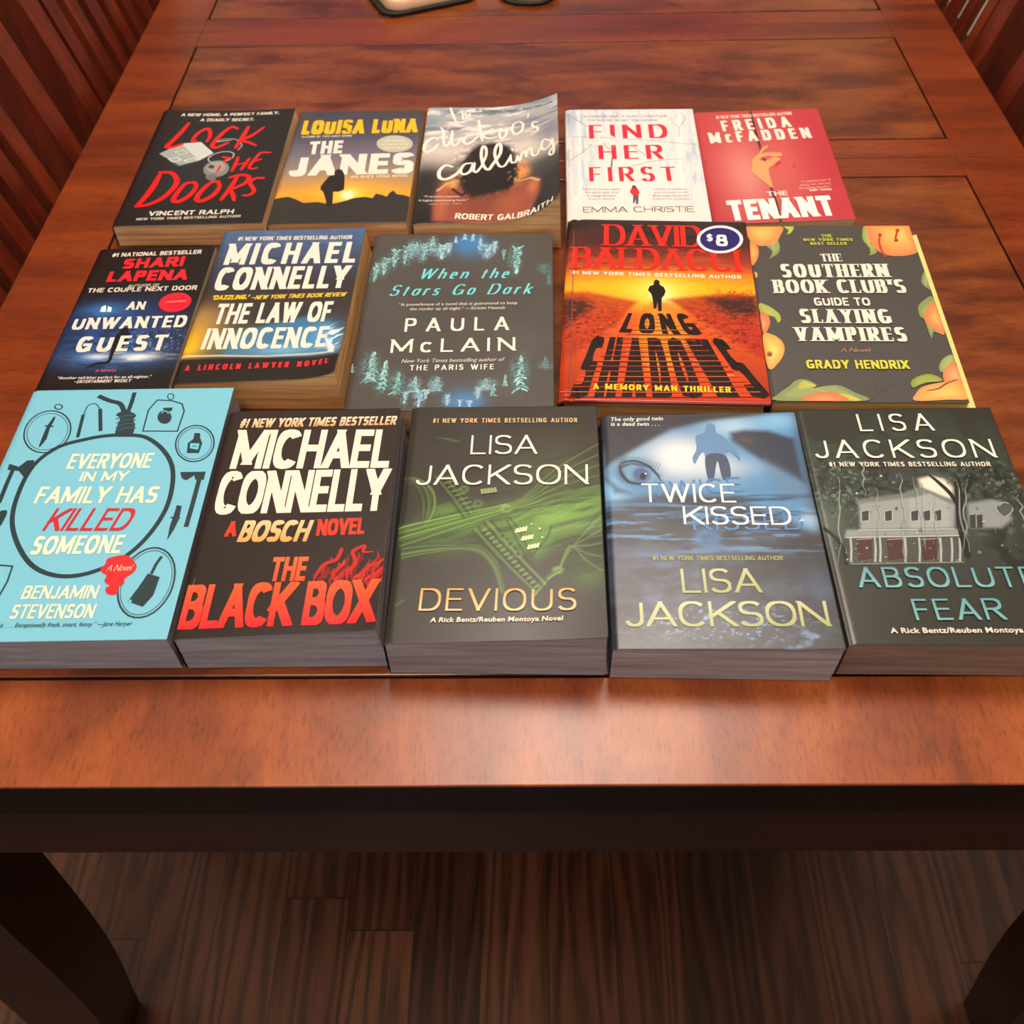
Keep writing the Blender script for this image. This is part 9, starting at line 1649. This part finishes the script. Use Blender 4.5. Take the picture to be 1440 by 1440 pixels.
["Q","SHADOWS",[[7.2,1.7],[148.1,5.7],[118.7,67.1],[23.8,67.1]],"#1c0c0a",0.19,"s",None,0.2],
["S",[[52.7,76.2],[72.1,76],[90.4,76.8]],0.51,"#d8662a",0.1,0,0],
["S",[[48.2,70.1],[72.2,70],[94.8,71]],0.53,"#b8401c",0.1,0,0],
["S",[[43.7,64.1],[72.3,64.2],[99.2,65.3]],0.55,"#b8401c",0.1,0,0],
["S",[[39.2,58.2],[72.3,58.4],[103.6,59.6]],0.57,"#d8662a",0.1,0,0],
["S",[[34.8,52.3],[72.4,52.7],[107.9,54]],0.6,"#b8401c",0.1,0,0],
["S",[[30.4,46.5],[72.5,47],[112.2,48.4]],0.62,"#b8401c",0.1,0,0],
["S",[[26.1,40.8],[72.6,41.4],[116.4,42.9]],0.64,"#d8662a",0.1,0,0],
["S",[[21.8,35.1],[72.7,35.8],[120.6,37.5]],0.66,"#b8401c",0.1,0,0],
["S",[[17.5,29.4],[72.8,30.3],[124.8,32.1]],0.68,"#b8401c",0.1,0,0],
["S",[[13.3,23.8],[72.9,24.8],[128.9,26.7]],0.7,"#d8662a",0.1,0,0],
["S",[[9.1,18.3],[73,19.4],[132.9,21.4]],0.72,"#b8401c",0.1,0,0],
["S",[[5,12.8],[73.1,14.1],[136.9,16.2]],0.75,"#b8401c",0.1,0,0],
["S",[[0.9,7.4],[73.2,8.8],[140.9,11]],0.77,"#d8662a",0.1,0,0],
["T","A MEMORY MAN THRILLER",24.2,10.6,120.5,9.7,5.83,"#f0c41c",0.22,0,"s",None,0.2],
["S",[[5.4,199],[7,82.1],[8.3,3.4]],0.65,"#8a4a3a",0.2,0,1],
 ],
}
# ------------------------------------------------------------------ books
def curl(name, U, V):
    s = lambda x: np.clip(x, 0, None)
    if name == 'cuck': return .020*s((U-.45)/.55)**2.2*(.75+.25*(1-V))+.010*s((U-.7)/.3)**2*(1-V)**2
    if name == 'law': return .007*s((U-.72)/.28)**2*s(1-V/.5)**1.5
    if name == 'devious': return .003*s((U-.6)/.4)**2*s(1-V/.4)
    if name == 'blackbox': return .002*s((U-.75)/.25)**2*s(1-V/.3)
    if name == 'lock': return -.0015*np.sin(np.pi*np.clip(U, 0, 1))*V
    return U*0
def make_book(key, label, mat, hard=False):
    g = GEO[key]; w, l, t = g['w']-.0006, g['l']-.0004, g['t']; WM, LM = g['w']*1000, g['l']*1000
    root = empty('hardcover_book' if hard else 'paperback_book', (g['c'][0], g['c'][1], TZ+.0002), g['a'])
    tag(root, label, 'book', 'books laid out in three rows on the table')
    def zs(U, V):
        return t+(g['br']+(g['tr']-g['br'])*np.clip(V, 0, 1))*np.clip(U, 0, 1)+curl(key, U, V)
    # ---- cover: front sheet on a fine grid, printed shapes, spine and back
    st = .00075; nu, nv = int(g['w']/st), int(g['l']/st)
    fe = g.get('fe', 0); uu = np.linspace(0, WM-fe*1000, nu); vv = np.linspace(0, LM, nv); U, V = np.meshgrid(uu, vv)
    C = raster(ART[key], U, V)
    th = .0032 if hard else .0004
    Z = zs(U/WM, V/LM)-(.0012 if not hard else .0025)*np.exp(-(U/(2.2 if not hard else 3))**2)
    if hard: Z = Z-.0009*np.exp(-((U-9)/2.2)**2)
    X = (U/WM-.5)*w; Y = (V/LM-.5)*l
    top = np.stack([X, Y, Z], -1).reshape(-1, 3)
    idx = np.arange(nu*nv).reshape(nv, nu)
    F = np.stack([idx[:-1, :-1], idx[:-1, 1:], idx[1:, 1:], idx[1:, :-1]], -1).reshape(-1, 4)
    verts = [top]; cols = [C.reshape(-1, 3)]; faces = [F]; base = nu*nv
    # edge skirt of the sheet
    loop = np.concatenate([idx[0, :], idx[1:, -1], idx[-1, -2::-1], idx[-2:0:-1, 0]])
    sk = top[loop].copy(); sk[:, 2] -= th; n = len(loop); ar = np.arange(n); nx = (ar+1) % n
    verts.append(sk); ec = C.reshape(-1, 3)[loop]*(.9 if hard else .5)+(0 if hard else .22); cols.append(ec if not hard else ec*.25)
    faces.append(np.stack([loop, base+ar, base+nx, loop[nx]], -1)); base += n
    # underside (reverse of the sheet)
    # spine and back sheet
    prof = [(0, None), (-.0004, .86), (-.0006, .5), (-.0004, .14), (0, .0)]
    ys = np.linspace(-l/2, l/2, 12); spv = []
    z0 = float(zs(np.array(0.), np.array(.5)))-.001
    for dx, fz in prof:
        for y in ys: spv.append((-w/2+dx, y*(1 if fz is None or fz > .1 else .99), z0 if fz is None else z0*fz+.0002))
    for x in (w/2-.0005,):
        for y in ys: spv.append((x, y*.985, .0002))
    spv = np.array(spv); m = len(ys); a = np.arange(m-1); ff = []
    for r in range(len(prof)): ff.append(np.stack([base+r*m+a+1, base+r*m+a, base+(r+1)*m+a, base+(r+1)*m+a+1], -1))
    verts.append(spv); sc = C[:, :max(2, nu//40)].mean(axis=(0, 1)); cols.append(np.tile(sc, (len(spv), 1))); faces += ff; base += len(spv)
    if hard:   # thickness of the back board
        bb = np.array([(-w/2, -l/2, .0002), (w/2, -l/2, .0002), (w/2, l/2, .0002), (-w/2, l/2, .0002), (-w/2, -l/2, .0034), (w/2, -l/2, .0034), (w/2, l/2, .0034), (-w/2, l/2, .0034)])
        verts.append(bb); cols.append(np.tile(np.array(lin('#1a1210')), (8, 1)))
        faces.append(np.array([(0, 1, 5, 4), (1, 2, 6, 5), (2, 3, 7, 6), (3, 0, 4, 7), (4, 5, 6, 7)])+base); base += 8
        under = np.array([(-w/2, -l/2), (w/2, -l/2), (w/2, l/2), (-w/2, l/2)])
        uz = [float(zs(np.array(p[0]/w+.5), np.array(p[1]/l+.5)))-th for p in under]
        verts.append(np.array([(p[0], p[1], z) for p, z in zip(under, uz)])); cols.append(np.tile(np.array(lin('#2a2018')), (4, 1)))
        faces.append(np.array([(0, 3, 2, 1)])+base); base += 4
    A = refine(vector_art(ART[key]))
    def lay(A):
        a = np.array(A.v); u, v = np.clip(a[:, 0], .2, WM-fe*1000-.2), np.clip(a[:, 1], .2, LM-.2)
        z = zs(u/WM, v/LM)+.00006+.000004*np.array(A.z)
        return np.stack([(u/WM-.5)*w, (v/LM-.5)*l, z], -1)
    def build(name, verts, cols, quads, extra, mat, parent):
        V3 = np.concatenate(verts).astype(np.float32); Cc = np.concatenate(cols)
        Q = np.concatenate(quads) if quads else np.zeros((0, 4), int)
        me = bpy.data.meshes.new(name); me.vertices.add(len(V3)); me.vertices.foreach_set('co', V3.ravel())
        li = list(Q.ravel()); ls = list(range(0, len(Q)*4, 4)); k = len(li)
        for f in extra: ls.append(k); li += f; k += len(f)
        me.loops.add(len(li)); me.loops.foreach_set('vertex_index', np.array(li, np.int32))
        me.polygons.add(len(ls)); me.polygons.foreach_set('loop_start', np.array(ls, np.int32))
        me.update(calc_edges=True); me.validate()
        at = me.color_attributes.new('Col', 'FLOAT_COLOR', 'POINT')
        at.data.foreach_set('color', np.concatenate([np.clip(Cc, 0, 1), np.ones((len(Cc), 1))], 1).astype(np.float32).ravel())
        me.materials.append(mat)
        o = bpy.data.objects.new(name, me); COL.objects.link(o); o.parent = parent
        return o
    fl = [tuple(base+i for i in f) for f in A.f]
    if A.v: verts.append(lay(A)); cols.append(np.array(A.c))
    build('cover', verts, cols, faces, fl, mat, root)
    if key+'_sticker' in ART:
        A = refine(vector_art(ART[key+'_sticker'])); v3 = lay(A); v3[:, 2] += .0003
        build('price_sticker', [v3], [np.array(A.c)], [], A.f, M['gloss'], root)
    # ---- page block
    ins = .0035 if hard else .0006; zb = .0036 if hard else .0005
    rnd = random.Random(key); nx_, ny_ = 14, 14; rows = 9
    x0, x1, y0, y1 = -w/2+(.004 if hard else .0006), w/2-ins, -l/2+ins, l/2-ins
    per = [(x0+(x1-x0)*i/nx_, y0) for i in range(nx_)]+[(x1, y0+(y1-y0)*i/ny_) for i in range(ny_)]+[(x1-(x1-x0)*i/nx_, y1) for i in range(nx_)]+[(x0, y1-(y1-y0)*i/ny_) for i in range(ny_)]
    vs = []; N = len(per)
    for r in range(rows):
        f = r/(rows-1); jx, jy = rnd.uniform(-.0003, .0002), rnd.uniform(-.0003, .0002)
        if r in (0, rows-1): jx = jy = 0
        for (x, y) in per:
            zt = float(zs(np.array(x/w+.5), np.array(y/l+.5)))-th-.0004-(.0012*math.exp(-((x+w/2)*1000/2.2)**2))
            ex = (-fe*f if fe else -.0012*(1-f)*(0 if hard else rnd.uniform(.6, 1)))*(x > x1-1e-6)
            vs.append((x+(jx if x > x1-1e-6 else 0)+ex, y+(jy if y < y0+1e-6 or y > y1-1e-6 else 0), zb+(zt-zb)*f))
    fs = []
    for r in range(rows-1):
        for i in range(N): j = (i+1) % N; fs.append((r*N+i, r*N+j, (r+1)*N+j, (r+1)*N+i))
    fs.append(tuple(range(N))[::-1])
    b = len(vs)                                   # top of the block follows the cover
    for j in range(ny_+1):
        for i in range(nx_+1):
            x = x0+(x1-fe-x0)*i/nx_; y = y0+(y1-y0)*j/ny_
            vs.append((x, y, float(zs(np.array(x/w+.5), np.array(y/l+.5)))-th-.0004-(.0012*math.exp(-((x+w/2)*1000/2.2)**2))))
    for j in range(ny_):
        for i in range(nx_): q = b+j*(nx_+1)+i; fs.append((q, q+1, q+nx_+2, q+nx_+1))
    mesh_obj('page_block', vs, fs, lit_paper(g['lit_paper']), root)
    return root, (w, l, t, zs)
BOOKS = [
('lock', 'black thriller paperback with red brush lettering and a house key tag, back row left end', 'gloss', False),
('janes', 'paperback with yellow author name above a sunset and a walking silhouette, back row', 'gloss', False),
('cuck', 'curling paperback with white script over a woman seen from behind, back row middle', 'gloss', False),
('find', 'white wintry paperback with red capitals FIND HER FIRST, back row', 'matte', False),
('tenant', 'red paperback with a hand gripping a door edge, right end of back row', 'matte', False),
('guest', 'narrow black and blue paperback with red round badge, left end of middle row', 'gloss', False),
('law', 'thick blue and yellow paperback titled THE LAW OF INNOCENCE, middle row', 'gloss', False),
('stars', 'dark grey paperback framed by turquoise fir trees, centre of the middle row', 'matte', False),
('long', 'glossy red and orange hardcover with a round $8 price sticker, middle row', 'jacket', True),
('south', 'charcoal paperback bordered with peaches and leaves, right end of middle row', 'matte', False),
('blue', 'sky blue paperback with a noose and black weapons drawings, front row left end', 'matte', False),
('blackbox', 'black paperback titled THE BLACK BOX with red flames, front row', 'gloss', False),
('devious', 'grey paperback with green gothic vaults titled DEVIOUS, middle of the front row', 'gloss', False),
('twice', 'blue grey paperback with large eyes and a man in water, front row', 'gloss', False),
('abs', 'dark paperback with a white house behind rainy glass, right end of front row', 'gloss', False),
]
ROOTS = {}
for k, lab, mt, hd in BOOKS: ROOTS[k] = make_book(k, lab, M[mt], hd)
# pale yellow-green endpaper standing out beyond the cover of the peach book
r, (w, l, t, zs) = ROOTS['south']
bm = bmesh.new(); box(bm, w/2-.012, w/2+.0052, -l/2-.0016, l/2-.008, t-.0042, t-.0034)
for v in bm.verts: v.co.z += .0042*(v.co.x > w/2)
tag(bm_obj('endpaper', bm, plain('endpaper', '#d3d27e', .7), r), 'pale yellow green endpaper')
